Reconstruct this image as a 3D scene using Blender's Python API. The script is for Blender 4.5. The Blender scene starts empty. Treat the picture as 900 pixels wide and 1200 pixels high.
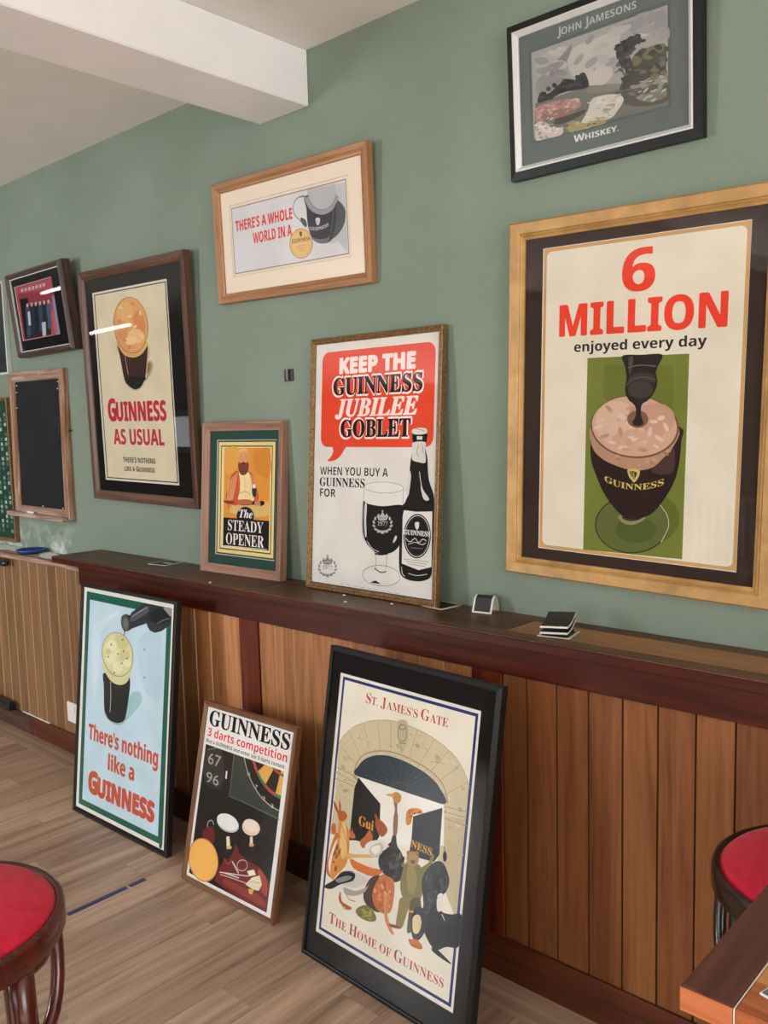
import bpy, bmesh, math, random
from mathutils import Matrix, Vector
random.seed(7)
S = bpy.context.scene
COL = S.collection
R = math.radians

# ------------------------------------------------------------------ camera
YAW, PITCH, ROLL = 0.740759794, -0.104858613, -0.0261188223
cam = bpy.data.cameras.new('camera')
cam.sensor_fit = 'VERTICAL'; cam.sensor_height = 36.0; cam.lens = 1025.8 / 1200 * 36
cam.clip_start = 0.02
camo = bpy.data.objects.new('camera', cam); COL.objects.link(camo)
fw_ = Vector((-math.sin(YAW) * math.cos(PITCH), math.cos(YAW) * math.cos(PITCH), math.sin(PITCH)))
r0 = Vector((math.cos(YAW), math.sin(YAW), 0)); u0 = r0.cross(fw_)
rr = r0 * math.cos(ROLL) + u0 * math.sin(ROLL); uu = -r0 * math.sin(ROLL) + u0 * math.cos(ROLL)
m3 = Matrix((rr, uu, -fw_)).transposed()
camo.matrix_world = Matrix.Translation((0, 0, 1.376)) @ m3.to_4x4()
S.camera = camo

# ------------------------------------------------------------------ world, lights, exposure
w = bpy.data.worlds.new('world'); S.world = w; w.use_nodes = True
w.node_tree.nodes['Background'].inputs[0].default_value = (0.75, 0.85, 1.0, 1)
w.node_tree.nodes['Background'].inputs[1].default_value = 0.6
def area(name, loc, rot, sx, sy, power, col):
    l = bpy.data.lights.new(name, 'AREA'); l.shape = 'RECTANGLE'; l.size = sx; l.size_y = sy
    l.energy = power; l.color = col
    o = bpy.data.objects.new(name, l); COL.objects.link(o); o.location = loc; o.rotation_euler = rot
    return o
DAY = (0.93, 0.97, 1.0)
# daylight coming in through the windows of the opposite wall and of the end wall
area('window_light_left', (-5.12, -3.12, 1.45), (R(90), 0, 0), .85, 1.5, 150, DAY)
area('window_light_near', (-1.1, -3.12, 1.35), (R(90), 0, 0), 1.8, 1.9, 55, DAY)
area('window_light_end', (3.42, -.9, 1.45), (R(90), 0, R(90)), 2.4, 1.9, 135, DAY)
area('window_light_far', (-9.75, -3.12, 1.05), (R(90), 0, 0), .5, .4, 2.0, DAY)
# added spot onto the floor behind the camera; its bounce brightens ceiling and beam
sl = bpy.data.lights.new('floor_bounce_fill', 'SPOT'); sl.energy = 9500; sl.spot_size = R(42); sl.spot_blend = .15; sl.shadow_soft_size = .03; sl.color = (.97, .98, 1.0)
so_ = bpy.data.objects.new('floor_bounce_fill', sl); COL.objects.link(so_); so_.location = (-.9, -3.05, 2.25)
so_.rotation_euler = (Vector((1.3, -1.2, 0)) - Vector((-.9, -3.05, 2.25))).to_track_quat('-Z', 'Y').to_euler()
S.view_settings.view_transform = 'Standard'; S.view_settings.look = 'None'
S.view_settings.gamma = 1.0; S.view_settings.use_curve_mapping = False
S.view_settings.exposure = -0.08
S.cycles.use_denoising = True
S.cycles.max_bounces = 8
S.cycles.sample_clamp_indirect = 6

# ------------------------------------------------------------------ materials
def lin(h):
    v = [int(h[i:i + 2], 16) / 255 for i in (0, 2, 4)]
    return [c / 12.92 if c <= .04045 else ((c + .055) / 1.055) ** 2.4 for c in v]
def newmat(name, rough=.6, metal=0, spec=.5):
    m = bpy.data.materials.new(name); m.use_nodes = True; n = m.node_tree.nodes; l = m.node_tree.links
    b = n['Principled BSDF']; b.inputs['Roughness'].default_value = rough; b.inputs['Metallic'].default_value = metal
    b.inputs['Specular IOR Level'].default_value = spec
    return m, n, l, b
def coords(n, l, scale, rnd=False):
    t = n.new('ShaderNodeTexCoord'); mp = n.new('ShaderNodeMapping'); mp.inputs['Scale'].default_value = scale
    l.new(t.outputs['Object'], mp.inputs[0])
    if rnd:
        oi = n.new('ShaderNodeObjectInfo'); c = n.new('ShaderNodeMath'); c.operation = 'MULTIPLY'; c.inputs[1].default_value = 37.0
        l.new(oi.outputs['Random'], c.inputs[0]); l.new(c.outputs[0], mp.inputs['Location'])
    return mp
def noise(n, l, vec, scale, detail=3, rough=.55, dist=0):
    t = n.new('ShaderNodeTexNoise'); t.inputs['Scale'].default_value = scale; t.inputs['Detail'].default_value = detail
    t.inputs['Roughness'].default_value = rough; t.inputs['Distortion'].default_value = dist
    l.new(vec.outputs[0], t.inputs['Vector']); return t
def ramp(n, l, fac, stops):
    r = n.new('ShaderNodeValToRGB'); e = r.color_ramp.elements
    while len(e) < len(stops): e.new(.5)
    for k, (p, h) in enumerate(stops): e[k].position = p; e[k].color = (*lin(h), 1)
    l.new(fac, r.inputs[0]); return r
def mixc(n, l, fac, a, b, mode='MIX'):
    x = n.new('ShaderNodeMixRGB'); x.blend_type = mode
    for sock, v in ((0, fac), (1, a), (2, b)):
        if hasattr(v, 'links'): l.new(v, x.inputs[sock])
        elif isinstance(v, (int, float)): x.inputs[sock].default_value = v
        else: x.inputs[sock].default_value = (*lin(v), 1)
    return x
def bump(n, l, b, h, strength, dist):
    bp = n.new('ShaderNodeBump'); bp.inputs['Strength'].default_value = strength; bp.inputs['Distance'].default_value = dist
    l.new(h, bp.inputs['Height']); l.new(bp.outputs[0], b.inputs['Normal'])
def wood(name, dark, mid, light, axis='z', rough=.4, spec=.4, vary=.35, fine=1.0, coat=0, st=(.42, .62, .86)):
    m, n, l, b = newmat(name, rough, 0, spec)
    s = {'x': (1.2, 22, 22), 'y': (22, 1.2, 22), 'z': (22, 22, 1.2)}[axis]
    mp = coords(n, l, [v * fine for v in s], True)
    n1 = noise(n, l, mp, 1.0, 5, .6, 1.4); n2 = noise(n, l, mp, 5.5, 3, .6, .3)
    ad = n.new('ShaderNodeMath'); ad.operation = 'MULTIPLY_ADD'; ad.inputs[1].default_value = .35
    l.new(n2.outputs[0], ad.inputs[0]); l.new(n1.outputs[0], ad.inputs[2])
    r = ramp(n, l, ad.outputs[0], [(st[0], dark), (st[1], mid), (st[2], light)])
    oi = n.new('ShaderNodeObjectInfo'); hs = n.new('ShaderNodeHueSaturation')
    mr = n.new('ShaderNodeMapRange'); mr.inputs['To Min'].default_value = 1 - vary; mr.inputs['To Max'].default_value = 1 + vary * .6
    l.new(oi.outputs['Random'], mr.inputs[0]); l.new(mr.outputs[0], hs.inputs['Value']); l.new(r.outputs[0], hs.inputs['Color'])
    l.new(hs.outputs[0], b.inputs['Base Color'])
    if coat: b.inputs['Coat Weight'].default_value = coat; b.inputs['Coat Roughness'].default_value = .18
    bump(n, l, b, ad.outputs[0], .25, .0006)
    return m
def plain(name, h, rough=.5, metal=0, spec=.5, var=None, vs=30, bmp=0):
    m, n, l, b = newmat(name, rough, metal, spec)
    b.inputs['Base Color'].default_value = (*lin(h), 1)
    if var or bmp:
        mp = coords(n, l, (1, 1, 1)); t = noise(n, l, mp, vs, 4, .6)
        if var:
            r = ramp(n, l, t.outputs[0], [(.3, h), (.72, var)]); l.new(r.outputs[0], b.inputs['Base Color'])
        if bmp: bump(n, l, b, t.outputs[0], .5, bmp)
    return m
M = {}
# the print inks: one paper material, the colour comes from the printed shapes
m, n, l, b = newmat('printed_paper', .7, 0, .08)
at = n.new('ShaderNodeVertexColor'); at.layer_name = 'ink'
mp = coords(n, l, (1, 1, 1)); t = noise(n, l, mp, 9, 3)
r = ramp(n, l, t.outputs[0], [(.3, 'f2f2f2'), (.7, 'ffffff')])
l.new(mixc(n, l, 1.0, at.outputs[0], r.outputs[0], 'MULTIPLY').outputs[0], b.inputs['Base Color'])
M['print'] = m
# thin picture glass
m, n, l, b = newmat('picture_glass', .02); n.remove(b)
out = n['Material Output']; tr = n.new('ShaderNodeBsdfTransparent'); gl = n.new('ShaderNodeBsdfGlossy'); gl.inputs['Roughness'].default_value = .02
lw = n.new('ShaderNodeLayerWeight'); lw.inputs[0].default_value = .5; mx = n.new('ShaderNodeMixShader')
pw = n.new('ShaderNodeMath'); pw.operation = 'POWER'; pw.inputs[1].default_value = 5; l.new(lw.outputs['Facing'], pw.inputs[0])
ma = n.new('ShaderNodeMath'); ma.operation = 'MULTIPLY_ADD'; ma.inputs[1].default_value = .97; ma.inputs[2].default_value = .021; l.new(pw.outputs[0], ma.inputs[0])
l.new(ma.outputs[0], mx.inputs[0]); l.new(tr.outputs[0], mx.inputs[1]); l.new(gl.outputs[0], mx.inputs[2]); l.new(mx.outputs[0], out.inputs[0])
M['glass'] = m
# green painted wall with fine roughness and chalk dust low on the left
m, n, l, b = newmat('green_wall_paint', .6, 0, .35)
mp = coords(n, l, (1, 1, 1)); t = noise(n, l, mp, 2.2, 4); t2 = noise(n, l, mp, 160, 3)
r = ramp(n, l, t.outputs[0], [(.3, '728070'), (.7, '7d8b7d')])
g = n.new('ShaderNodeTexCoord'); sx = n.new('ShaderNodeSeparateXYZ'); l.new(g.outputs['Object'], sx.inputs[0])
def band(sock, a, b_, soft):
    m1 = n.new('ShaderNodeMapRange'); m1.inputs[1].default_value = a; m1.inputs[2].default_value = a + soft; l.new(sock, m1.inputs[0])
    m2 = n.new('ShaderNodeMapRange'); m2.inputs[1].default_value = b_; m2.inputs[2].default_value = b_ - soft; l.new(sock, m2.inputs[0])
    q = n.new('ShaderNodeMath'); q.operation = 'MULTIPLY'; l.new(m1.outputs[0], q.inputs[0]); l.new(m2.outputs[0], q.inputs[1]); return q.outputs[0]
bx_ = band(sx.outputs[0], -4.6, -3.45, .15); bz_ = band(sx.outputs[2], .70, .97, .12)
t3 = noise(n, l, mp, 9, 6, .7); c3 = n.new('ShaderNodeMapRange'); c3.inputs[1].default_value = .45; c3.inputs[2].default_value = .72; l.new(t3.outputs[0], c3.inputs[0])
q1 = n.new('ShaderNodeMath'); q1.operation = 'MULTIPLY'; l.new(bx_, q1.inputs[0]); l.new(bz_, q1.inputs[1])
q2 = n.new('ShaderNodeMath'); q2.operation = 'MULTIPLY'; l.new(q1.outputs[0], q2.inputs[0]); l.new(c3.outputs[0], q2.inputs[1])
l.new(mixc(n, l, q2.outputs[0], r.outputs[0], 'd8e0d8').outputs[0], b.inputs['Base Color'])
bump(n, l, b, t2.outputs[0], .5, .0012)
M['green'] = m
M['ceiling'] = plain('ceiling_paint', 'e6e4e0', .8, var='ebe9e6', vs=6)
M['beam'] = plain('beam_white_paint', 'f2f2f4', .45, var='f8f8f9', vs=5, bmp=.0015)
M['cream_wall'] = plain('cream_wall_paint', '7d7060', .7)
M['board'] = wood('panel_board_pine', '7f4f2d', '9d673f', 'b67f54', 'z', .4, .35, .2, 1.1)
M['board_right'] = wood('panel_board_darker', '5f371d', '7a4a2a', '8d5b36', 'z', .4, .3, .14, 1.1)  # browner varnish, also darkened to carry the dimmer light at the right
M['bevel'] = plain('bevel_painted_light', 'b98e63', .5)  # light caught on the left bays' bevels, put into the colour
M['bevel_dark'] = plain('bevel_painted_shade', '583319', .6)  # same bevels in the right bays, their shade put into the colour
M['board_grey'] = wood('panel_board_aged', '65492f', '7d5c3d', '8f6f4e', 'z', .42, .4, .2, .8)
M['mahogany'] = wood('mahogany_stain', '260a05', '3c130a', '56210f', 'x', .34, .3, .1, .7)
M['post'] = wood('mahogany_stain_post', '3f160b', '582211', '6f311b', 'z', .36, .3, .1, .8)
M['shelf_dark'] = wood('shelf_dark_oak', '35201a', '4f3425', '684833', 'x', .42, .25, .15, .8)
M['shelf_cross'] = wood('shelf_dark_oak_cross', '33201a', '46291c', '583725', 'y', .42, .25, .15, .8)
M['shelf_gold'] = wood('shelf_golden_veneer', '6f4521', '8a5b30', '9c6f3e', 'x', .34, .35, .1, .5)
M['skirting'] = wood('skirting_mahogany', '3a1a0f', '4d2415', '62301d', 'x', .4, .4, .1, .7)
M['plank'] = wood('laminate_plank', '836b58', 'a58974', 'bea38c', 'y', .36, .4, .17, .7, st=(.45, .63, .84))
M['plank_x'] = wood('laminate_border_plank', '836b58', 'a58974', 'bba08a', 'x', .36, .4, .12, .55)
m, n, l, b = newmat('distant_laminate', .4)
mp = coords(n, l, (1, 1, 1)); br = n.new('ShaderNodeTexBrick'); l.new(mp.outputs[0], br.inputs[0]); mp.inputs['Rotation'].default_value = (0, 0, R(90))
br.inputs['Scale'].default_value = 1; br.inputs['Brick Width'].default_value = 1.2; br.inputs['Row Height'].default_value = .1215; br.inputs['Mortar Size'].default_value = .001
br.inputs['Color1'].default_value = (*lin('a28c76'), 1); br.inputs['Color2'].default_value = (*lin('927c68'), 1); br.inputs['Mortar'].default_value = (*lin('5a4636'), 1)
l.new(br.outputs[0], b.inputs['Base Color'])
M['far_floor'] = m
M['groove'] = plain('groove_shadow_wood', '3a2413', .7)
M['white_plastic'] = plain('white_plastic', 'e6e4e0', .35)
M['black_paint'] = plain('black_frame_paint', '17171a', .3, spec=.5)
M['black_satin'] = plain('black_satin_frame', '141516', .4, spec=.3, var='191a1b', vs=40)
M['black_card'] = plain('black_mount_card', '171617', .8, spec=.06)
M['brown_card'] = plain('dark_brown_mount_card', '362a26', .8, spec=.06)
M['slate_card'] = plain('grey_green_mount_card', '5a6462', .8, spec=.2)
M['cream_card'] = plain('cream_mount_card', 'e6d6c4', .8, spec=.2)
M['green_card'] = plain('dark_green_mount_card', '25443b', .75, spec=.2)
M['gold'] = plain('old_gold_leaf', 'bd945a', .45, .2, .5, var='96703c', vs=14, bmp=.0008)
M['gold_dark'] = plain('gilt_with_wear', '9a774c', .4, .3, .5, var='4e3522', vs=160)
M['silver'] = plain('silver_slip', 'd2d4d4', .35, .2)
M['chrome'] = plain('chrome_metal', 'c8c8c8', .15, 1)
M['oak_x'] = wood('light_oak_frame', '80532f', '9a6c45', 'ab8058', 'x', .42, .4, .05, 1.6)
M['oak_z'] = wood('light_oak_frame_upright', '80532f', '9a6c45', 'ab8058', 'z', .42, .4, .05, 1.6)
M['walnut_x'] = wood('walnut_frame', '35211a', '523628', '6c4c3c', 'x', .33, .5, .05, 1.4)
M['walnut_z'] = wood('walnut_frame_upright', '35211a', '523628', '6c4c3c', 'z', .33, .5, .05, 1.4)
M['rose_x'] = wood('pinkish_wood_frame', '6d4a3c', '8d6755', 'a47e6c', 'x', .5, .35, .05, 2)
M['rose_z'] = wood('pinkish_wood_frame_upright', '6d4a3c', '8d6755', 'a47e6c', 'z', .5, .35, .05, 2)
M['umber_x'] = wood('dark_ribbed_frame', '2f211b', '44312a', '5c443a', 'x', .4, .4, .05, 1.6)
M['umber_z'] = wood('dark_ribbed_frame_upright', '2f211b', '44312a', '5c443a', 'z', .4, .4, .05, 1.6)
M['russet_x'] = wood('russet_frame', '4f3222', '71492f', '8b6142', 'x', .35, .5, .05, 1.6)
M['russet_z'] = wood('russet_frame_upright', '4f3222', '71492f', '8b6142', 'z', .35, .5, .05, 1.6)
M['worn_x'] = wood('worn_painted_wood', '6a4a3c', '876555', 'b5a094', 'x', .6, .3, .05, 1.4)
M['worn_z'] = wood('worn_painted_wood_upright', '71482f', '8d6349', 'b9a494', 'z', .6, .3, .05, 1.4)
M['slate'] = plain('chalkboard_slate', '14181a', .7, spec=.2, var='1d2223', vs=6)
M['chalk'] = plain('white_chalk', 'dfe3e0', .9)
M['red_velvet'] = plain('red_velvet', 'bd1533', .85, spec=.2, var='cc2340', vs=60, bmp=.0006)
M['red_velvet'].node_tree.nodes['Principled BSDF'].inputs['Sheen Weight'].default_value = .1
M['bentwood'] = wood('dark_red_bentwood', '30100a', '44170e', '561f14', 'z', .25, .45, .05, .8, .25)
M['bentwood_dark'] = wood('near_black_bentwood', '160d0a', '211410', '2c1c16', 'z', .25, .5, .05, .8, .3)
M['table_dark'] = wood('table_dark_border', '3b1d16', '522a21', '683a2e', 'y', .4, .45, .1, .9)
M['table_red'] = wood('table_reddish_edge', '8a4526', 'a55c36', 'bd744a', 'x', .5, .35, .1, 1.2)
M['table_gold'] = wood('table_golden_veneer', '8d5a2c', 'ad7840', 'c08c54', 'x', .35, .45, .1, .9)
M['blue'] = plain('blue_plastic', '22447f', .45)
M['tape'] = plain('blue_tape', '2a2f66', .5)
M['coaster_black'] = plain('black_card_coaster', '22211f', .6)
M['coaster_white'] = plain('white_card_edge', 'd9d4c8', .7)
M['card_grey'] = plain('slate_grey_card', '5d6672', .45)
M['radiator'] = plain('white_radiator_enamel', 'd8d8d4', .3)
m, n, l, b = newmat('tube_glow', .5); b.inputs['Emission Color'].default_value = (1, .97, .9, 1); b.inputs['Emission Strength'].default_value = 14
M['tube'] = m

# ------------------------------------------------------------------ mesh helpers
def link(name, bm_or_me, mats=(), parent=None, smooth=False):
    if isinstance(bm_or_me, bmesh.types.BMesh):
        me = bpy.data.meshes.new(name); bm_or_me.to_mesh(me); bm_or_me.free()
    else: me = bm_or_me
    if not me.materials:
        for m in (mats if isinstance(mats, (list, tuple)) else [mats]): me.materials.append(m)
    if smooth:
        for p in me.polygons: p.use_smooth = True
    o = bpy.data.objects.new(name, me); COL.objects.link(o); o.parent = parent
    return o
def empty(name, loc=(0, 0, 0), rot=None):
    o = bpy.data.objects.new(name, None); COL.objects.link(o); o.location = loc; o.empty_display_size = .05
    if rot: o.rotation_euler = rot
    return o
def tag(o, label=None, cat=None, group=None, kind=None):
    for k, v in (('label', label), ('category', cat), ('group', group), ('kind', kind)):
        if v: o[k] = v
    return o
def add_box(bm, x0, x1, y0, y1, z0, z1, bev=0, mi=0):
    vs = [bm.verts.new(p) for p in ((x0, y0, z0), (x1, y0, z0), (x1, y1, z0), (x0, y1, z0), (x0, y0, z1), (x1, y0, z1), (x1, y1, z1), (x0, y1, z1))]
    fs = [bm.faces.new([vs[i] for i in f]) for f in ((3, 2, 1, 0), (4, 5, 6, 7), (0, 1, 5, 4), (1, 2, 6, 5), (2, 3, 7, 6), (3, 0, 4, 7))]
    for f in fs: f.material_index = mi
    if bev:
        es = list({e for f in fs for e in f.edges}); bmesh.ops.bevel(bm, geom=es, offset=bev, segments=1, affect='EDGES', material=mi)
    return fs
def box(name, x0, x1, y0, y1, z0, z1, mat, parent=None, bev=0):
    bm = bmesh.new(); add_box(bm, x0, x1, y0, y1, z0, z1, bev)
    return link(name, bm, mat, parent)
def lathe(bm, prof, seg=32, cx=0, cy=0):
    rings = []
    for r_, z in prof:
        if r_ < 1e-6: rings.append([bm.verts.new((cx, cy, z))])
        else: rings.append([bm.verts.new((cx + r_ * math.cos(2 * math.pi * k / seg), cy + r_ * math.sin(2 * math.pi * k / seg), z)) for k in range(seg)])
    for a, b_ in zip(rings, rings[1:]):
        for k in range(seg):
            q = [a[k % len(a)], a[(k + 1) % len(a)], b_[(k + 1) % len(b_)], b_[k % len(b_)]]
            u = []
            for v in q:
                if v not in u: u.append(v)
            if len(u) > 2: bm.faces.new(u)
def tube(bm, pts, rad, seg=10):
    pts = [Vector(p) for p in pts]; rad = rad if isinstance(rad, (list, tuple)) else [rad] * len(pts)
    ref = None; rings = []
    for i, p in enumerate(pts):
        d = (pts[min(i + 1, len(pts) - 1)] - pts[max(i - 1, 0)]).normalized()
        if ref is None: ref = d.orthogonal().normalized()
        ref = (ref - d * ref.dot(d)).normalized(); s2 = d.cross(ref)
        rings.append([bm.verts.new(p + (ref * math.cos(2 * math.pi * k / seg) + s2 * math.sin(2 * math.pi * k / seg)) * rad[i]) for k in range(seg)])
    for a, b_ in zip(rings, rings[1:]):
        for k in range(seg): bm.faces.new([a[k], a[(k + 1) % seg], b_[(k + 1) % seg], b_[k]])
    bm.faces.new(rings[0][::-1]); bm.faces.new(rings[-1])
def catmull(pts, n=5, closed=True):
    out = []; L = len(pts)
    rng = range(L) if closed else range(L - 1)
    for i in rng:
        if closed: p0, p1, p2, p3 = pts[i - 1], pts[i], pts[(i + 1) % L], pts[(i + 2) % L]
        else: p0, p1, p2, p3 = pts[max(i - 1, 0)], pts[i], pts[i + 1], pts[min(i + 2, L - 1)]
        for k in range(n):
            t = k / n
            out.append(tuple(.5 * ((2 * p1[j]) + (p2[j] - p0[j]) * t + (2 * p0[j] - 5 * p1[j] + 4 * p2[j] - p3[j]) * t * t + (3 * p1[j] - p0[j] - 3 * p2[j] + p3[j]) * t ** 3) for j in range(len(pts[0]))))
    if not closed: out.append(tuple(pts[-1]))
    return out

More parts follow.
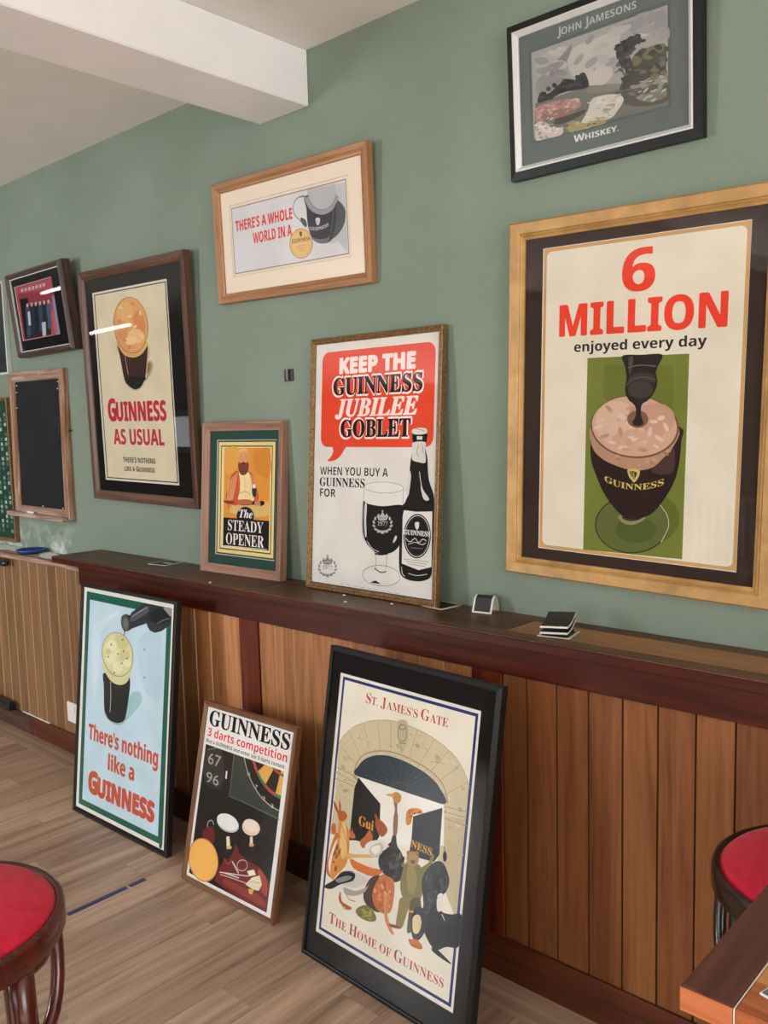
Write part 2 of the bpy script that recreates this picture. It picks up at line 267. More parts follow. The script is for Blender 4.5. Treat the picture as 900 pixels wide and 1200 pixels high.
# ------------------------------------------------------------------ print data
ART = {
'million': [
 ('p','c29a66',[896,670,5774,670,5774,7898,896,7898]),
 ('p','dbd4c2',[5544,760,5588,766,5627,786,5658,817,5677,856,5684,900,5684,7668,5677,7712,5658,7751,5627,7782,5588,7802,5544,7808,1126,7808,1083,7802,1044,7782,1013,7751,993,7712,986,7668,986,900,993,856,1013,817,1044,786,1083,766,1126,760]),
 ('t','e0432f','S','6',[2965,1864],756,932,0.012,0),
 ('t','e0432f','S','MILLION',[1373,2755],3970,725,0.02,0),
 ('t','2b2826','S','enjoyed every day',[1771,3134],3170,235,0.008,0),
 ('p','6f7a35',[2128,3289,4569,3288,4578,7763,2128,7813]),
 ('p','66702f',[2576,3453,4213,3530,4302,5909,2534,4153]),
 ('b','5d692c',[4479,6858,4411,7130,4199,7366,3879,7521,3512,7562,3169,7476,2925,7276,2832,7005,2911,6719,3144,6479,3478,6334,3843,6309,4168,6405,4393,6601]),
 ('b','5c6636',[4227,7009,4153,7289,3924,7534,3580,7697,3184,7743,2815,7658,2551,7455,2451,7175,2538,6879,2791,6630,3152,6478,3545,6449,3894,6546,4135,6745]),
 ('c','22241c',26,[4238,7013,4163,7297,3931,7547,3583,7713,3182,7759,2808,7672,2540,7466,2440,7182,2528,6881,2783,6627,3149,6473,3547,6444,3901,6542,4145,6745]),
 ('s','b9bf9e',20,[3994,6566,4189,6807,4235,7085,4075,7437]),
 ('b','4f5a2c',[3959,7163,3914,7292,3782,7406,3585,7483,3361,7507,3155,7473,3009,7385,2954,7262,3002,7129,3143,7014,3346,6940,3569,6920,3768,6958,3907,7044]),
 ('b','8d8564',[3049,6905,3650,6853,3626,6986,3350,7107,3110,7060]),
 ('b','3b352a',[3130,6925,3595,6884,3542,6968,3348,7022,3177,7000]),
 ('b','2c1d1b',[2264,5320,2282,5641,2396,5959,2673,6479,3089,6902,3346,6959,3596,6926,3892,6755,4250,6241,4416,5752,4462,5153,4422,4857,3394,4618,2374,4891]),
 ('b','4a3530',[4070,5567,4297,5307,4314,5808,4081,5921,3839,5883,3809,5782]),
 ('b','b08a72',[2267,4893,2249,5160,2386,5477,2743,5702,3317,5848,3782,5783,4069,5542,4271,5308,4403,4907,3934,4614,2832,4571]),
 ('b','6b4a3c',[4395,4931,4278,5222,3982,5449,3554,5567,3074,5547,2638,5388,2341,5117,2252,4792,2390,4484,2721,4259,3170,4160,3642,4202,4047,4370,4313,4629]),
 ('b','c5a28c',[4353,4919,4241,5198,3954,5414,3542,5526,3079,5507,2659,5354,2373,5095,2287,4784,2419,4490,2738,4275,3171,4180,3627,4220,4017,4381,4274,4630]),
 ('b','cdae99',[3393,4852,3310,5054,3145,5204,2927,5272,2699,5242,2507,5118,2392,4925,2378,4702,2467,4496,2641,4348,2862,4287,3085,4324,3269,4448,3378,4636]),
 ('b','bb9580',[4294,4633,4283,4800,4184,4951,4014,5057,3805,5097,3598,5062,3435,4956,3352,4801,3364,4629,3470,4475,3647,4371,3857,4337,4059,4377,4214,4483]),
 ('b','c29f89',[4004,5165,3950,5276,3789,5370,3551,5428,3281,5438,3031,5396,2855,5311,2789,5199,2849,5083,3021,4989,3267,4934,3537,4929,3777,4973,3943,5058]),
 ('b','b08c76',[2732,5055,2711,5099,2632,5142,2542,5159,2493,5141,2515,5097,2594,5054,2684,5037]),
 ('b','d4b8a4',[3202,5337,3169,5373,3082,5394,2993,5387,2954,5357,2988,5321,3075,5300,3163,5307]),
 ('b','b08c76',[3697,5405,3655,5430,3570,5427,3489,5397,3462,5359,3504,5333,3591,5337,3670,5366]),
 ('b','d4b8a4',[4051,5171,4005,5183,3926,5156,3861,5106,3847,5062,3894,5050,3973,5077,4038,5127]),
 ('b','b08c76',[2801,4552,2749,4549,2677,4499,2626,4429,2628,4382,2680,4385,2753,4436,2803,4505]),
 ('b','d4b8a4',[4152,4961,4107,4946,4058,4882,4033,4806,4048,4763,4093,4779,4142,4843,4167,4918]),
 ('b','b08c76',[3033,5097,2992,5070,2962,4992,2963,4910,2993,4871,3034,4899,3063,4977,3063,5059]),
 ('b','d4b8a4',[3716,5080,3686,5044,3683,4964,3708,4887,3746,4859,3776,4896,3779,4976,3754,5052]),
 ('b','b08c76',[3230,4618,3213,4575,3236,4497,3285,4431,3332,4416,3349,4459,3326,4537,3277,4603]),
 ('b','d4b8a4',[2403,4870,2400,4822,2450,4752,2522,4700,2575,4698,2578,4745,2529,4815,2456,4867]),
 ('b','bb9580',[3290,4404,3257,4464,3165,4493,3139,4452,3217,4397]),
 ('b','d6bba8',[3107,4608,3058,4663,2952,4674,2936,4626,3033,4585]),
 ('b','c5a28c',[3627,4978,3584,4993,3528,4970,3537,4940,3598,4945]),
 ('b','d6bba8',[3954,5334,3891,5332,3821,5279,3841,5249,3923,5283]),
 ('b','bb9580',[3008,4733,2967,4742,2909,4721,2915,4699,2976,4706]),
 ('b','d6bba8',[2911,5256,2839,5281,2742,5244,2755,5197,2859,5204]),
 ('b','d6bba8',[3392,5137,3307,5154,3202,5100,3223,5050,3340,5073]),
 ('b','bb9580',[3465,4594,3418,4677,3286,4712,3253,4650,3364,4577]),
 ('b','bb9580',[3318,5210,3276,5269,3178,5280,3160,5227,3247,5184]),
 ('b','cdae99',[2646,4778,2585,4839,2455,4860,2438,4811,2556,4760]),
 ('b','d6bba8',[3452,5119,3401,5175,3292,5198,3276,5158,3375,5109]),
 ('b','c5a28c',[3307,4757,3235,4814,3118,4789,3119,4716,3236,4696]),
 ('b','d6bba8',[3412,4737,3377,4774,3305,4782,3295,4751,3361,4723]),
 ('b','c5a28c',[3140,4640,3089,4663,3007,4653,3006,4625,3089,4617]),
 ('b','cdae99',[3198,4899,3174,4953,3096,4990,3071,4957,3134,4901]),
 ('b','cdae99',[3083,4454,3016,4511,2899,4496,2893,4430,3008,4404]),
 ('b','cdae99',[3605,5271,3532,5286,3455,5232,3481,5183,3573,5207]),
 ('b','d6bba8',[3384,4821,3346,4883,3247,4909,3223,4862,3308,4809]),
 ('b','c5a28c',[4180,4998,4150,5048,4074,5058,4057,5014,4123,4977]),
 ('b','c5a28c',[3529,5022,3477,5098,3355,5111,3331,5041,3439,4986]),
 ('b','cdae99',[3604,4929,3543,4959,3448,4942,3450,4901,3546,4893]),
 ('b','c5a28c',[2800,4555,2748,4559,2679,4527,2689,4503,2764,4521]),
 ('b','d6bba8',[2993,4587,2979,4628,2924,4649,2903,4621,2946,4583]),
 ('b','c5a28c',[4064,4723,4022,4721,3976,4684,3990,4663,4045,4688]),
 ('b','cdae99',[2803,4651,2725,4706,2598,4684,2597,4614,2725,4594]),
 ('b','c5a28c',[3676,4707,3607,4763,3488,4748,3484,4683,3601,4658]),
 ('b','bb9580',[3261,5381,3184,5415,3062,5400,3063,5356,3187,5345]),
 ('b','cdae99',[2462,4902,2428,4923,2372,4915,2372,4890,2428,4882]),
 ('b','c5a28c',[3347,5039,3260,5087,3124,5062,3127,4997,3265,4983]),
 ('b','d6bba8',[3910,4751,3842,4791,3733,4771,3734,4719,3844,4707]),
 ('b','d6bba8',[4068,4638,4023,4701,3919,4712,3899,4655,3992,4610]),
 ('b','bb9580',[3291,5184,3253,5196,3209,5171,3221,5143,3272,5152]),
 ('b','bb9580',[2651,5114,2610,5146,2531,5154,2524,5127,2599,5102]),
 ('b','cdae99',[3675,5181,3646,5236,3563,5263,3542,5226,3611,5175]),
 ('b','d6bba8',[3278,4739,3250,4803,3157,4834,3129,4789,3204,4730]),
 ('b','d6bba8',[3154,4675,3057,4703,2948,4637,2978,4568,3105,4592]),
 ('b','c5a28c',[3593,5266,3514,5315,3395,5284,3402,5215,3525,5205]),
 ('b','bb9580',[3317,4698,3227,4698,3124,4627,3150,4584,3269,4628]),
 ('b','c5a28c',[2549,4832,2489,4878,2380,4875,2373,4827,2478,4800]),
 ('b','d6bba8',[2575,4838,2512,4914,2371,4936,2347,4874,2474,4813]),
 ('b','9c765f',[3719,5656,3692,5653,3667,5626,3679,5613,3711,5631]),
 ('b','b08a72',[3990,5539,3967,5558,3924,5559,3921,5540,3962,5528]),
 ('b','b08a72',[3552,5713,3521,5769,3437,5787,3417,5741,3488,5695]),
 ('b','b08a72',[3127,5596,3089,5637,3010,5646,3000,5610,3073,5580]),
 ('b','9c765f',[4203,5370,4171,5412,4097,5437,4083,5409,4149,5368]),
 ('b','b08a72',[3698,5717,3641,5745,3561,5720,3568,5677,3653,5675]),
 ('b','b08a72',[3085,5727,3036,5730,2976,5697,2987,5674,3054,5693]),
 ('b','bd9880',[3528,5733,3500,5744,3463,5730,3468,5710,3508,5712]),
 ('b','b08a72',[3771,5738,3722,5761,3653,5739,3660,5702,3733,5702]),
 ('b','9c765f',[4080,5417,4058,5455,4002,5463,3989,5430,4038,5401]),
 ('b','bd9880',[3768,5620,3732,5670,3653,5677,3639,5631,3710,5596]),
 ('b','9c765f',[3038,5622,2989,5636,2927,5608,2937,5578,3006,5586]),
 ('b','b08a72',[3113,5665,3069,5692,3001,5678,3003,5643,3073,5635]),
 ('b','b08a72',[3816,5638,3786,5639,3751,5615,3760,5599,3800,5613]),
 ('b','bd9880',[3280,5786,3249,5790,3222,5765,3236,5746,3272,5758]),
 ('b','bd9880',[3010,5518,2976,5559,2899,5584,2886,5558,2954,5517]),
 ('b','b08a72',[2869,5563,2833,5567,2793,5540,2804,5520,2851,5535]),
 ('b','9c765f',[4008,5488,3985,5497,3949,5489,3950,5476,3987,5476]),
 ('b','bd9880',[3938,5623,3876,5643,3804,5601,3823,5556,3906,5569]),
 ('b','bd9880',[4085,5459,4062,5487,4013,5495,4005,5472,4050,5450]),
 ('b','9c765f',[4195,5479,4140,5489,4070,5456,4081,5424,4158,5439]),
 ('b','b08a72',[3755,5675,3722,5703,3660,5709,3654,5683,3713,5662]),
 ('b','b08a72',[3567,5691,3518,5689,3468,5645,3487,5620,3548,5648]),
 ('b','b08a72',[3988,5522,3956,5523,3923,5496,3935,5478,3975,5495]),
 ('b','9c765f',[3860,5693,3806,5695,3744,5653,3759,5625,3831,5650]),
 ('b','bd9880',[4241,5388,4193,5413,4115,5400,4117,5368,4195,5361]),
 ('b','7b5848',[3680,4692,3658,4776,3590,4844,3491,4883,3378,4885,3275,4849,3202,4782,3174,4697,3198,4612,3267,4544,3368,4506,3480,4506,3582,4542,3653,4609]),
 ('b','523026',[3574,4769,3561,4805,3522,4834,3465,4850,3402,4851,3344,4836,3303,4808,3288,4773,3301,4737,3340,4708,3397,4692,3461,4691,3518,4706,3559,4734]),
 ('b','2b2523',[3015,3269,3493,3268,3956,3277,3874,3520,3826,3667,3869,3866,3812,4089,3668,4273,3524,4364,3502,4567,3552,4780,3428,4853,3316,4783,3383,4593,3344,4389,3185,4251,3101,4030,3128,3750,3076,3495]),
 ('b','4d4744',[3166,3321,3276,3310,3255,3551,3204,3701,3172,3548]),
 ('b','3d3734',[3205,3752,3423,3656,3774,3715,3806,3890,3427,3807,3210,3930]),
 ('s','6a625c',25,[3156,3548,3418,3495,3822,3528]),
 ('s','5c5450',20,[3127,3954,3262,3814,3534,3759,3804,3825]),
 ('b','3f3a38',[3773,4039,3747,4121,3667,4186,3548,4223,3415,4222,3293,4184,3206,4116,3174,4031,3202,3948,3285,3882,3405,3847,3538,3850,3658,3889,3742,3956]),
 ('b','c9b36a',[3216,5853,3316,5817,3511,5848,3488,6005,3391,6125,3323,6077,3253,5992]),
 ('b','3a2a22',[3273,5887,3440,5894,3421,5999,3367,6054]),
 ('s','c9b36a',15,[3318,5884,3355,6039]),
 ('s','c9b36a',15,[3374,5892,3383,6042]),
 ('t','cdb96c','B','GUINNESS',[2648,6136],1444,138,0.004,160),
],
'keep': [
 ('p','dedad4',[173,165,5014,165,5014,7366,173,7366]),
 ('p','e04a30',[4587,417,4673,431,4751,471,4813,533,4853,611,4867,697,4867,2966,4853,3052,4813,3131,4751,3192,4673,3232,4587,3246,727,3246,640,3232,562,3192,500,3131,461,3052,447,2966,447,697,461,611,500,533,562,471,640,431,727,417]),
 ('b','e04a30',[970,3193,1003,3345,920,3523,754,3663,1048,3649,1299,3520,1452,3343,1519,3202]),
 ('t','f4e2dc','S','KEEP THE',[1215,1076],2929,429,0.045,0),
 ('t','f4e6e0','B','GUINNESS',[914,1735],3546,558,0.045,0),
 ('t','231c1b','B','GUINNESS',[957,1706],3466,497,0.022,0),
 ('t','f4e6e0','B','GOBLET',[1262,2977],2809,562,0.045,0),
 ('t','231c1b','B','GOBLET',[1305,2948],2729,502,0.022,0),
 ('t','f4e2dc','I','JUBILEE',[1062,2343],3224,493,0.03,0),
 ('t','1f1e1e','S','WHEN YOU BUY A',[444,4081],2795,242,-0.006,0),
 ('t','1f1e1e','B','GUINNESS',[438,4421],1900,263,0.008,0),
 ('t','1f1e1e','S','FOR',[462,4738],675,242,-0.006,0),
 ('b','1e1c1c',[4143,2861,4615,2865,4640,3049,4596,3188,4613,3326,4682,3556,4711,3879,4763,4155,4912,4473,4978,4793,4977,5116,4962,5719,4948,6324,4925,6699,4754,6847,4418,6919,4041,6900,3820,6783,3746,6477,3748,5757,3779,5134,3810,4751,3928,4462,4013,4176,4052,3845,4086,3563,4134,3329,4153,3165]),
 ('b','d9d6d1',[4103,2768,4336,2714,4611,2745,4646,2865,4342,2909,4106,2871]),
 ('s','2a2828',14,[4103,2777,4119,2871,4342,2909,4634,2874,4642,2764]),
 ('s','555250',13,[4213,2722,4553,2809]),
 ('p','d9d6d1',[4282,2946,4478,2947,4482,3040,4285,3039]),
 ('b','d5d2cd',[4152,3118,4581,3105,4589,3326,4622,3580,4583,3673,4368,3653,4169,3609,4116,3516,4133,3282]),
 ('s','3a3838',13,[4352,3188,4297,3374,4363,3513]),
 ('s','3a3838',13,[4486,3165,4531,3419]),
 ('b','d5d2cd',[4053,3892,4108,4032,4080,4315,4038,4553,3935,4675,3851,4631,3909,4463,4013,4176]),
 ('b','d5d2cd',[4464,4303,4610,4461,4780,4640,4679,4691,4554,4603]),
 ('s','d5d2cd',27,[4407,3909,4459,4163,4528,4394]),
 ('p','dedbd6',[3837,4988,4353,5009,4900,4972,4923,6475,4469,6602,3849,6478]),
 ('b','1e1c1c',[4876,5654,4825,5919,4688,6137,4491,6266,4270,6279,4071,6171,3933,5963,3887,5696,3940,5425,4083,5206,4285,5082,4504,5076,4699,5188,4831,5394]),
 ('c','dedbd6',18,[4827,5656,4782,5901,4658,6102,4480,6221,4282,6232,4103,6132,3979,5940,3937,5694,3986,5444,4114,5242,4295,5128,4493,5122,4668,5225,4787,5416]),
 ('c','3a3838',14,[4767,5659,4727,5879,4621,6060,4467,6167,4296,6176,4142,6086,4036,5912,4001,5691,4042,5467,4152,5285,4308,5182,4478,5177,4629,5270,4732,5442]),
 ('b','d9d6d1',[4289,5319,4437,5296,4430,5451,4344,5489]),
 ('t','e6e3de','B','GUINNESS',[3885,5657],966,133,0.02,0),
 ('s','d9d6d1',23,[3971,5765,4132,5849,4316,5741,4443,5850,4593,5745,4717,5783]),
 ('s','d9d6d1',18,[4071,5925,4319,5849,4568,5897,4700,5831]),
 ('s','8a8886',14,[4169,6012,4602,6002]),
 ('s','4a4846',11,[3908,6343,4827,6343]),
 ('s','4a4846',11,[3999,6402,4769,6414]),
 ('s','4a4846',11,[4089,6461,4711,6485]),
 ('s','cfccc7',19,[4098,6732,4412,6758,4779,6685]),
 ('s','cfccc7',23,[3839,6565,3883,6753,3975,6830]),
 ('b','e2dfda',[3836,4389,3764,4456,3560,4511,3263,4544,2928,4548,2622,4521,2408,4468,2332,4401,2411,4332,2626,4276,2933,4245,3268,4244,3564,4272,3765,4324]),
 ('b','e2dfda',[2333,4445,3844,4408,3833,4855,3070,4929,2311,4866]),
 ('c','3a3838',9,[3836,4380,3763,4446,3560,4501,3263,4534,2928,4538,2622,4511,2408,4459,2332,4391,2410,4322,2626,4266,2933,4235,3267,4234,3563,4262,3765,4315]),
 ('s','3a3838',12,[2333,4445,2291,4867,2268,5264,2296,5710,2391,5912,2707,6175,2879,6284]),
 ('s','3a3838',11,[3837,4394,3833,4855]),
 ('b','201e1e',[2323,4796,2462,4869,3069,4919,3833,4855,3833,5226,3845,5607,3791,5898,3599,6129,3310,6254,3046,6285,2776,6219,2498,6043,2354,5805,2303,5511,2305,5114]),
 ('b','d9d6d1',[2367,4903,2450,4919,2436,5354,2463,5798,2409,5801,2355,5408]),
 ('s','d9d6d1',19,[2482,5945,2706,6151,2978,6227]),
 ('b','d9d6d1',[3586,5721,3645,5764,3572,5890,3495,5920]),
 ('s','3a3838',12,[2832,6288,2867,6556,2820,6757]),
 ('s','3a3838',12,[3277,6266,3270,6666]),
 ('s','222020',49,[2812,6290,3047,6295,3310,6249]),
 ('s','222020',29,[2818,6708,3063,6808,3273,6753]),
 ('c','3a3838',12,[3801,6874,3721,7003,3516,7112,3223,7181,2897,7194,2605,7149,2405,7052,2342,6924,2429,6791,2646,6681,2948,6615,3272,6607,3554,6655,3742,6751]),
 ('p','222020',[2655,7130,2870,7058,3073,7136,2805,7144]),
 ('b','b9b7b2',[2870,5253,2857,5218,2893,5170,2941,5157,2953,5192,2918,5240]),
 ('b','b9b7b2',[2792,5339,2759,5312,2764,5258,2801,5231,2834,5259,2829,5312]),
 ('b','b9b7b2',[2769,5439,2723,5426,2696,5376,2715,5341,2761,5355,2788,5404]),
 ('b','b9b7b2',[2805,5535,2754,5537,2701,5502,2698,5465,2749,5463,2803,5498]),
 ('b','b9b7b2',[2895,5607,2849,5625,2779,5611,2755,5580,2801,5562,2871,5576]),
 ('b','b9b7b2',[3019,5643,2987,5673,2914,5682,2873,5662,2906,5632,2979,5623]),
 ('b','b9b7b2',[3155,5636,3142,5672,3080,5703,3031,5698,3044,5661,3106,5631]),
 ('b','b9b7b2',[3287,5230,3239,5223,3201,5178,3212,5142,3260,5150,3297,5194]),
 ('b','b9b7b2',[3368,5306,3330,5284,3322,5232,3352,5201,3390,5223,3398,5276]),
 ('b','b9b7b2',[3397,5402,3376,5370,3399,5318,3442,5299,3463,5332,3440,5383]),
 ('b','b9b7b2',[3367,5500,3367,5463,3417,5423,3466,5419,3466,5455,3416,5496]),
 ('b','b9b7b2',[3285,5582,3306,5548,3373,5526,3419,5537,3398,5571,3331,5594]),
 ('b','b9b7b2',[3165,5634,3203,5608,3275,5608,3309,5633,3271,5659,3199,5659]),
 ('b','b9b7b2',[3029,5644,3078,5632,3141,5655,3157,5689,3109,5701,3045,5678]),
 ('b','b9b7b2',[2903,5132,2985,5186,3074,5075,3170,5176,3247,5114,3240,5298,2922,5316]),
 ('s','201e1e',12,[2934,5257,3225,5241]),
 ('b','b9b7b2',[3107,5053,3091,5079,3058,5081,3041,5057,3056,5031,3089,5029]),
 ('t','b9b7b2','B','1977',[2887,5472],396,126,0,0),
 ('s','b9b7b2',34,[2837,5605,3092,5628,3340,5573]),
 ('b','85878b',[629,6724,616,6688,654,6638,705,6623,719,6658,681,6708]),
 ('b','85878b',[545,6813,511,6787,516,6732,556,6704,591,6730,585,6785]),
 ('b','85878b',[520,6916,471,6904,442,6855,463,6818,512,6831,541,6880]),
 ('b','85878b',[559,7011,504,7015,447,6982,445,6945,499,6941,556,6974]),
 ('b','85878b',[653,7081,604,7101,530,7089,504,7058,554,7039,628,7050]),
 ('b','85878b',[786,7113,751,7144,673,7156,630,7137,665,7106,743,7094]),
 ('b','85878b',[931,7100,917,7137,851,7171,798,7167,813,7130,879,7096]),
 ('b','85878b',[1074,6684,1023,6678,983,6635,995,6598,1046,6604,1086,6647]),
 ('b','85878b',[1161,6758,1121,6737,1112,6684,1144,6652,1184,6673,1192,6726]),
 ('b','85878b',[1190,6854,1169,6822,1193,6769,1240,6748,1262,6780,1237,6833]),
 ('b','85878b',[1158,6954,1159,6917,1212,6874,1264,6868,1264,6905,1211,6948]),
 ('b','85878b',[1070,7041,1093,7005,1165,6980,1213,6990,1191,7025,1119,7051]),
 ('b','85878b',[942,7097,983,7070,1060,7067,1096,7092,1055,7119,978,7122]),
 ('b','85878b',[797,7113,849,7099,917,7120,933,7154,881,7168,813,7147]),
 ('b','85878b',[665,6599,752,6651,848,6534,950,6634,1032,6568,1024,6755,685,6785]),
 ('s','dedad4',12,[697,6725,1008,6697]),
 ('b','85878b',[883,6512,866,6539,831,6542,812,6518,829,6491,865,6488]),
 ('t','85878b','B','1977',[646,6937],423,128,0,0),
 ('s','85878b',34,[592,7081,864,7094,1129,7029]),
 ('s','a5a29c',15,[1407,7310,1595,7316]),
 ('s','a5a29c',15,[1696,7313,1881,7319]),
 ('s','a5a29c',15,[1980,7316,2163,7322]),
 ('s','a5a29c',15,[2261,7319,2441,7324]),
 ('s','a5a29c',14,[2538,7321,2715,7327]),
 ('s','a5a29c',14,[2810,7324,2986,7329]),
 ('s','a5a29c',14,[3079,7327,3252,7332]),
 ('s','a5a29c',14,[3344,7329,3515,7334]),
 ('s','a5a29c',14,[3606,7332,3774,7337]),
],
'steady': [
 ('p','6f8a80',[655,606,3620,606,3620,4522,655,4522]),
 ('p','3a3a22',[685,636,3590,636,3590,4492,685,4492]),
 ('p','e3cf90',[725,676,3550,676,3550,4452,725,4452]),
 ('p','3f3c22',[845,796,3430,796,3430,4332,845,4332]),
 ('p','e8d79d',[885,836,3390,836,3390,4292,885,4292]),
 ('p','dc963f',[1026,869,3329,869,3329,4215,1026,4215]),
 ('b','e2a650',[1104,922,1717,879,1691,1541,1287,1754,1101,1626]),
 ('b','d38a3a',[2563,964,3278,920,3294,1814,2690,1706,2479,1290]),
 ('b','ddb873',[1479,2824,1784,2739,2537,2761,3210,2624,3312,2780,3299,3041,2651,3151,1489,3094,1355,2967]),
 ('b','c9593a',[1745,1639,1493,1731,1344,1887,1276,2192,1131,2538,1294,2733,1634,2815,1809,2704,1841,2201,1829,1869]),
 ('b','c9593a',[2246,1639,2497,1762,2604,1970,2712,2227,2794,2452,2752,2634,2581,2627,2415,2175,2230,1854]),
 ('s','eac68c',23,[1696,1707,1610,2144,1472,2622]),
 ('s','eac68c',23,[1617,1756,1539,2174,1416,2641]),
 ('s','eac68c',23,[1537,1806,1468,2204,1360,2661]),
 ('s','eac68c',23,[1456,1856,1397,2234,1303,2682]),
 ('s','eac68c',23,[1375,1906,1325,2264,1246,2702]),
 ('s','eac68c',23,[1294,1956,1254,2295,1190,2722]),
 ('s','eac68c',19,[2324,1719,2458,2009,2595,2363]),
 ('s','eac68c',19,[2404,1762,2527,2006,2644,2361]),
 ('s','eac68c',19,[2484,1805,2595,2003,2693,2359]),
 ('b','ecd9a2',[1787,1671,2027,1779,2247,1656,2418,1978,2480,2303,2580,2594,2185,2649,1780,2605,1846,2334,1859,2000]),
 ('s','b9a070',13,[2064,1827,2118,2188,2156,2551]),
 ('s','8a6a40',16,[1849,2400,2123,2321,2376,2424]),
 ('b','d99a68',[1764,1043,1821,944,1994,902,2170,954,2235,1100,2233,1296,2139,1429,1889,1436,1783,1307]),
 ('b','e7ad72',[1749,1044,1794,918,1993,869,2144,912,2222,1019,1998,990]),
 ('s','8a4d30',13,[1839,1167,1939,1152]),
 ('s','8a4d30',13,[2069,1156,2159,1167]),
 ('s','b5713f',13,[2004,1170,2024,1285]),
 ('b','7a4233',[1755,1367,1862,1378,2011,1334,2112,1371,2255,1354,2281,1524,2223,1689,2028,1788,1850,1735,1751,1539]),
 ('s','3a1d18',23,[1898,1416,2028,1386,2148,1409]),
 ('b','2a3a2e',[2467,2222,2672,2212,2671,2425,2600,2488,2500,2450]),
 ('b','f0e2c0',[2649,2132,2642,2163,2618,2189,2584,2205,2545,2207,2509,2194,2483,2170,2473,2139,2481,2108,2504,2082,2539,2066,2578,2065,2614,2077,2639,2101]),
 ('b','8c3a34',[1056,2661,1474,2672,1630,2714,1322,2782,1059,2729]),
 ('s','8c3a34',33,[1311,2766,1265,2939]),
 ('b','c4694c',[1780,2625,2133,2586,2462,2614,2447,2740,2140,2765,1785,2752]),
 ('s','5a2a22',20,[1785,2765,2140,2778,2487,2738]),
 ('b','2a1d1a',[2508,2648,2630,2618,2634,2729,2497,2751]),
 ('b','2a1d1a',[2850,2632,3042,2608,3080,2713,2880,2774]),
 ('b','c98a70',[2630,2624,2850,2632,2879,2758,2611,2757]),
 ('p','241d1b',[1026,3244,3329,3244,3329,4215,1026,4215]),
 ('b','241d1b',[2613,3144,2574,3302,2452,3436,2269,3519,2061,3535,1870,3479,1733,3362,1681,3208,1722,3047,1849,2912,2035,2831,2242,2819,2430,2876,2562,2992]),
 ('c','e8d9ae',15,[2599,3145,2561,3299,2442,3429,2265,3510,2064,3525,1879,3471,1747,3357,1696,3207,1736,3050,1859,2919,2039,2841,2239,2828,2421,2885,2549,2998]),
 ('p','241d1b',[1066,3254,3289,3254,3289,4155,1066,4155]),
 ('t','f2efe6','I','The',[1849,3203],662,281,0.01,0),
 ('t','f2efe6','B','STEADY',[1267,3664],1777,358,-0.004,0),
 ('t','f2efe6','B','OPENER',[1181,4141],1913,387,-0.004,0),
 ('s','e8d9ae',20,[1088,4209,3247,4183]),
],
'world': [
 ('p','bfa991',[719,751,6147,751,6147,3012,719,3012]),
 ('p','e6d6c4',[739,771,6127,771,6127,2992,739,2992]),
 ('p','8d7a68',[809,841,6057,841,6057,2922,809,2922]),
 ('p','d6d5d8',[839,871,6027,871,6027,2892,839,2892]),
 ('t','d8473d','S',"THERE'S A WHOLE",[983,1592],2738,322,0.02,0),
 ('t','d8473d','S','WORLD IN A',[1821,2078],1847,326,0.02,0),
 ('p','bfc0c4',[5660,909,6019,931,6002,2891,5638,2514,5267,2548,5561,2006]),
 ('b','55575c',[5628,1397,5821,1478,5967,1656,5973,1862,5892,2096,5656,2309,5402,2420,5213,2457,5441,1989]),
 ('b','3b3c42',[4371,1024,4361,1404,4384,1834,4509,2213,4714,2411,4960,2490,5273,2482,5441,2321,5581,1926,5640,1399,5619,1231]),
 ('b','6e7076',[4507,2234,4785,2336,5159,2366,5289,2300,5211,2473,4899,2474,4653,2382]),
 ('s','77797e',16,[5497,1500,5468,1827,5327,2222]),
 ('b','9a9ba0',[4406,1072,4403,1305,4607,1519,4973,1668,5348,1651,5597,1475,5643,1235]),
 ('p','b6b7bb',[4444,871,4441,908,4460,1039,4567,1268,4773,1448,5017,1541,5298,1531,5524,1401,5647,1194,5646,1071,5630,904,4589,871]),
 ('s','55575b',12,[4456,953,4484,1127,4624,1340,4864,1496,5110,1543,5362,1499,5560,1345,5636,1172]),
 ('s','8b8d92',37,[4390,1103,4138,1019,3880,1093,3779,1313,3858,1519,4071,1702,4250,1878]),
 ('s','3b3c42',20,[4425,1075,4236,1010,4038,1033]),
 ('b','55575c',[4079,1626,4269,1689,4352,1829,4310,1930,4158,1822]),
 ('b','d0d1d4',[4739,1742,4873,1737,4925,1787,4888,1908,4809,1947,4752,1879]),
 ('s','3b3c42',8,[4799,1777,4813,1905]),
 ('t','d0d1d4','B','GUINNESS',[4471,2031],791,100,0.01,59),
 ('b','8f6f45',[4565,2438,4498,2619,4343,2753,4131,2812,3903,2784,3703,2673,3573,2501,3540,2302,3611,2117,3771,1984,3986,1928,4214,1961,4408,2074,4533,2243]),
 ('b','e3bd80',[4540,2434,4475,2609,4329,2738,4127,2795,3910,2768,3721,2662,3598,2496,3567,2305,3634,2128,3786,1999,3990,1946,4206,1977,4391,2084,4510,2248]),
 ('c','c58f55',10,[4483,2427,4426,2582,4296,2697,4119,2748,3928,2724,3761,2630,3654,2483,3627,2313,3686,2155,3819,2041,3999,1993,4189,2020,4352,2116,4456,2261]),
 ('t','4c3d2c','B','GUINNESS',[3653,2323],800,120,0.01,0),
 ('b','6a5335',[3999,2035,4105,2033,4107,2145,4040,2161]),
 ('s','cf7d50',15,[3836,2423,4262,2436]),
 ('s','cf7d50',15,[3862,2492,4242,2506]),
 ('s','cf7d50',15,[3921,2568,4183,2576]),
],
'jameson': [
 ('p','93a0a0',[561,655,4023,655,4023,2807,561,2807]),
 ('p','5a6462',[571,665,4013,665,4013,2797,571,2797]),
 ('p','9b9b99',[621,715,3963,715,3963,2697,621,2697]),
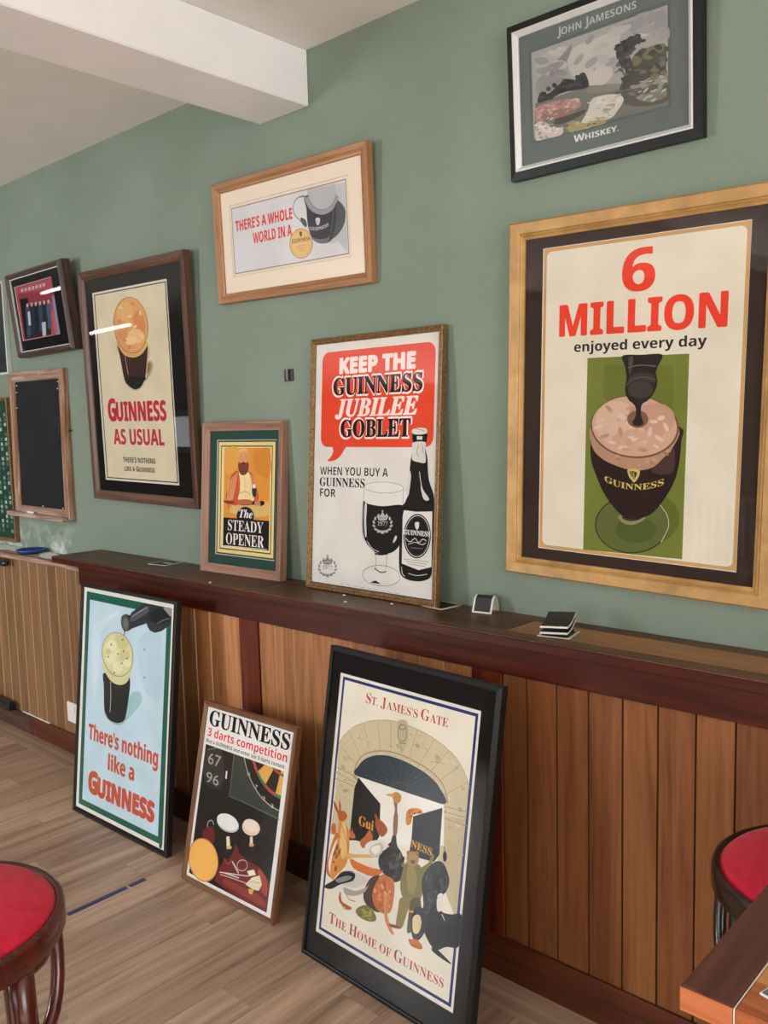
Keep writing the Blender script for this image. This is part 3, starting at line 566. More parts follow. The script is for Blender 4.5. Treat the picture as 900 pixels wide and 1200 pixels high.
 ('b','b3b0aa',[1631,1001,2379,871,2870,964,2750,1448,2468,1708,2071,1752,1673,1503]),
 ('b','a4a3a0',[726,905,1220,839,1578,839,1328,1166,831,1388]),
 ('b','7f8083',[1079,1350,1270,1101,1575,912,1695,823,1629,1049,1445,1246,1200,1381]),
 ('b','8a8b8c',[2928,794,3557,795,3911,811,3904,1259,3552,1067,3137,994]),
 ('b','949494',[2459,1546,2336,1586,2123,1530,2114,1456,2323,1467]),
 ('b','949494',[3637,769,3502,841,3234,810,3205,719,3456,694]),
 ('b','a9a8a5',[3695,932,3579,1021,3347,959,3321,830,3537,815]),
 ('b','8a8b8c',[3732,913,3601,970,3351,932,3330,851,3567,840]),
 ('b','8a8b8c',[1091,1033,937,1062,706,957,719,863,957,911]),
 ('b','a9a8a5',[2630,1091,2516,1176,2268,1169,2231,1078,2456,1030]),
 ('b','b3b0aa',[1545,871,1458,900,1304,859,1297,805,1446,812]),
 ('b','8a8b8c',[1073,1224,954,1274,751,1209,745,1118,945,1128]),
 ('b','949494',[4088,1255,3990,1370,3748,1359,3696,1235,3908,1172]),
 ('b','b3b0aa',[2068,958,1998,1104,1746,1135,1662,1006,1863,897]),
 ('b','949494',[1983,1124,1950,1235,1793,1313,1729,1249,1847,1132]),
 ('b','8a8b8c',[2244,792,2233,897,2102,957,2033,889,2121,787]),
 ('b','8a8b8c',[1562,1437,1419,1448,1222,1338,1245,1258,1456,1320]),
 ('b','949494',[2768,1418,2704,1532,2503,1590,2444,1511,2609,1405]),
 ('b','b3b0aa',[3621,1117,3528,1179,3335,1168,3309,1098,3487,1067]),
 ('b','a9a8a5',[3011,904,2884,986,2637,925,2613,804,2844,792]),
 ('b','b3b0aa',[2501,1347,2387,1481,2098,1474,2034,1333,2285,1256]),
 ('b','8a8b8c',[3643,949,3504,975,3291,870,3300,779,3519,828]),
 ('b','b3b0aa',[2215,1414,2219,1544,2076,1624,1984,1544,2070,1414]),
 ('b','b3b0aa',[1574,1247,1422,1297,1187,1192,1196,1076,1436,1111]),
 ('b','8a8b8c',[3802,848,3704,889,3529,833,3520,758,3690,767]),
 ('b','8a8b8c',[1609,1652,1411,1653,1132,1500,1162,1405,1458,1501]),
 ('b','8a8b8c',[1012,1302,974,1389,827,1423,775,1357,890,1282]),
 ('b','949494',[4004,1200,3891,1298,3642,1267,3603,1149,3828,1108]),
 ('b','a9a8a5',[3153,862,3042,950,2797,955,2758,870,2979,813]),
 ('b','b3b0aa',[2518,1432,2503,1570,2336,1665,2248,1584,2361,1439]),
 ('b','a9a8a5',[2606,1391,2498,1407,2353,1319,2372,1249,2529,1293]),
 ('b','8a8b8c',[3445,844,3422,996,3238,1104,3148,1017,3277,855]),
 ('b','b3b0aa',[1454,988,1305,986,1092,873,1110,806,1334,878]),
 ('b','b3b0aa',[2820,1233,2698,1280,2474,1242,2458,1171,2673,1166]),
 ('b','949494',[3692,1057,3590,1115,3409,1050,3399,951,3575,956]),
 ('b','a9a8a5',[2634,1458,2466,1467,2239,1327,2269,1232,2514,1315]),
 ('b','949494',[2336,1296,2276,1411,2075,1455,2011,1365,2173,1267]),
 ('b','b3b0aa',[1243,1481,1185,1633,957,1752,874,1672,1052,1504]),
 ('b','8a8b8c',[1493,1169,1332,1261,1006,1246,967,1145,1270,1098]),
 ('b','949494',[3646,1140,3502,1150,3275,1052,3281,981,3511,1036]),
 ('b','b9b4ac',[2076,1607,2583,1546,2688,1764,2463,1899,2126,1838]),
 ('b','8c8d8c',[770,1372,1319,1412,1189,1679,757,1674]),
 ('p','6f716c',[687,1862,2126,1838,2846,1995,3962,2092,3963,2697,3963,2697,621,2697]),
 ('b','7d7f77',[2068,1873,2462,1908,2846,1985,2898,2079,2624,2083,2121,2008]),
 ('b','393c3b',[762,1869,807,1686,914,1652,1003,1734,1158,1697,1312,1610,1462,1622,1612,1562,1757,1623,1906,1514,2031,1571,2097,1846,1837,1850,1425,1813,1059,1874]),
 ('b','4b4e49',[2843,2113,2984,1864,3124,1595,3337,1490,3648,1437,3910,1555,3924,1900,3891,2097,3586,2065,3324,2138,3058,2152]),
 ('b','6f6a55',[3337,1490,3597,1423,3891,1459,3908,1646,3647,1528,3439,1587]),
 ('b','3a3f3e',[2781,1291,2865,1173,3081,1126,3302,1124,3384,1226,3278,1275,3182,1355,3048,1388,2913,1422,2804,1463]),
 ('b','3f4442',[2859,1454,3021,1404,3125,1549,3147,1742,3038,1831,2961,1693,2855,1595]),
 ('s','353a39',32,[3048,1411,3005,1658,3010,1894,2951,2116]),
 ('s','3d4240',23,[2743,1731,2879,1719,2984,1841]),
 ('s','3d4240',28,[2857,1524,2774,1597]),
 ('b','8a8a83',[3112,2132,3324,2115,3534,2052,3901,2100,3920,2219,3634,2239,3269,2232]),
 ('b','55574f',[2623,2155,3111,2179,3939,2269,3954,2617,3315,2582,2891,2387]),
 ('b','79796d',[3213,2369,3529,2352,3887,2394,3894,2534,3525,2538]),
 ('b','c2bfb6',[2174,2143,2457,2129,2814,2201,2946,2352,2778,2552,2610,2658,2044,2652,1871,2614,2052,2383]),
 ('b','94928a',[2422,2372,2727,2372,2670,2478,2447,2475]),
 ('b','a3837d',[714,1970,1057,1940,1539,1975,1830,2084,1884,2221,1529,2262,1228,2268,733,2283,677,2116]),
 ('b','8a6d68',[801,2144,1293,2157,1767,2218,1586,2325,1042,2327]),
 ('b','bdb5b2',[693,2325,919,2325,1097,2492,1398,2584,1363,2728,965,2719,679,2684]),
 ('b','96906a',[1490,2529,1699,2501,1987,2615,2443,2620,2496,2729,2099,2739,1633,2711]),
 ('b','4a4d48',[1225,2343,1645,2339,1996,2321,1936,2406,1521,2486,1221,2469]),
 ('b','c2bfb6',[2152,2516,2104,2519,2029,2494,2030,2475,2106,2489]),
 ('b','a9a7a0',[2891,2203,2845,2248,2740,2273,2721,2243,2815,2200]),
 ('b','c2bfb6',[2577,2617,2516,2647,2398,2648,2387,2618,2498,2599]),
 ('b','a9a7a0',[2491,2209,2465,2257,2383,2289,2360,2261,2427,2211]),
 ('b','d0cdc4',[2145,2596,2106,2601,2047,2576,2050,2556,2111,2568]),
 ('b','a9a7a0',[2406,2406,2351,2400,2271,2361,2275,2344,2359,2372]),
 ('b','c2bfb6',[2327,2510,2272,2549,2158,2562,2142,2531,2247,2499]),
 ('b','d0cdc4',[2687,2563,2656,2575,2598,2568,2595,2552,2650,2549]),
 ('b','d0cdc4',[2583,2331,2516,2332,2415,2288,2420,2259,2524,2286]),
 ('b','c2bfb6',[2511,2369,2473,2421,2371,2452,2347,2418,2434,2367]),
 ('b','a9a7a0',[2750,2426,2694,2436,2602,2408,2602,2380,2694,2391]),
 ('b','c2bfb6',[2325,2454,2304,2490,2242,2516,2224,2496,2276,2457]),
 ('b','c2bfb6',[2119,2418,2081,2425,2018,2409,2017,2393,2080,2398]),
 ('b','a9a7a0',[2653,2587,2621,2601,2562,2593,2558,2575,2614,2571]),
 ('b','a9a7a0',[2590,2510,2551,2534,2474,2528,2466,2501,2538,2490]),
 ('b','c2bfb6',[2871,2346,2829,2350,2760,2331,2760,2314,2829,2323]),
 ('b','c2bfb6',[2857,2365,2803,2354,2725,2312,2731,2296,2812,2329]),
 ('b','a9a7a0',[2308,2547,2281,2571,2221,2583,2211,2566,2265,2544]),
 ('b','d0cdc4',[2418,2170,2376,2197,2292,2208,2282,2189,2360,2165]),
 ('b','d0cdc4',[2898,2352,2841,2345,2755,2305,2760,2288,2848,2317]),
 ('b','a9a7a0',[2774,2307,2730,2317,2655,2307,2652,2291,2726,2292]),
 ('b','d0cdc4',[2439,2244,2383,2279,2270,2278,2257,2243,2362,2222]),
 ('b','a9a7a0',[2599,2547,2531,2542,2439,2487,2450,2459,2549,2496]),
 ('b','d0cdc4',[2171,2521,2108,2526,2005,2497,2005,2475,2108,2490]),
 ('b','c2bfb6',[2696,2456,2620,2459,2505,2410,2510,2378,2628,2406]),
 ('b','d0cdc4',[2166,2222,2126,2223,2062,2200,2063,2186,2128,2200]),
 ('b','393c3b',[1882,1616,1817,1625,1755,1568,1783,1524,1861,1554]),
 ('b','393c3b',[1501,1664,1436,1685,1370,1631,1395,1576,1475,1597]),
 ('b','393c3b',[1512,1585,1494,1631,1427,1622,1404,1569,1456,1546]),
 ('b','4b4e4a',[1600,1625,1544,1658,1480,1611,1496,1548,1570,1557]),
 ('b','393c3b',[1602,1599,1568,1630,1500,1611,1492,1568,1555,1561]),
 ('b','4b4e4a',[1639,1689,1630,1733,1573,1734,1546,1691,1587,1663]),
 ('b','4b4e4a',[1600,1671,1565,1707,1498,1684,1490,1633,1553,1625]),
 ('b','4b4e4a',[1563,1584,1542,1656,1459,1632,1429,1545,1494,1515]),
 ('b','393c3b',[2072,1698,2037,1709,1996,1681,2004,1652,2051,1662]),
 ('b','393c3b',[1645,1629,1580,1660,1502,1607,1519,1544,1607,1558]),
 ('b','4b4e4a',[1123,1629,1099,1684,1021,1669,996,1605,1059,1580]),
 ('b','393c3b',[1276,1595,1247,1646,1175,1623,1158,1557,1221,1540]),
 ('b','2f3534',[3056,1293,2998,1326,2885,1306,2873,1260,2980,1252]),
 ('b','2f3534',[3128,1416,3079,1429,3011,1389,3018,1352,3090,1369]),
 ('b','3a3f3e',[2983,1200,2981,1252,2920,1273,2885,1235,2924,1190]),
 ('b','4b514e',[2964,1298,2903,1327,2796,1293,2791,1242,2895,1245]),
 ('b','4b514e',[3248,1354,3232,1400,3163,1414,3137,1378,3189,1340]),
 ('b','3a3f3e',[3354,1121,3318,1179,3214,1176,3184,1116,3271,1081]),
 ('b','2f3534',[3068,1284,3050,1339,2970,1344,2938,1293,2999,1255]),
 ('b','3a3f3e',[3056,1353,3007,1362,2934,1326,2938,1294,3014,1311]),
 ('b','3a3f3e',[3486,1270,3434,1296,3337,1273,3329,1233,3421,1231]),
 ('b','2f3534',[3129,1372,3097,1390,3039,1375,3034,1348,3090,1346]),
 ('b','4b514e',[3298,1137,3297,1180,3248,1197,3219,1164,3249,1127]),
 ('b','3a3f3e',[3332,1256,3264,1292,3151,1244,3150,1178,3262,1186]),
 ('b','2f3534',[3062,1318,3035,1348,2969,1344,2956,1311,3013,1296]),
 ('b','3a3f3e',[2922,1230,2875,1282,2760,1275,2737,1217,2837,1190]),
 ('b','3a3f3e',[3164,1373,3119,1389,3043,1363,3041,1330,3116,1336]),
 ('b','4b514e',[3001,1181,2953,1193,2885,1154,2892,1117,2964,1134]),
 ('b','3a3f3e',[3167,1301,3165,1350,3109,1361,3076,1320,3112,1283]),
 ('b','4b514e',[2961,1272,2896,1283,2796,1237,2801,1197,2902,1219]),
 ('b','4b514e',[3328,1159,3305,1220,3213,1227,3178,1171,3249,1128]),
 ('b','2f3534',[2908,1197,2866,1236,2775,1218,2761,1169,2843,1156]),
 ('b','4b514e',[3172,1422,3131,1467,3034,1457,3014,1405,3100,1384]),
 ('b','3a3f3e',[3355,1297,3312,1303,3257,1265,3267,1236,3327,1256]),
 ('b','2f3534',[3023,1130,3026,1190,2961,1219,2918,1177,2956,1122]),
 ('b','3a3f3e',[3359,1196,3342,1278,3233,1288,3182,1211,3261,1154]),
 ('b','3a3f3e',[3369,1143,3340,1165,3283,1151,3277,1122,3329,1117]),
 ('b','3a3f3e',[3197,1113,3167,1179,3058,1191,3021,1131,3107,1083]),
 ('b','3f4442',[3229,1741,3164,1744,3097,1684,3120,1643,3202,1678]),
 ('b','4d524f',[2919,1496,2867,1502,2802,1457,2814,1423,2887,1448]),
 ('b','4d524f',[2985,1694,2943,1689,2892,1651,2902,1632,2959,1659]),
 ('b','606460',[3092,1516,3039,1524,2974,1478,2987,1442,3060,1466]),
 ('b','3f4442',[3044,1452,3019,1469,2970,1458,2965,1435,3010,1432]),
 ('b','606460',[3000,1719,2957,1717,2906,1679,2917,1656,2975,1681]),
 ('b','3f4442',[3017,1581,2983,1586,2943,1556,2952,1533,2998,1548]),
 ('b','4d524f',[2981,1689,2952,1700,2901,1685,2900,1664,2949,1666]),
 ('b','4d524f',[3171,1791,3129,1786,3084,1744,3099,1723,3153,1752]),
 ('b','606460',[3169,1816,3117,1803,3064,1748,3082,1728,3147,1770]),
 ('b','4d524f',[2955,1757,2897,1748,2831,1692,2848,1666,2925,1706]),
 ('b','606460',[2864,1598,2851,1631,2803,1629,2786,1595,2823,1576]),
 ('b','4d524f',[3114,1682,3065,1695,3006,1652,3018,1613,3086,1632]),
 ('b','606460',[3049,1832,3016,1863,2945,1850,2934,1810,2999,1799]),
 ('b','4b4e49',[3215,2040,3149,2063,3068,2007,3084,1949,3175,1969]),
 ('b','6f6a55',[3784,1849,3753,1907,3659,1898,3634,1834,3711,1804]),
 ('b','4b4e49',[3488,1442,3444,1515,3311,1529,3274,1463,3383,1409]),
 ('b','3f4340',[3309,1793,3285,1874,3172,1884,3125,1809,3211,1753]),
 ('b','3f4340',[3128,1968,3039,1995,2898,1937,2901,1875,3043,1894]),
 ('b','5c5f56',[3704,2066,3685,2147,3578,2170,3529,2103,3608,2039]),
 ('b','6f6a55',[3747,2074,3686,2139,3543,2129,3517,2057,3643,2023]),
 ('b','3f4340',[3697,1527,3678,1609,3568,1637,3518,1571,3598,1503]),
 ('b','6f6a55',[3342,1816,3301,1847,3215,1838,3203,1802,3282,1789]),
 ('b','3f4340',[3289,1670,3282,1724,3215,1741,3181,1699,3227,1655]),
 ('b','4b4e49',[3951,1751,3952,1830,3865,1854,3811,1790,3865,1726]),
 ('b','6f6a55',[3956,2039,3909,2087,3806,2067,3790,2005,3883,1988]),
 ('b','3f4340',[3403,1493,3363,1567,3236,1579,3196,1511,3300,1458]),
 ('b','4b4e49',[4008,1579,3943,1634,3807,1605,3790,1533,3915,1517]),
 ('b','4b4e49',[3416,1697,3384,1783,3255,1820,3208,1758,3307,1682]),
 ('b','6f6a55',[3879,1513,3872,1592,3777,1614,3725,1547,3789,1485]),
 ('b','4b4e49',[3436,2005,3402,2031,3331,2024,3321,1993,3386,1982]),
 ('b','6f6a55',[3801,1452,3799,1512,3730,1538,3689,1494,3734,1440]),
 ('b','6f6a55',[3393,1643,3302,1698,3156,1629,3158,1531,3305,1540]),
 ('b','5c5f56',[3909,1771,3852,1788,3785,1738,3801,1690,3877,1711]),
 ('b','5c5f56',[3817,2061,3755,2110,3628,2087,3613,2023,3730,2008]),
 ('b','6f6a55',[3360,1657,3319,1720,3201,1728,3170,1670,3268,1626]),
 ('b','3f4340',[3846,1546,3767,1555,3677,1481,3701,1426,3806,1466]),
 ('b','3f4340',[3059,1895,3041,1955,2958,1961,2924,1904,2986,1864]),
 ('b','3f4340',[3877,1951,3795,1989,3653,1943,3648,1877,3787,1883]),
 ('b','6f6a55',[3632,1669,3543,1688,3411,1623,3418,1563,3555,1592]),
 ('b','6f6a55',[3483,1895,3438,1931,3347,1911,3336,1863,3420,1852]),
 ('b','6f6a55',[3905,1808,3896,1882,3804,1903,3758,1841,3821,1783]),
 ('b','3f4340',[3804,1887,3743,1886,3667,1831,3681,1798,3765,1832]),
 ('b','6f6a55',[3737,2016,3709,2101,3586,2131,3538,2065,3632,1994]),
 ('b','4b4e49',[3486,1789,3451,1834,3362,1832,3342,1786,3419,1760]),
 ('b','4b4e49',[3326,1860,3303,1927,3204,1940,3166,1880,3241,1831]),
 ('b','6f6a55',[3770,1957,3697,1986,3582,1935,3584,1875,3701,1888]),
 ('b','3f4340',[3607,1869,3536,1878,3432,1826,3439,1785,3547,1812]),
 ('b','2f3232',[2042,1726,2001,1766,1907,1757,1891,1710,1974,1691]),
 ('b','4a4d4b',[1574,1703,1530,1757,1431,1732,1413,1661,1502,1643]),
 ('b','4a4d4b',[1950,1795,1876,1807,1791,1745,1813,1693,1911,1725]),
 ('b','4a4d4b',[1675,1701,1645,1758,1559,1740,1535,1672,1607,1648]),
 ('b','2f3232',[1131,1835,1070,1836,1003,1783,1023,1750,1102,1782]),
 ('b','393c3b',[1951,1698,1908,1747,1815,1720,1802,1654,1886,1641]),
 ('b','4a4d4b',[1793,1654,1782,1718,1695,1743,1653,1695,1714,1639]),
 ('b','4a4d4b',[918,1798,857,1802,785,1751,802,1717,884,1746]),
 ('b','393c3b',[1598,1785,1532,1808,1460,1753,1482,1695,1568,1715]),
 ('b','2f3232',[2011,1811,1979,1848,1905,1835,1891,1790,1957,1776]),
 ('b','393c3b',[1010,1724,967,1727,916,1691,929,1665,987,1685]),
 ('b','393c3b',[1698,1616,1664,1628,1609,1606,1610,1582,1665,1588]),
 ('b','393c3b',[1324,1763,1261,1789,1162,1747,1165,1696,1265,1706]),
 ('b','2f3232',[990,1707,951,1723,884,1701,883,1672,948,1675]),
 ('b','393c3b',[1600,1656,1542,1700,1445,1659,1443,1588,1539,1586]),
 ('b','2f3232',[1752,1636,1715,1674,1638,1654,1626,1604,1697,1593]),
 ('b','4a4d4b',[1607,1743,1556,1752,1494,1710,1508,1675,1578,1696]),
 ('b','4a4d4b',[1871,1731,1842,1757,1777,1750,1766,1719,1825,1708]),
 ('b','2f3232',[1519,1780,1459,1821,1353,1785,1347,1722,1450,1719]),
 ('b','2f3232',[1656,1601,1621,1622,1561,1600,1559,1565,1618,1566]),
 ('b','393c3b',[1187,1852,1125,1889,1017,1855,1012,1796,1117,1795]),
 ('b','393c3b',[1977,1602,1970,1650,1907,1656,1876,1612,1920,1578]),
 ('b','393c3b',[1966,1818,1929,1864,1850,1839,1838,1777,1910,1764]),
 ('b','2f3232',[1402,1755,1372,1777,1312,1768,1304,1741,1360,1733]),
 ('b','c2a49e',[825,2219,782,2226,722,2198,727,2173,790,2185]),
 ('b','8a6d68',[1375,2204,1345,2201,1306,2176,1311,2165,1354,2182]),
 ('b','c2a49e',[1776,2178,1755,2204,1702,2211,1689,2189,1735,2169]),
 ('b','c2a49e',[1598,2178,1543,2178,1464,2138,1471,2114,1554,2139]),
 ('b','a3837d',[1881,2189,1833,2195,1777,2155,1790,2124,1855,2145]),
 ('b','a3837d',[1310,2004,1289,2039,1226,2039,1208,2003,1260,1981]),
 ('b','c2a49e',[1185,2297,1155,2329,1081,2337,1066,2309,1130,2285]),
 ('b','b7958e',[819,2059,810,2090,763,2108,744,2088,779,2058]),
 ('b','b7958e',[1287,2110,1245,2138,1158,2133,1147,2101,1227,2087]),
 ('b','c2a49e',[1263,2126,1220,2140,1149,2118,1148,2091,1219,2097]),
 ('b','a3837d',[1594,2226,1574,2264,1508,2275,1487,2244,1541,2214]),
 ('b','8a6d68',[928,2162,890,2188,820,2167,816,2128,883,2125]),
 ('b','b7958e',[1287,2236,1253,2260,1182,2259,1172,2233,1237,2220]),
 ('b','a3837d',[1296,2316,1249,2318,1193,2279,1207,2253,1270,2276]),
 ('b','8a6d68',[1070,2116,1029,2147,946,2135,935,2098,1012,2086]),
 ('b','b7958e',[1887,2084,1837,2092,1759,2060,1763,2031,1842,2046]),
 ('b','8a6d68',[897,2154,877,2172,832,2169,825,2149,865,2140]),
 ('b','b7958e',[748,2000,710,2013,645,1998,643,1974,706,1975]),
 ('b','c2a49e',[1863,2115,1834,2127,1784,2113,1783,2091,1832,2092]),
 ('b','8a6d68',[999,2148,966,2158,919,2136,922,2113,972,2121]),
 ('b','a3837d',[1896,2190,1875,2213,1827,2205,1819,2177,1861,2168]),
 ('b','8a6d68',[1289,2289,1238,2299,1158,2270,1160,2242,1241,2254]),
 ('b','c2a49e',[1047,2254,1044,2281,1010,2296,991,2279,1015,2253]),
 ('b','a3837d',[758,2023,747,2068,683,2089,654,2059,701,2018]),
 ('b','a3837d',[1158,2166,1125,2211,1038,2204,1018,2155,1092,2131]),
 ('b','a3837d',[745,2178,723,2220,650,2246,627,2220,686,2177]),
 ('b','c2a49e',[1783,2029,1763,2053,1713,2053,1701,2029,1744,2014]),
 ('b','c2a49e',[1845,2074,1796,2084,1731,2046,1740,2013,1811,2031]),
 ('b','b7958e',[968,2145,951,2177,895,2196,877,2175,922,2143]),
 ('b','a3837d',[1007,2088,961,2106,881,2086,878,2057,956,2058]),
 ('b','c2a49e',[1713,2033,1696,2050,1656,2047,1649,2028,1684,2019]),
 ('b','8a6d68',[1340,2033,1329,2053,1293,2062,1282,2047,1311,2029]),
 ('b','a3837d',[1763,2205,1760,2232,1726,2243,1707,2222,1730,2199]),
 ('b','8a6d68',[1064,1959,1062,2006,1003,2027,968,1993,1006,1950]),
 ('b','c2a49e',[1597,2108,1579,2130,1533,2134,1523,2115,1563,2099]),
 ('b','8a6d68',[1472,1967,1455,2015,1381,2031,1353,1993,1409,1954]),
 ('b','b7958e',[870,2142,845,2185,766,2191,743,2152,807,2122]),
 ('b','c2a49e',[1104,2127,1065,2135,1012,2107,1018,2082,1075,2095]),
 ('b','a3837d',[1772,2264,1717,2259,1644,2214,1654,2191,1733,2221]),
 ('b','b7958e',[1105,2004,1057,2026,973,2004,969,1968,1051,1968]),
 ('b','bdb5b2',[1361,2657,1328,2658,1295,2630,1307,2611,1348,2628]),
 ('b','d6d1cf',[1014,2580,977,2577,935,2545,946,2528,995,2550]),
 ('b','bdb5b2',[1247,2671,1206,2676,1168,2642,1185,2616,1234,2634]),
 ('b','8f8a86',[956,2368,926,2375,886,2354,892,2333,935,2342]),
 ('b','8f8a86',[991,2501,952,2515,892,2492,894,2464,955,2470]),
 ('b','bdb5b2',[776,2587,749,2582,721,2556,730,2546,764,2565]),
 ('b','8f8a86',[799,2586,777,2600,741,2587,740,2565,776,2564]),
 ('b','bdb5b2',[1059,2449,1014,2456,967,2419,983,2390,1040,2408]),
 ('b','bdb5b2',[1432,2584,1407,2608,1352,2600,1344,2571,1393,2561]),
 ('b','8f8a86',[741,2405,697,2419,638,2388,645,2355,709,2366]),
 ('b','8f8a86',[1011,2711,968,2707,928,2668,946,2647,998,2674]),
 ('b','d6d1cf',[908,2469,860,2474,799,2438,809,2410,876,2429]),
 ('b','bdb5b2',[1172,2726,1138,2736,1087,2714,1090,2691,1142,2698]),
 ('b','8f8a86',[842,2585,797,2590,754,2552,774,2524,828,2544]),
 ('b','8f8a86',[947,2403,902,2410,854,2374,869,2344,926,2362]),
 ('b','8f8a86',[887,2685,841,2697,783,2662,795,2629,859,2643]),
 ('b','bdb5b2',[774,2523,730,2523,694,2484,718,2460,767,2484]),
 ('b','8f8a86',[1139,2576,1093,2576,1041,2536,1056,2511,1117,2536]),
 ('b','d6d1cf',[805,2489,769,2493,720,2466,727,2447,779,2461]),
 ('b','d6d1cf',[1222,2537,1193,2541,1156,2517,1164,2499,1205,2511]),
 ('b','8f8a86',[1258,2642,1228,2652,1180,2638,1179,2619,1228,2622]),
 ('b','8f8a86',[1142,2433,1133,2456,1097,2457,1084,2434,1112,2419]),
 ('b','8f8a86',[781,2485,739,2488,685,2455,695,2432,754,2451]),
 ('b','d6d1cf',[1123,2557,1084,2566,1036,2536,1047,2507,1100,2520]),
 ('b','d6d1cf',[961,2432,943,2461,891,2458,878,2428,921,2412]),
 ('b','d6d1cf',[727,2360,706,2381,661,2372,655,2345,695,2338]),
 ('b','96906a',[1710,2733,1641,2744,1562,2689,1581,2644,1673,2671]),
 ('b','a8a27a',[2113,2693,2091,2739,2015,2747,1990,2706,2051,2672]),
 ('b','6b6a55',[1582,2564,1543,2578,1489,2550,1495,2519,1552,2528]),
 ('b','6b6a55',[1551,2593,1515,2593,1471,2563,1480,2545,1529,2564]),
 ('b','96906a',[1722,2675,1668,2668,1599,2621,1611,2600,1687,2634]),
 ('b','a8a27a',[2167,2664,2150,2688,2104,2689,2092,2666,2132,2650]),
 ('b','a8a27a',[1609,2597,1562,2619,1475,2608,1468,2579,1552,2573]),
 ('b','a8a27a',[1883,2622,1836,2625,1772,2591,1779,2565,1848,2585]),
 ('b','6b6a55',[2285,2694,2240,2701,2171,2675,2173,2653,2243,2665]),
 ('b','6b6a55',[1594,2558,1554,2597,1463,2593,1447,2552,1528,2530]),
 ('b','a8a27a',[2539,2640,2500,2644,2448,2614,2456,2590,2512,2607]),
 ('b','96906a',[2395,2695,2352,2709,2282,2687,2281,2659,2351,2664]),
 ('b','96906a',[2453,2583,2432,2622,2365,2641,2345,2613,2399,2577]),
 ('b','96906a',[2413,2615,2363,2629,2285,2599,2288,2566,2366,2576]),
 ('b','a8a27a',[1853,2546,1819,2578,1742,2579,1729,2548,1798,2528]),
 ('b','a8a27a',[2210,2640,2159,2661,2078,2629,2080,2588,2162,2595]),
 ('b','a8a27a',[2455,2627,2404,2641,2326,2609,2329,2575,2409,2585]),
 ('b','6b6a55',[2141,2652,2114,2688,2044,2708,2027,2683,2087,2649]),
 ('b','8a8a83',[3654,2391,3628,2426,3563,2455,3549,2437,3606,2398]),
 ('b','6f706a',[3238,2316,3166,2320,3067,2263,3077,2224,3184,2257]),
 ('b','a5a49d',[3735,2328,3709,2349,3655,2346,3647,2324,3697,2313]),
 ('b','8a8a83',[3496,2194,3456,2223,3372,2234,3361,2212,3438,2187]),
 ('b','8a8a83',[3842,2314,3803,2361,3704,2379,3683,2342,3768,2302]),
 ('b','a5a49d',[3864,2107,3812,2126,3724,2102,3721,2067,3807,2071]),
 ('b','8a8a83',[3880,2235,3850,2284,3763,2303,3739,2264,3811,2222]),
 ('b','a5a49d',[3491,2429,3473,2465,3415,2483,3397,2458,3444,2425]),
 ('b','a5a49d',[3692,2354,3649,2368,3572,2352,3569,2326,3643,2328]),
 ('b','8a8a83',[3251,2130,3201,2154,3108,2140,3100,2107,3189,2101]),
 ('b','8a8a83',[3565,2057,3547,2079,3502,2091,3492,2076,3531,2055]),
 ('b','a5a49d',[3420,2090,3388,2097,3333,2087,3331,2073,3385,2075]),
 ('b','8a8a83',[3583,2180,3536,2210,3442,2205,3431,2172,3518,2157]),
 ('b','6f706a',[3647,2203,3593,2195,3518,2149,3526,2128,3605,2161]),
 ('b','8a8a83',[3410,2364,3381,2382,3324,2373,3318,2349,3372,2344]),
 ('b','8a8a83',[3395,2407,3351,2430,3271,2413,3265,2380,3342,2377]),
 ('b','a5a49d',[3371,2274,3345,2292,3291,2290,3284,2271,3333,2261]),
 ('b','a5a49d',[3621,2122,3590,2140,3531,2136,3525,2115,3580,2107]),
 ('b','6f706a',[3774,2066,3758,2121,3683,2159,3653,2127,3710,2069]),
 ('b','6f706a',[3297,2228,3262,2243,3198,2230,3194,2207,3256,2205]),
 ('b','a5a49d',[3931,2371,3903,2409,3828,2422,3810,2391,3874,2359]),
 ('b','a5a49d',[3618,2433,3573,2459,3487,2446,3479,2411,3560,2403]),
 ('b','8a8a83',[3754,2117,3734,2153,3677,2183,3662,2165,3709,2125]),
 ('b','8a8a83',[3876,2160,3833,2208,3730,2221,3709,2182,3800,2144]),
 ('b','a5a49d',[3700,2511,3668,2549,3588,2559,3571,2526,3641,2497]),
 ('b','a5a49d',[3956,2224,3904,2235,3820,2204,3820,2174,3905,2187]),
 ('b','a5a49d',[3530,2234,3501,2286,3418,2329,3396,2304,3465,2245]),
 ('b','6f706a',[3924,2508,3873,2532,3780,2512,3774,2475,3864,2473]),
 ('b','6f706a',[3759,2426,3733,2455,3671,2475,3659,2458,3714,2428]),
 ('b','6f706a',[3629,2197,3568,2204,3480,2158,3487,2122,3580,2147]),
 ('b','c29d96',[914,2054,897,2074,850,2077,820,2060,837,2041,884,2038]),
 ('b','8d6560',[1038,2033,1021,2052,975,2055,945,2039,962,2019,1008,2016]),
 ('b','c29d96',[1221,2036,1205,2055,1159,2058,1129,2041,1146,2022,1192,2019]),
 ('b','8d6560',[1402,2043,1386,2063,1341,2066,1311,2049,1328,2030,1373,2027]),
 ('b','c29d96',[1639,2075,1623,2094,1579,2097,1550,2081,1566,2062,1611,2059]),
 ('b','8d6560',[971,2170,954,2189,908,2192,878,2176,894,2156,941,2153]),
 ('b','c29d96',[1155,2172,1139,2191,1093,2194,1063,2178,1080,2158,1126,2155]),
 ('b','8d6560',[1428,2165,1412,2184,1366,2187,1337,2171,1353,2151,1399,2148]),
 ('b','d8d2cf',[838,2395,821,2415,774,2419,744,2402,761,2382,808,2379]),
 ('b','d8d2cf',[958,2498,942,2518,895,2522,865,2506,882,2486,928,2482]),
 ('b','d8d2cf',[1109,2583,1093,2603,1046,2607,1017,2590,1033,2570,1080,2567]),
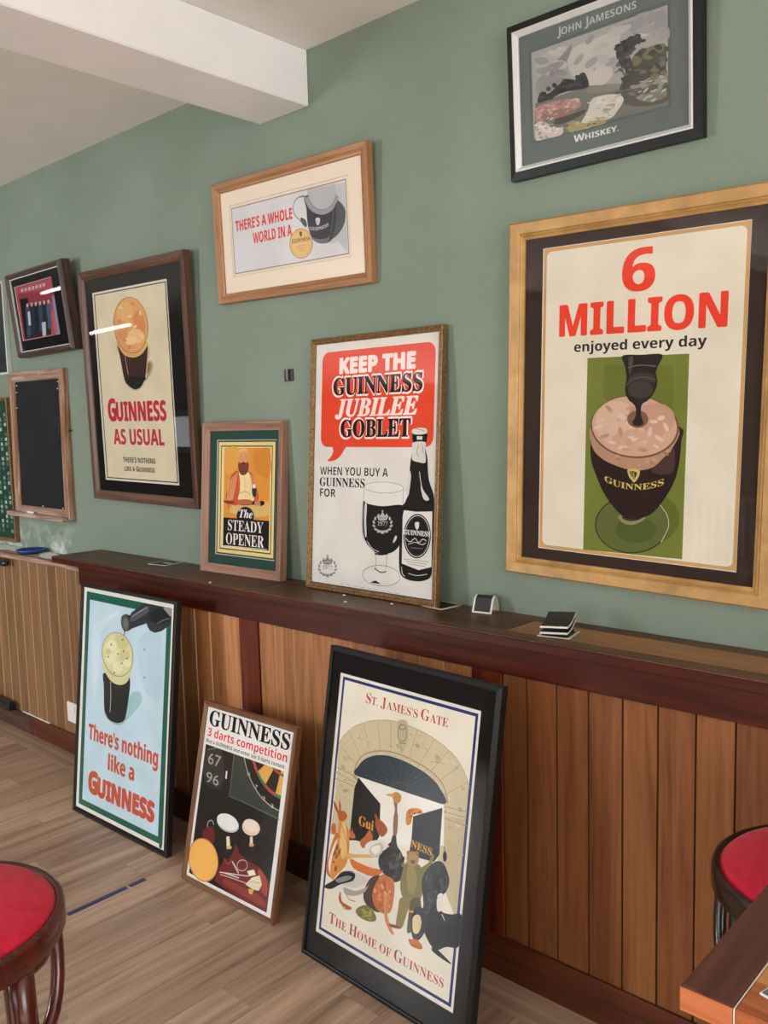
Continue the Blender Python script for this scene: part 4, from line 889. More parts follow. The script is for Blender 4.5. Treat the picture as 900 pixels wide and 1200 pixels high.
 ('b','d8d2cf',[1260,2641,1244,2661,1198,2665,1168,2649,1185,2629,1231,2625]),
 ('b','d8d2cf',[1323,2579,1307,2599,1261,2602,1231,2586,1248,2567,1294,2563]),
 ('t','aab4b2','M','J|OHN J|AMESONS',[1332,565],1945,188,0.0,0),
 ('t','d3d8d6','M','W|HISKEY.',[1707,2974],1114,151,0.01,0),
],
'usual': [
 ('p','d8d3c0',[805,851,5883,851,5883,8206,805,8206]),
 ('p','2b2a2a',[885,921,5803,921,5803,8136,885,8136]),
 ('p','d6cbae',[945,961,5743,961,5743,8096,945,8096]),
 ('b','b2987a',[4313,3707,4459,3647,4630,3706,4661,3841,4529,4062,4296,4262,4108,4369,4191,4007]),
 ('b','8e6c52',[4322,3746,4469,3735,4525,3833,4411,4018,4250,4087]),
 ('b','c9b892',[2313,2918,2432,3402,2612,4245,2831,4532,3316,4715,3791,4639,4151,4313,4298,3821,4430,3028]),
 ('b','3b2723',[2372,2923,2469,3405,2652,4227,2854,4473,3323,4668,3747,4598,4070,4290,4243,3818,4375,3024,3733,3210,3020,3163]),
 ('b','1d2222',[2711,4230,3388,4182,4125,4243,4001,4384,3751,4567,3327,4637,2876,4474,2782,4352]),
 ('s','b9a98c',23,[2839,4473,3039,4619,3355,4693,3759,4614]),
 ('s','c79a8e',35,[2776,3226,2851,3585,2952,4083]),
 ('b','d2ab6c',[2315,2800,2445,3046,2707,3301,2985,3416,3376,3475,3774,3437,4147,3276,4398,2949,3426,2841]),
 ('b','8c5d38',[4524,2320,4425,2760,4117,3110,3655,3302,3127,3293,2636,3080,2285,2701,2151,2233,2263,1775,2595,1423,3075,1247,3602,1277,4073,1501,4400,1873]),
 ('b','d9a063',[4491,2315,4394,2745,4095,3088,3647,3275,3135,3267,2659,3058,2319,2688,2189,2231,2297,1783,2619,1439,3084,1266,3595,1295,4052,1514,4370,1877]),
 ('b','e0ae72',[3476,1886,3345,2051,3143,2167,2908,2209,2687,2169,2525,2054,2456,1886,2493,1700,2629,1533,2836,1420,3071,1381,3288,1424,3445,1539,3512,1703]),
 ('b','cf8a58',[4311,2267,4300,2481,4216,2653,4075,2749,3905,2750,3739,2653,3610,2478,3544,2260,3556,2043,3643,1870,3786,1777,3957,1780,4121,1878,4247,2052]),
 ('b','e2b884',[4217,2745,4147,2856,3981,2938,3750,2973,3498,2955,3276,2887,3130,2782,3089,2660,3162,2547,3334,2466,3569,2433,3819,2453,4036,2522,4178,2627]),
 ('b','d49766',[3147,2488,3063,2632,2918,2737,2738,2785,2560,2763,2420,2677,2345,2543,2352,2387,2439,2243,2587,2137,2767,2092,2944,2116,3081,2203,3154,2335]),
 ('b','e8c592',[3703,2801,3685,2870,3587,2932,3430,2974,3242,2987,3061,2970,2923,2925,2857,2860,2876,2790,2976,2728,3136,2686,3325,2674,3504,2692,3639,2737]),
 ('b','e9c794',[2900,1591,2845,1618,2719,1620,2597,1595,2550,1557,2606,1529,2732,1528,2854,1553]),
 ('b','c98657',[3729,1577,3652,1577,3548,1535,3479,1476,3486,1434,3563,1434,3666,1476,3735,1535]),
 ('b','e9c794',[4068,1984,4004,1957,3968,1893,3980,1828,4034,1801,4097,1827,4133,1892,4121,1957]),
 ('b','c98657',[2482,2144,2460,2101,2509,2040,2601,1998,2681,1997,2704,2040,2655,2100,2563,2143]),
 ('b','e9c794',[3167,1959,3199,1921,3309,1896,3433,1898,3497,1925,3465,1962,3356,1988,3232,1986]),
 ('b','c98657',[2690,2755,2762,2738,2886,2757,2988,2800,3009,2842,2937,2859,2814,2840,2711,2797]),
 ('b','e9c794',[4006,2650,4080,2663,4154,2718,4183,2783,4151,2820,4077,2807,4004,2752,3974,2687]),
 ('b','c98657',[3217,3006,3264,3042,3258,3109,3204,3168,3132,3185,3085,3149,3091,3082,3145,3022]),
 ('b','e9c794',[3772,2306,3767,2348,3685,2394,3573,2416,3497,2402,3502,2360,3585,2315,3697,2292]),
 ('t','b7303f','H','G|UINNESS',[1333,5842],3974,858,0.03,0),
 ('t','b7303f','S','AS USUAL',[1596,6761],3480,594,0.02,0),
 ('t','2b2523','S',"THERE'S NOTHING",[2162,7463],2243,201,0.01,0),
 ('t','2b2523','H','LIKE A G|UINNESS',[2213,7803],2108,213,0.01,0),
],
'nothing': [
 ('p','e8e6de',[132,100,5511,100,5511,8060,132,8060]),
 ('p','1f6050',[300,249,5424,249,5424,7923,300,7923]),
 ('p','c3dce8',[530,523,5171,523,5171,7708,530,7708]),
 ('b','cfe3ee',[761,1740,1161,1204,2562,687,1363,1555,1307,3081,1034,4083]),
 ('b','bad3e2',[3584,1543,4917,1205,4985,3274,3998,3033]),
 ('b','9fc8cc',[3121,3882,3216,3546,3436,3312,3783,3244,3958,3333,3922,3580,3599,3938,3152,4305,2992,4318]),
 ('p','35373a',[2575,860,2812,755,3070,766,3165,653,3507,464,3894,254,4090,249,5407,249,5424,691,5424,743,4907,1055,4546,1156,4259,1120,4123,1015,4063,913,3703,1031,3167,1221,3052,1297,2775,1365,2619,1232,2539,1036]),
 ('b','565a5e',[3137,816,3590,543,4113,329,4127,527,3834,699,3227,963]),
 ('s','a9aeb0',22,[3177,811,3594,597,4041,382]),
 ('b','55585a',[3031,1015,3035,1138,2991,1245,2909,1317,2803,1338,2694,1303,2605,1221,2553,1106,2549,982,2593,873,2678,802,2784,783,2892,818,2980,901]),
 ('b','77706a',[2994,1057,2999,1140,2974,1212,2926,1258,2862,1271,2796,1246,2741,1189,2708,1111,2704,1028,2729,956,2778,909,2842,897,2907,922,2962,979]),
 ('b','26282a',[4205,561,4712,340,5361,300,5347,624,4816,785,4372,803]),
 ('s','6d7276',39,[4672,827,5026,669,5344,582]),
 ('b','8d9294',[4964,277,5393,252,5389,511,5154,413]),
 ('s','2c3436',45,[2806,1343,2785,1492]),
 ('b','1b2426',[1594,2981,1650,3488,1746,4288,2017,4509,2356,4559,2643,4532,2958,4393,3077,4163,3183,3643,3248,2997,3039,2764,2321,2988]),
 ('s','8fa0a2',32,[1791,4325,2019,4532,2565,4586,2999,4416,3126,4175]),
 ('s','b9bfbb',36,[2053,3200,2109,3724,2099,4259]),
 ('b','d7d6a2',[1518,2665,1683,2918,1998,3141,2339,3225,2707,3200,3059,3042,3260,2724,3350,2437,2525,2398]),
 ('b','6d7f74',[3333,1956,3368,2285,3220,2598,2916,2836,2510,2952,2080,2919,1711,2741,1482,2450,1443,2106,1603,1781,1927,1543,2345,1439,2770,1487,3121,1672]),
 ('b','dbd9a8',[3302,1964,3337,2285,3196,2590,2902,2822,2510,2933,2094,2900,1737,2726,1515,2441,1476,2106,1629,1789,1941,1558,2344,1458,2756,1505,3096,1686]),
 ('c','8d9a7c',9,[3280,1984,3315,2296,3179,2591,2896,2815,2518,2923,2117,2890,1773,2720,1558,2445,1520,2120,1667,1814,1967,1590,2355,1493,2752,1539,3081,1715]),
 ('b','e6e5bd',[2358,1886,2360,1975,2298,2064,2184,2135,2040,2173,1894,2171,1775,2128,1708,2054,1706,1963,1770,1873,1886,1803,2031,1766,2176,1769,2293,1812]),
 ('b','cfca95',[3051,1683,3053,1776,2990,1867,2874,1939,2728,1978,2580,1975,2459,1931,2391,1854,2389,1759,2454,1667,2572,1595,2719,1557,2867,1562,2985,1607]),
 ('b','e6e5bd',[2316,2312,2317,2393,2262,2474,2159,2538,2029,2573,1898,2573,1791,2536,1730,2470,1729,2388,1786,2306,1891,2242,2021,2207,2152,2209,2257,2247]),
 ('b','cfca95',[3129,2083,3130,2166,3074,2249,2969,2315,2838,2352,2704,2350,2596,2311,2535,2242,2533,2157,2591,2073,2697,2007,2830,1972,2963,1975,3069,2014]),
 ('b','e6e5bd',[2776,2552,2778,2641,2718,2729,2606,2801,2465,2841,2322,2841,2206,2801,2140,2729,2138,2638,2200,2549,2314,2477,2456,2438,2598,2439,2712,2480]),
 ('b','cfca95',[2705,1563,2706,1630,2660,1696,2576,1747,2470,1774,2363,1772,2276,1740,2227,1684,2226,1617,2272,1550,2358,1499,2464,1472,2571,1475,2657,1508]),
 ('b','e6e5bd',[3229,2346,3230,2407,3188,2468,3112,2517,3016,2544,2918,2544,2839,2515,2795,2465,2793,2403,2836,2341,2913,2292,3010,2266,3107,2267,3185,2296]),
 ('b','cfca95',[2020,2140,2021,2190,1987,2240,1923,2279,1843,2300,1762,2299,1696,2276,1659,2235,1658,2185,1693,2135,1758,2096,1838,2075,1919,2077,1984,2100]),
 ('b','e6e5bd',[2517,2105,2518,2154,2484,2203,2422,2242,2344,2263,2265,2262,2201,2239,2165,2199,2163,2149,2198,2100,2261,2061,2339,2041,2418,2042,2481,2065]),
 ('b','8c8a5c',[2832,2025,2810,2064,2762,2072,2736,2041,2757,2002,2805,1994]),
 ('b','8c8a5c',[2741,2457,2709,2496,2661,2499,2645,2464,2678,2426,2726,2422]),
 ('b','8c8a5c',[2054,1920,2010,1956,1963,1954,1959,1916,2002,1880,2050,1882]),
 ('b','8c8a5c',[2742,1664,2691,1696,2649,1689,2656,1650,2707,1618,2750,1625]),
 ('b','8c8a5c',[1895,2384,1835,2413,1795,2402,1815,2361,1875,2332,1914,2344]),
 ('b','8c8a5c',[2475,2188,2412,2211,2379,2195,2409,2156,2473,2133,2506,2149]),
 ('b','8c8a5c',[3027,2267,2962,2284,2936,2265,2976,2228,3041,2212,3066,2231]),
 ('b','8c8a5c',[2289,2881,2220,2893,2201,2870,2251,2836,2320,2824,2338,2847]),
 ('b','7f98a6',[4040,1783,4016,1821,3963,1830,3934,1800,3958,1761,4011,1753]),
 ('b','7f98a6',[4105,2702,4081,2741,4028,2751,3999,2722,4023,2683,4076,2673]),
 ('t','c5563f','S',"There's nothing",[792,5455],4205,562,0.03,0),
 ('t','c5563f','S','like a',[2111,6259],1574,566,0.03,0),
 ('t','c5563f','H','G|UINNESS',[923,7315],3968,744,0.045,0),
 ('p','3a3a3a',[5257,7910,5400,7906,5395,8035,5252,8039]),
],
'darts': [
 ('p','e9e7e3',[130,167,3954,167,3954,5291,130,5291]),
 ('t','1d1b1d','B','GUINNESS',[282,692],3569,456,0.016,0),
 ('t','e0353a','S','3 darts competition',[276,1030],3553,259,0.0,0),
 ('t','33324f','S','Buy a GUINNESS and enter our 3 darts contest.',[258,1223],3542,113,0.0,0),
 ('p','1b1817',[259,1295,3776,1295,3776,5185,259,5185]),
 ('b','33302e',[349,1392,999,1340,1251,1874,1151,2440,492,2422,274,1921]),
 ('t','a7a29b','L','67',[461,1832],583,331,0,0),
 ('t','a7a29b','L','96',[478,2380],593,306,0,0),
 ('s','8f8a84',18,[396,1438,775,1307]),
 ('s','e6e2da',70,[1368,1856,1377,2079]),
 ('p','353c37',[3776,1295,1908,1295,1596,1298,1632,2543,2215,2534,3776,2639]),
 ('l','6b756c',22,[1596,1298,1632,2543,2215,2534,3824,2613]),
 ('p','181514',[3776,1295,3776,2394,3646,2392,3459,2370,3275,2330,3096,2272,2923,2196,2759,2104,2604,1997,2461,1874,2330,1738,2214,1590,2112,1432,2043,1295]),
 ('p','b9b5ae',[3776,2394,3646,2392,3459,2370,3275,2330,3096,2272,2923,2196,2759,2104,2604,1997,2461,1874,2330,1738,2214,1590,2112,1432,2043,1295,2075,1295,2137,1417,2237,1574,2352,1720,2481,1853,2622,1974,2774,2080,2936,2171,3106,2245,3282,2302,3464,2342,3648,2363,3776,2366]),
 ('p','dcab57',[3776,1295,3776,2065,3725,2065,3626,2058,3527,2046,3646,1295]),
 ('p','3f7a4a',[3776,2065,3725,2065,3626,2058,3527,2046,3542,1952,3635,1964,3728,1970,3776,1970]),
 ('p','3f7a4a',[3776,1447,3744,1447,3684,1443,3624,1436,3636,1358,3691,1365,3747,1368,3776,1368]),
 ('p','1c1917',[3646,1295,3527,2046,3429,2027,3333,2003,3238,1972,3146,1935,3056,1893,3360,1295]),
 ('p','b5423c',[3527,2046,3429,2027,3333,2003,3238,1972,3146,1935,3056,1893,3099,1808,3183,1848,3270,1882,3359,1911,3450,1935,3542,1952]),
 ('p','b5423c',[3624,1436,3564,1425,3505,1409,3447,1391,3391,1368,3336,1342,3360,1295,3421,1295,3422,1296,3474,1316,3527,1333,3581,1347,3636,1358]),
 ('p','dcab57',[3360,1295,3056,1893,2968,1845,2884,1792,2804,1733,2727,1670,2655,1602,2961,1295]),
 ('p','3f7a4a',[3056,1893,2968,1845,2884,1792,2804,1733,2727,1670,2655,1602,2722,1534,2790,1598,2862,1658,2938,1713,3017,1763,3099,1808]),
 ('p','3f7a4a',[3360,1295,3336,1342,3283,1313,3254,1295]),
 ('p','1c1917',[2961,1295,2655,1602,2587,1529,2523,1452,2465,1372,2416,1295]),
 ('p','b5423c',[2655,1602,2587,1529,2523,1452,2465,1372,2416,1295,2529,1295,2543,1318,2598,1394,2658,1466,2722,1534]),
 ('t','c9c5be','L','16',[2280,1762],117,109,0,0),
 ('t','c9c5be','L','7',[2667,2039],115,108,0,0),
 ('t','c9c5be','L','19',[3038,2268],113,106,0,0),
 ('t','c9c5be','L','3',[3413,2384],110,105,0,0),
 ('b','6f2024',[665,3801,1006,3581,1177,3721,1212,3990,895,4019,683,3985]),
 ('p','6f2225',[1576,4651,1864,4139,2171,3746,2356,3964,2748,4057,3303,4097,3751,4364,3759,5145,3099,5185,2400,5185,1459,5041]),
 ('b','8e3a33',[1955,4837,2711,4838,3439,4838,3702,5067,2754,5059,1892,5007]),
 ('b','a14a38',[3223,4150,3611,4321,3690,4757,3399,4620]),
 ('b','241d1b',[1283,3504,2172,3260,2155,3811,1996,4221,1767,4289,1465,4010]),
 ('b','241d1b',[2304,3254,3151,3020,3132,3559,2978,3959,2760,4024,2475,3749]),
 ('s','8a6f62',23,[1749,4295,1921,4426,2080,4257]),
 ('b','c9c6c0',[2185,3352,2075,3449,1894,3518,1676,3544,1463,3522,1299,3455,1217,3356,1235,3245,1349,3145,1535,3077,1755,3053,1965,3078,2124,3146,2202,3244]),
 ('b','e6eae4',[2159,3306,2060,3397,1889,3463,1679,3491,1471,3475,1306,3416,1219,3327,1228,3226,1331,3133,1507,3067,1720,3041,1926,3060,2086,3119,2169,3207]),
 ('b','e8cdb8',[3073,3175,2983,3271,2842,3341,2677,3373,2519,3360,2402,3303,2348,3214,2369,3111,2461,3015,2605,2944,2772,2914,2928,2929,3042,2986,3094,3074]),
 ('b','eedfd2',[3022,3115,2950,3187,2831,3239,2688,3261,2549,3249,2441,3204,2388,3136,2400,3057,2474,2985,2595,2933,2740,2911,2877,2925,2982,2970,3034,3038]),
 ('p','ecdcb8',[1723,3679,1861,3640,1957,3978,1811,4021]),
 ('p','ecdcb8',[2734,3393,2831,3366,2897,3621,2766,3659]),
 ('b','cfa87c',[2021,3911,2013,3934,1984,3960,1938,3982,1885,3998,1835,4003,1799,3996,1783,3980,1791,3956,1821,3931,1867,3908,1920,3893,1970,3888,2006,3894]),
 ('b','cfa87c',[2943,3572,2936,3595,2910,3619,2870,3640,2823,3653,2779,3657,2747,3650,2733,3633,2739,3610,2766,3586,2806,3565,2853,3552,2897,3548,2929,3556]),
 ('s','cfccc6',24,[820,3663,837,3501,992,3415,1111,3502]),
 ('s','d8d4cc',46,[2114,4283,2290,4404,2444,4518]),
 ('s','d8d4cc',29,[1624,4740,2199,4618,2872,4469]),
 ('s','c9b49c',29,[1674,4792,2315,4725,3002,4675]),
 ('s','d8d4cc',34,[1830,4695,2487,4642]),
 ('c','c9c2ba',22,[2762,4250,2719,4321,2644,4381,2550,4418,2457,4425,2383,4400,2343,4347,2345,4278,2389,4207,2465,4146,2559,4110,2652,4104,2725,4130,2764,4182]),
 ('p','ece4cf',[2786,4354,3055,4225,3168,4343,2898,4461]),
 ('p','e6dcc2',[3025,4457,3323,4306,3451,4516,3363,4718,3137,4761,2783,4727]),
 ('s','a89d85',16,[2940,4589,3379,4510]),
 ('p','d9b64e',[2926,4805,3154,4755,3110,4909,2983,4915]),
 ('b','b9803c',[1484,4375,1533,4642,1448,4905,1243,5116,957,5232,643,5230,364,5107,177,4887,122,4612,211,4339,427,4126,722,4014,1037,4026,1308,4155]),
 ('b','f1b75f',[1448,4389,1495,4644,1415,4894,1222,5093,952,5203,657,5199,393,5082,216,4872,163,4610,246,4352,448,4149,726,4044,1023,4056,1280,4180]),
],
'james': [
 ('p','eae8e0',[460,646,5083,646,5083,7318,460,7318]),
 ('p','2c376f',[540,726,5003,726,5003,7238,540,7238]),
 ('p','ebe6d6',[615,801,4928,801,4928,7163,615,7163]),
 ('p','cfc3a2',[615,4758,615,4709,658,4077,670,3070,615,2636,615,2470,786,2187,1164,1868,1718,1615,2270,1480,2818,1448,3465,1502,3995,1627,4415,1793,4739,2051,4928,2334,4928,5232,4921,5290,4267,5387,4228,4283,4266,2997,4291,2953,4142,2639,3792,2441,3309,2331,2711,2281,2161,2334,1672,2533,1417,2801,1376,3098,1358,4046,1346,4785]),
 ('p','c4b692',[4342,3201,4928,3100,4928,5226,4363,5354]),
 ('b','d6cbac',[4473,2000,4391,2012,4334,1957,4380,1911,4466,1938]),
 ('b','bfb28c',[4639,4148,4578,4198,4470,4224,4464,4189,4568,4142]),
 ('b','c7ba98',[4030,1836,3988,1838,3952,1809,3973,1788,4021,1805]),
 ('b','bfb28c',[4629,4906,4602,4933,4556,4941,4554,4919,4600,4897]),
 ('b','c7ba98',[2639,1902,2578,1921,2528,1890,2559,1851,2627,1858]),
 ('b','c7ba98',[4770,4844,4714,4880,4642,4873,4653,4834,4732,4816]),
 ('b','b5a780',[4562,3409,4507,3444,4434,3436,4444,3396,4523,3379]),
 ('b','d6cbac',[3321,2169,3275,2183,3222,2167,3235,2143,3296,2144]),
 ('b','b5a780',[1420,3173,1325,3183,1258,3122,1313,3075,1412,3107]),
 ('b','bfb28c',[1992,2355,1922,2352,1890,2297,1941,2265,2003,2301]),
 ('b','d6cbac',[4311,2004,4226,2010,4153,1953,4193,1912,4291,1943]),
 ('b','b5a780',[1102,3554,1023,3602,928,3586,947,3528,1055,3509]),
 ('b','d6cbac',[1097,3319,1009,3325,932,3273,973,3234,1075,3262]),
 ('b','bfb28c',[4960,3881,4909,3930,4825,3938,4824,3894,4907,3859]),
 ('b','bfb28c',[993,2817,890,2813,818,2736,878,2693,986,2743]),
 ('b','bfb28c',[4833,2467,4764,2501,4699,2471,4727,2419,4811,2417]),
 ('b','c7ba98',[1479,1981,1402,1976,1342,1917,1382,1887,1467,1926]),
 ('b','d6cbac',[4465,3053,4438,3085,4383,3095,4377,3068,4428,3043]),
 ('b','c7ba98',[3988,2483,3891,2487,3849,2411,3920,2361,4006,2405]),
 ('b','bfb28c',[1415,2139,1350,2164,1272,2145,1289,2108,1377,2105]),
 ('b','b5a780',[4791,2966,4719,2976,4681,2925,4729,2883,4797,2908]),
 ('b','d6cbac',[2720,1939,2621,1964,2553,1907,2610,1846,2713,1866]),
 ('b','bfb28c',[1175,3034,1146,3068,1088,3076,1081,3046,1135,3020]),
 ('b','c7ba98',[4610,2067,4545,2083,4490,2046,4521,2007,4595,2020]),
 ('b','b5a780',[937,3041,836,3048,769,2981,829,2933,932,2970]),
 ('b','c7ba98',[1827,2161,1782,2167,1733,2146,1748,2127,1806,2136]),
 ('b','c7ba98',[3772,2389,3730,2391,3693,2363,3713,2343,3762,2359]),
 ('b','bfb28c',[1130,2723,1056,2755,976,2730,1001,2683,1096,2678]),
 ('b','c7ba98',[4746,3651,4657,3695,4576,3657,4616,3589,4721,3585]),
 ('b','bfb28c',[3102,1649,3059,1669,3009,1654,3022,1625,3080,1622]),
 ('b','c7ba98',[2531,2218,2489,2217,2462,2186,2486,2167,2529,2186]),
 ('b','d6cbac',[1385,3655,1297,3713,1169,3711,1178,3650,1312,3616]),
 ('b','b5a780',[3349,1896,3269,1893,3229,1828,3284,1791,3358,1833]),
 ('b','c7ba98',[3498,1787,3451,1786,3422,1748,3452,1725,3499,1750]),
 ('b','d6cbac',[1949,2140,1884,2149,1819,2116,1843,2086,1924,2101]),
 ('b','c7ba98',[1170,3262,1094,3314,972,3320,974,3272,1096,3236]),
 ('b','bfb28c',[1077,4303,987,4351,879,4333,903,4273,1025,4255]),
 ('b','c7ba98',[4483,3908,4402,3920,4341,3866,4384,3822,4472,3848]),
 ('b','bfb28c',[4911,3357,4875,3380,4825,3378,4830,3354,4883,3341]),
 ('b','bfb28c',[1539,2903,1493,2932,1435,2923,1445,2887,1510,2875]),
 ('b','bfb28c',[4635,3677,4577,3727,4483,3735,4483,3690,4577,3654]),
 ('b','c7ba98',[3724,1891,3654,1911,3578,1881,3601,1842,3691,1849]),
 ('b','c7ba98',[811,2968,752,2995,677,2983,689,2949,772,2940]),
 ('b','d6cbac',[1335,2086,1292,2121,1226,2117,1229,2079,1296,2060]),
 ('b','bfb28c',[1390,2067,1338,2086,1280,2068,1296,2038,1364,2037]),
 ('b','b5a780',[4019,2011,3919,2029,3849,1965,3907,1906,4012,1935]),
 ('b','b5a780',[4337,2744,4291,2749,4245,2721,4263,2700,4320,2714]),
 ('b','bfb28c',[4381,3099,4328,3142,4247,3143,4250,3100,4332,3073]),
 ('b','d6cbac',[2604,2217,2506,2245,2419,2197,2463,2139,2577,2151]),
 ('b','d6cbac',[4790,3315,4727,3342,4657,3320,4677,3279,4759,3276]),
 ('b','b5a780',[1009,3292,963,3318,911,3306,925,3273,985,3264]),
 ('b','b5a780',[4640,4677,4582,4745,4472,4767,4462,4712,4566,4657]),
 ('b','bfb28c',[931,3466,861,3507,776,3491,795,3440,890,3425]),
 ('b','d6cbac',[4427,2811,4360,2820,4313,2775,4351,2738,4421,2760]),
 ('b','bfb28c',[4801,3164,4729,3213,4615,3221,4616,3178,4732,3142]),
 ('b','b5a780',[2737,2054,2660,2057,2612,2002,2660,1964,2737,1996]),
 ('b','b5a780',[1130,3537,1075,3545,1048,3511,1086,3481,1137,3497]),
 ('b','bfb28c',[4002,2085,3913,2093,3866,2028,3926,1980,4010,2015]),
 ('b','b5a780',[2502,2067,2459,2089,2402,2081,2410,2054,2472,2046]),
 ('b','c7ba98',[1710,2230,1632,2229,1576,2172,1621,2137,1704,2173]),
 ('s','a89a78',40,[1296,3119,1331,2781,1605,2468,2151,2256,2732,2189,3351,2243,3852,2349,4212,2560,4373,2893]),
 ('s','7c7259',12,[597,2499,786,2187,1164,1868,1718,1615,2270,1480,2818,1448,3465,1502,3995,1627,4415,1793,4739,2051,4949,2367]),
 ('l','8d8266',10,[711,2514,1359,2815]),
 ('l','8d8266',10,[947,2041,1445,2588]),
 ('l','8d8266',10,[1444,1749,1770,2404]),
 ('l','8d8266',10,[1940,1559,2096,2269]),
 ('l','8d8266',10,[2382,1480,2458,2207]),
 ('l','8d8266',9,[3252,1487,3076,2177]),
 ('l','8d8266',9,[3787,1598,3452,2218]),
 ('l','8d8266',9,[4259,1732,3778,2330]),
 ('l','8d8266',9,[4631,1965,4052,2488]),
 ('l','8d8266',9,[4909,2267,4309,2700]),
 ('l','9c9072',9,[818,2406,1088,2176]),
 ('l','9c9072',9,[1389,2190,1636,2027]),
 ('l','9c9072',9,[2644,1781,2914,1759]),
 ('l','9c9072',9,[3194,1852,3614,1854]),
 ('l','9c9072',9,[3749,2107,4148,2047]),
 ('l','8d8266',16,[580,3050,1342,3107]),
 ('l','8d8266',16,[574,3178,1338,3248]),
 ('l','8d8266',16,[574,3346,1330,3357]),
 ('l','8d8266',14,[4266,2997,5016,2922]),
 ('l','8d8266',14,[4261,3112,5013,3055]),
 ('l','8d8266',14,[4279,3257,5006,3233]),
 ('b','2e3a44',[1373,3075,1407,2819,1674,2549,2164,2350,2713,2297,3311,2346,3794,2456,4122,2644,4271,2951,2917,3009]),
 ('p','2e3a44',[1403,3034,2883,2751,4259,2939,2924,3055]),
 ('l','56636e',9,[2685,2965,1613,2976]),
 ('l','56636e',9,[2713,2937,1790,2774]),
 ('l','56636e',9,[2757,2908,2068,2583]),
 ('l','56636e',9,[2814,2883,2417,2419]),
 ('l','56636e',9,[2876,2863,2801,2299]),
 ('l','56636e',9,[2940,2850,3129,2245]),
 ('l','56636e',9,[2998,2846,3429,2247]),
 ('l','56636e',9,[3046,2850,3673,2304]),
 ('l','56636e',9,[3079,2862,3842,2408]),
 ('c','55606a',11,[3121,2914,3086,2958,3005,2996,2893,3022,2772,3031,2667,3020,2598,2991,2580,2951,2616,2906,2700,2868,2813,2842,2933,2834,3037,2846,3104,2874]),
 ('p','f3f1ea',[1432,3076,4272,2966,4375,3864,1573,4716]),
 ('p','191a1c',[1449,3091,1878,3313,2288,3515,2356,4298,1940,4984,1346,5008,1335,4236,1344,3393]),
 ('p','191a1c',[3374,3494,4234,3043,4272,4100,4033,4475,3337,4698,3392,3989]),
 ('t','e0a03a','B','Gui',[1613,4229],517,241,0.01,0),
 ('t','e0a03a','B','NESS',[3398,4200],650,169,0.012,0),
 ('b','bfb595',[2597,1433,2752,1360,2918,1387,2982,1704,2965,1905,2825,2151,2691,1969,2612,1709]),
 ('c','5f5843',15,[2919,1640,2917,1729,2889,1807,2839,1858,2778,1872,2717,1846,2670,1786,2644,1702,2646,1611,2675,1533,2726,1482,2787,1468,2847,1495,2894,1556]),
 ('c','5f5843',15,[2859,1511,2853,1540,2830,1567,2793,1587,2751,1597,2711,1593,2681,1578,2668,1553,2674,1524,2698,1497,2735,1476,2777,1467,2817,1471,2846,1486]),
 ('s','5f5843',15,[2760,1993,2849,2090]),
 ('s','5f5843',15,[2707,1926,2920,1892]),
 ('p','ebe6d6',[615,5020,635,4918,1562,4638,4131,4313,4928,5338,4928,6527,2980,6686,615,6772]),
 ('b','c9733a',[953,4718,807,4969,683,5380,689,5627,813,5834,612,5734,641,5310,736,4907,854,4665]),
 ('b','d9924a',[930,4146,1073,4085,1174,4159,1102,4282,1283,4496,1363,4840,1334,5256,1139,5564,907,5845,772,5765,772,5352,907,4814,889,4364]),
 ('b','e8c07c',[1023,4367,1142,4353,1243,4631,1289,5026,1151,5233,1012,4906]),
 ('b','b5622f',[830,4215,864,4114,1069,4057,1186,4156,1084,4288,927,4333]),
 ('b','a9562c',[637,3915,733,3972,867,4130,811,4171,682,4049]),
 ('b','a9562c',[835,3832,912,3943,937,4111,878,4127]),
 ('b','c9733a',[674,4489,795,4475,813,4677,712,4748,647,4643]),
 ('b','c9733a',[1306,4449,1491,4496,1534,4585,1375,4633]),
 ('b','b8693c',[1714,4612,1864,4446,2008,4242,2145,4402,2007,4643,1819,4741]),
 ('b','a9532e',[2195,3948,2328,3890,2534,3969,2606,4086,2464,4266,2319,4230,2184,4071]),
 ('b','a9532e',[2118,3802,2201,3827,2279,3944,2211,3983]),
 ('b','e9e6dd',[1902,4715,2046,4511,2421,4358,2591,4386,2569,4629,2376,4847,2102,4913]),
 ('b','1e1d1f',[2814,4083,2888,4062,2964,4311,3144,4450,3261,4722,3218,5005,2973,5182,2636,5117,2419,4952,2436,4670,2708,4429,2761,4217]),
 ('b','8d6a52',[2712,3327,2828,3296,2859,3522,2905,3666,2919,4052,2798,4088,2763,3706,2780,3505]),
 ('b','c08a4e',[2646,3167,2800,3087,2936,3129,2933,3267,2809,3360,2691,3294]),
 ('b','d99a3e',[2435,3244,2673,3160,2699,3232,2548,3253]),
 ('b','d48a3e',[3170,3435,3314,3317,3570,3266,3658,3344,3384,3452,3333,3660,3212,3753,3154,3634]),
 ('b','d9772f',[1437,5142,1729,5131,2186,5105,2581,5037,2376,5249,1934,5346,1550,5309]),
 ('b','e3b46a',[1272,5031,1590,4973,2468,4699,2502,4748,1602,5058,1380,5160,1257,5138]),
 ('b','e7e4dc',[1139,5564,1589,5377,1989,5328,2196,5379,2191,5540,1886,5821,1447,6030,1087,6030,913,5884]),
 ('b','26282a',[606,6109,936,5835,1197,5545,1623,5407,1622,5608,1182,5856,851,6089]),
 ('b','4a3026',[2169,5388,2535,5189,2745,5511,2649,6012,2205,6049,2004,5841]),
 ('b','c9713a',[2533,5171,2747,5120,2971,5163,3016,5574,2936,5910,2651,6030,2383,5908,2315,5617]),
 ('b','dc9a5e',[2683,5258,2798,5493,2869,6012,3130,6341,2996,6352,2764,6049]),
 ('b','a55e32',[1179,6040,1271,6253,1661,6279,1467,6367,1185,6283]),
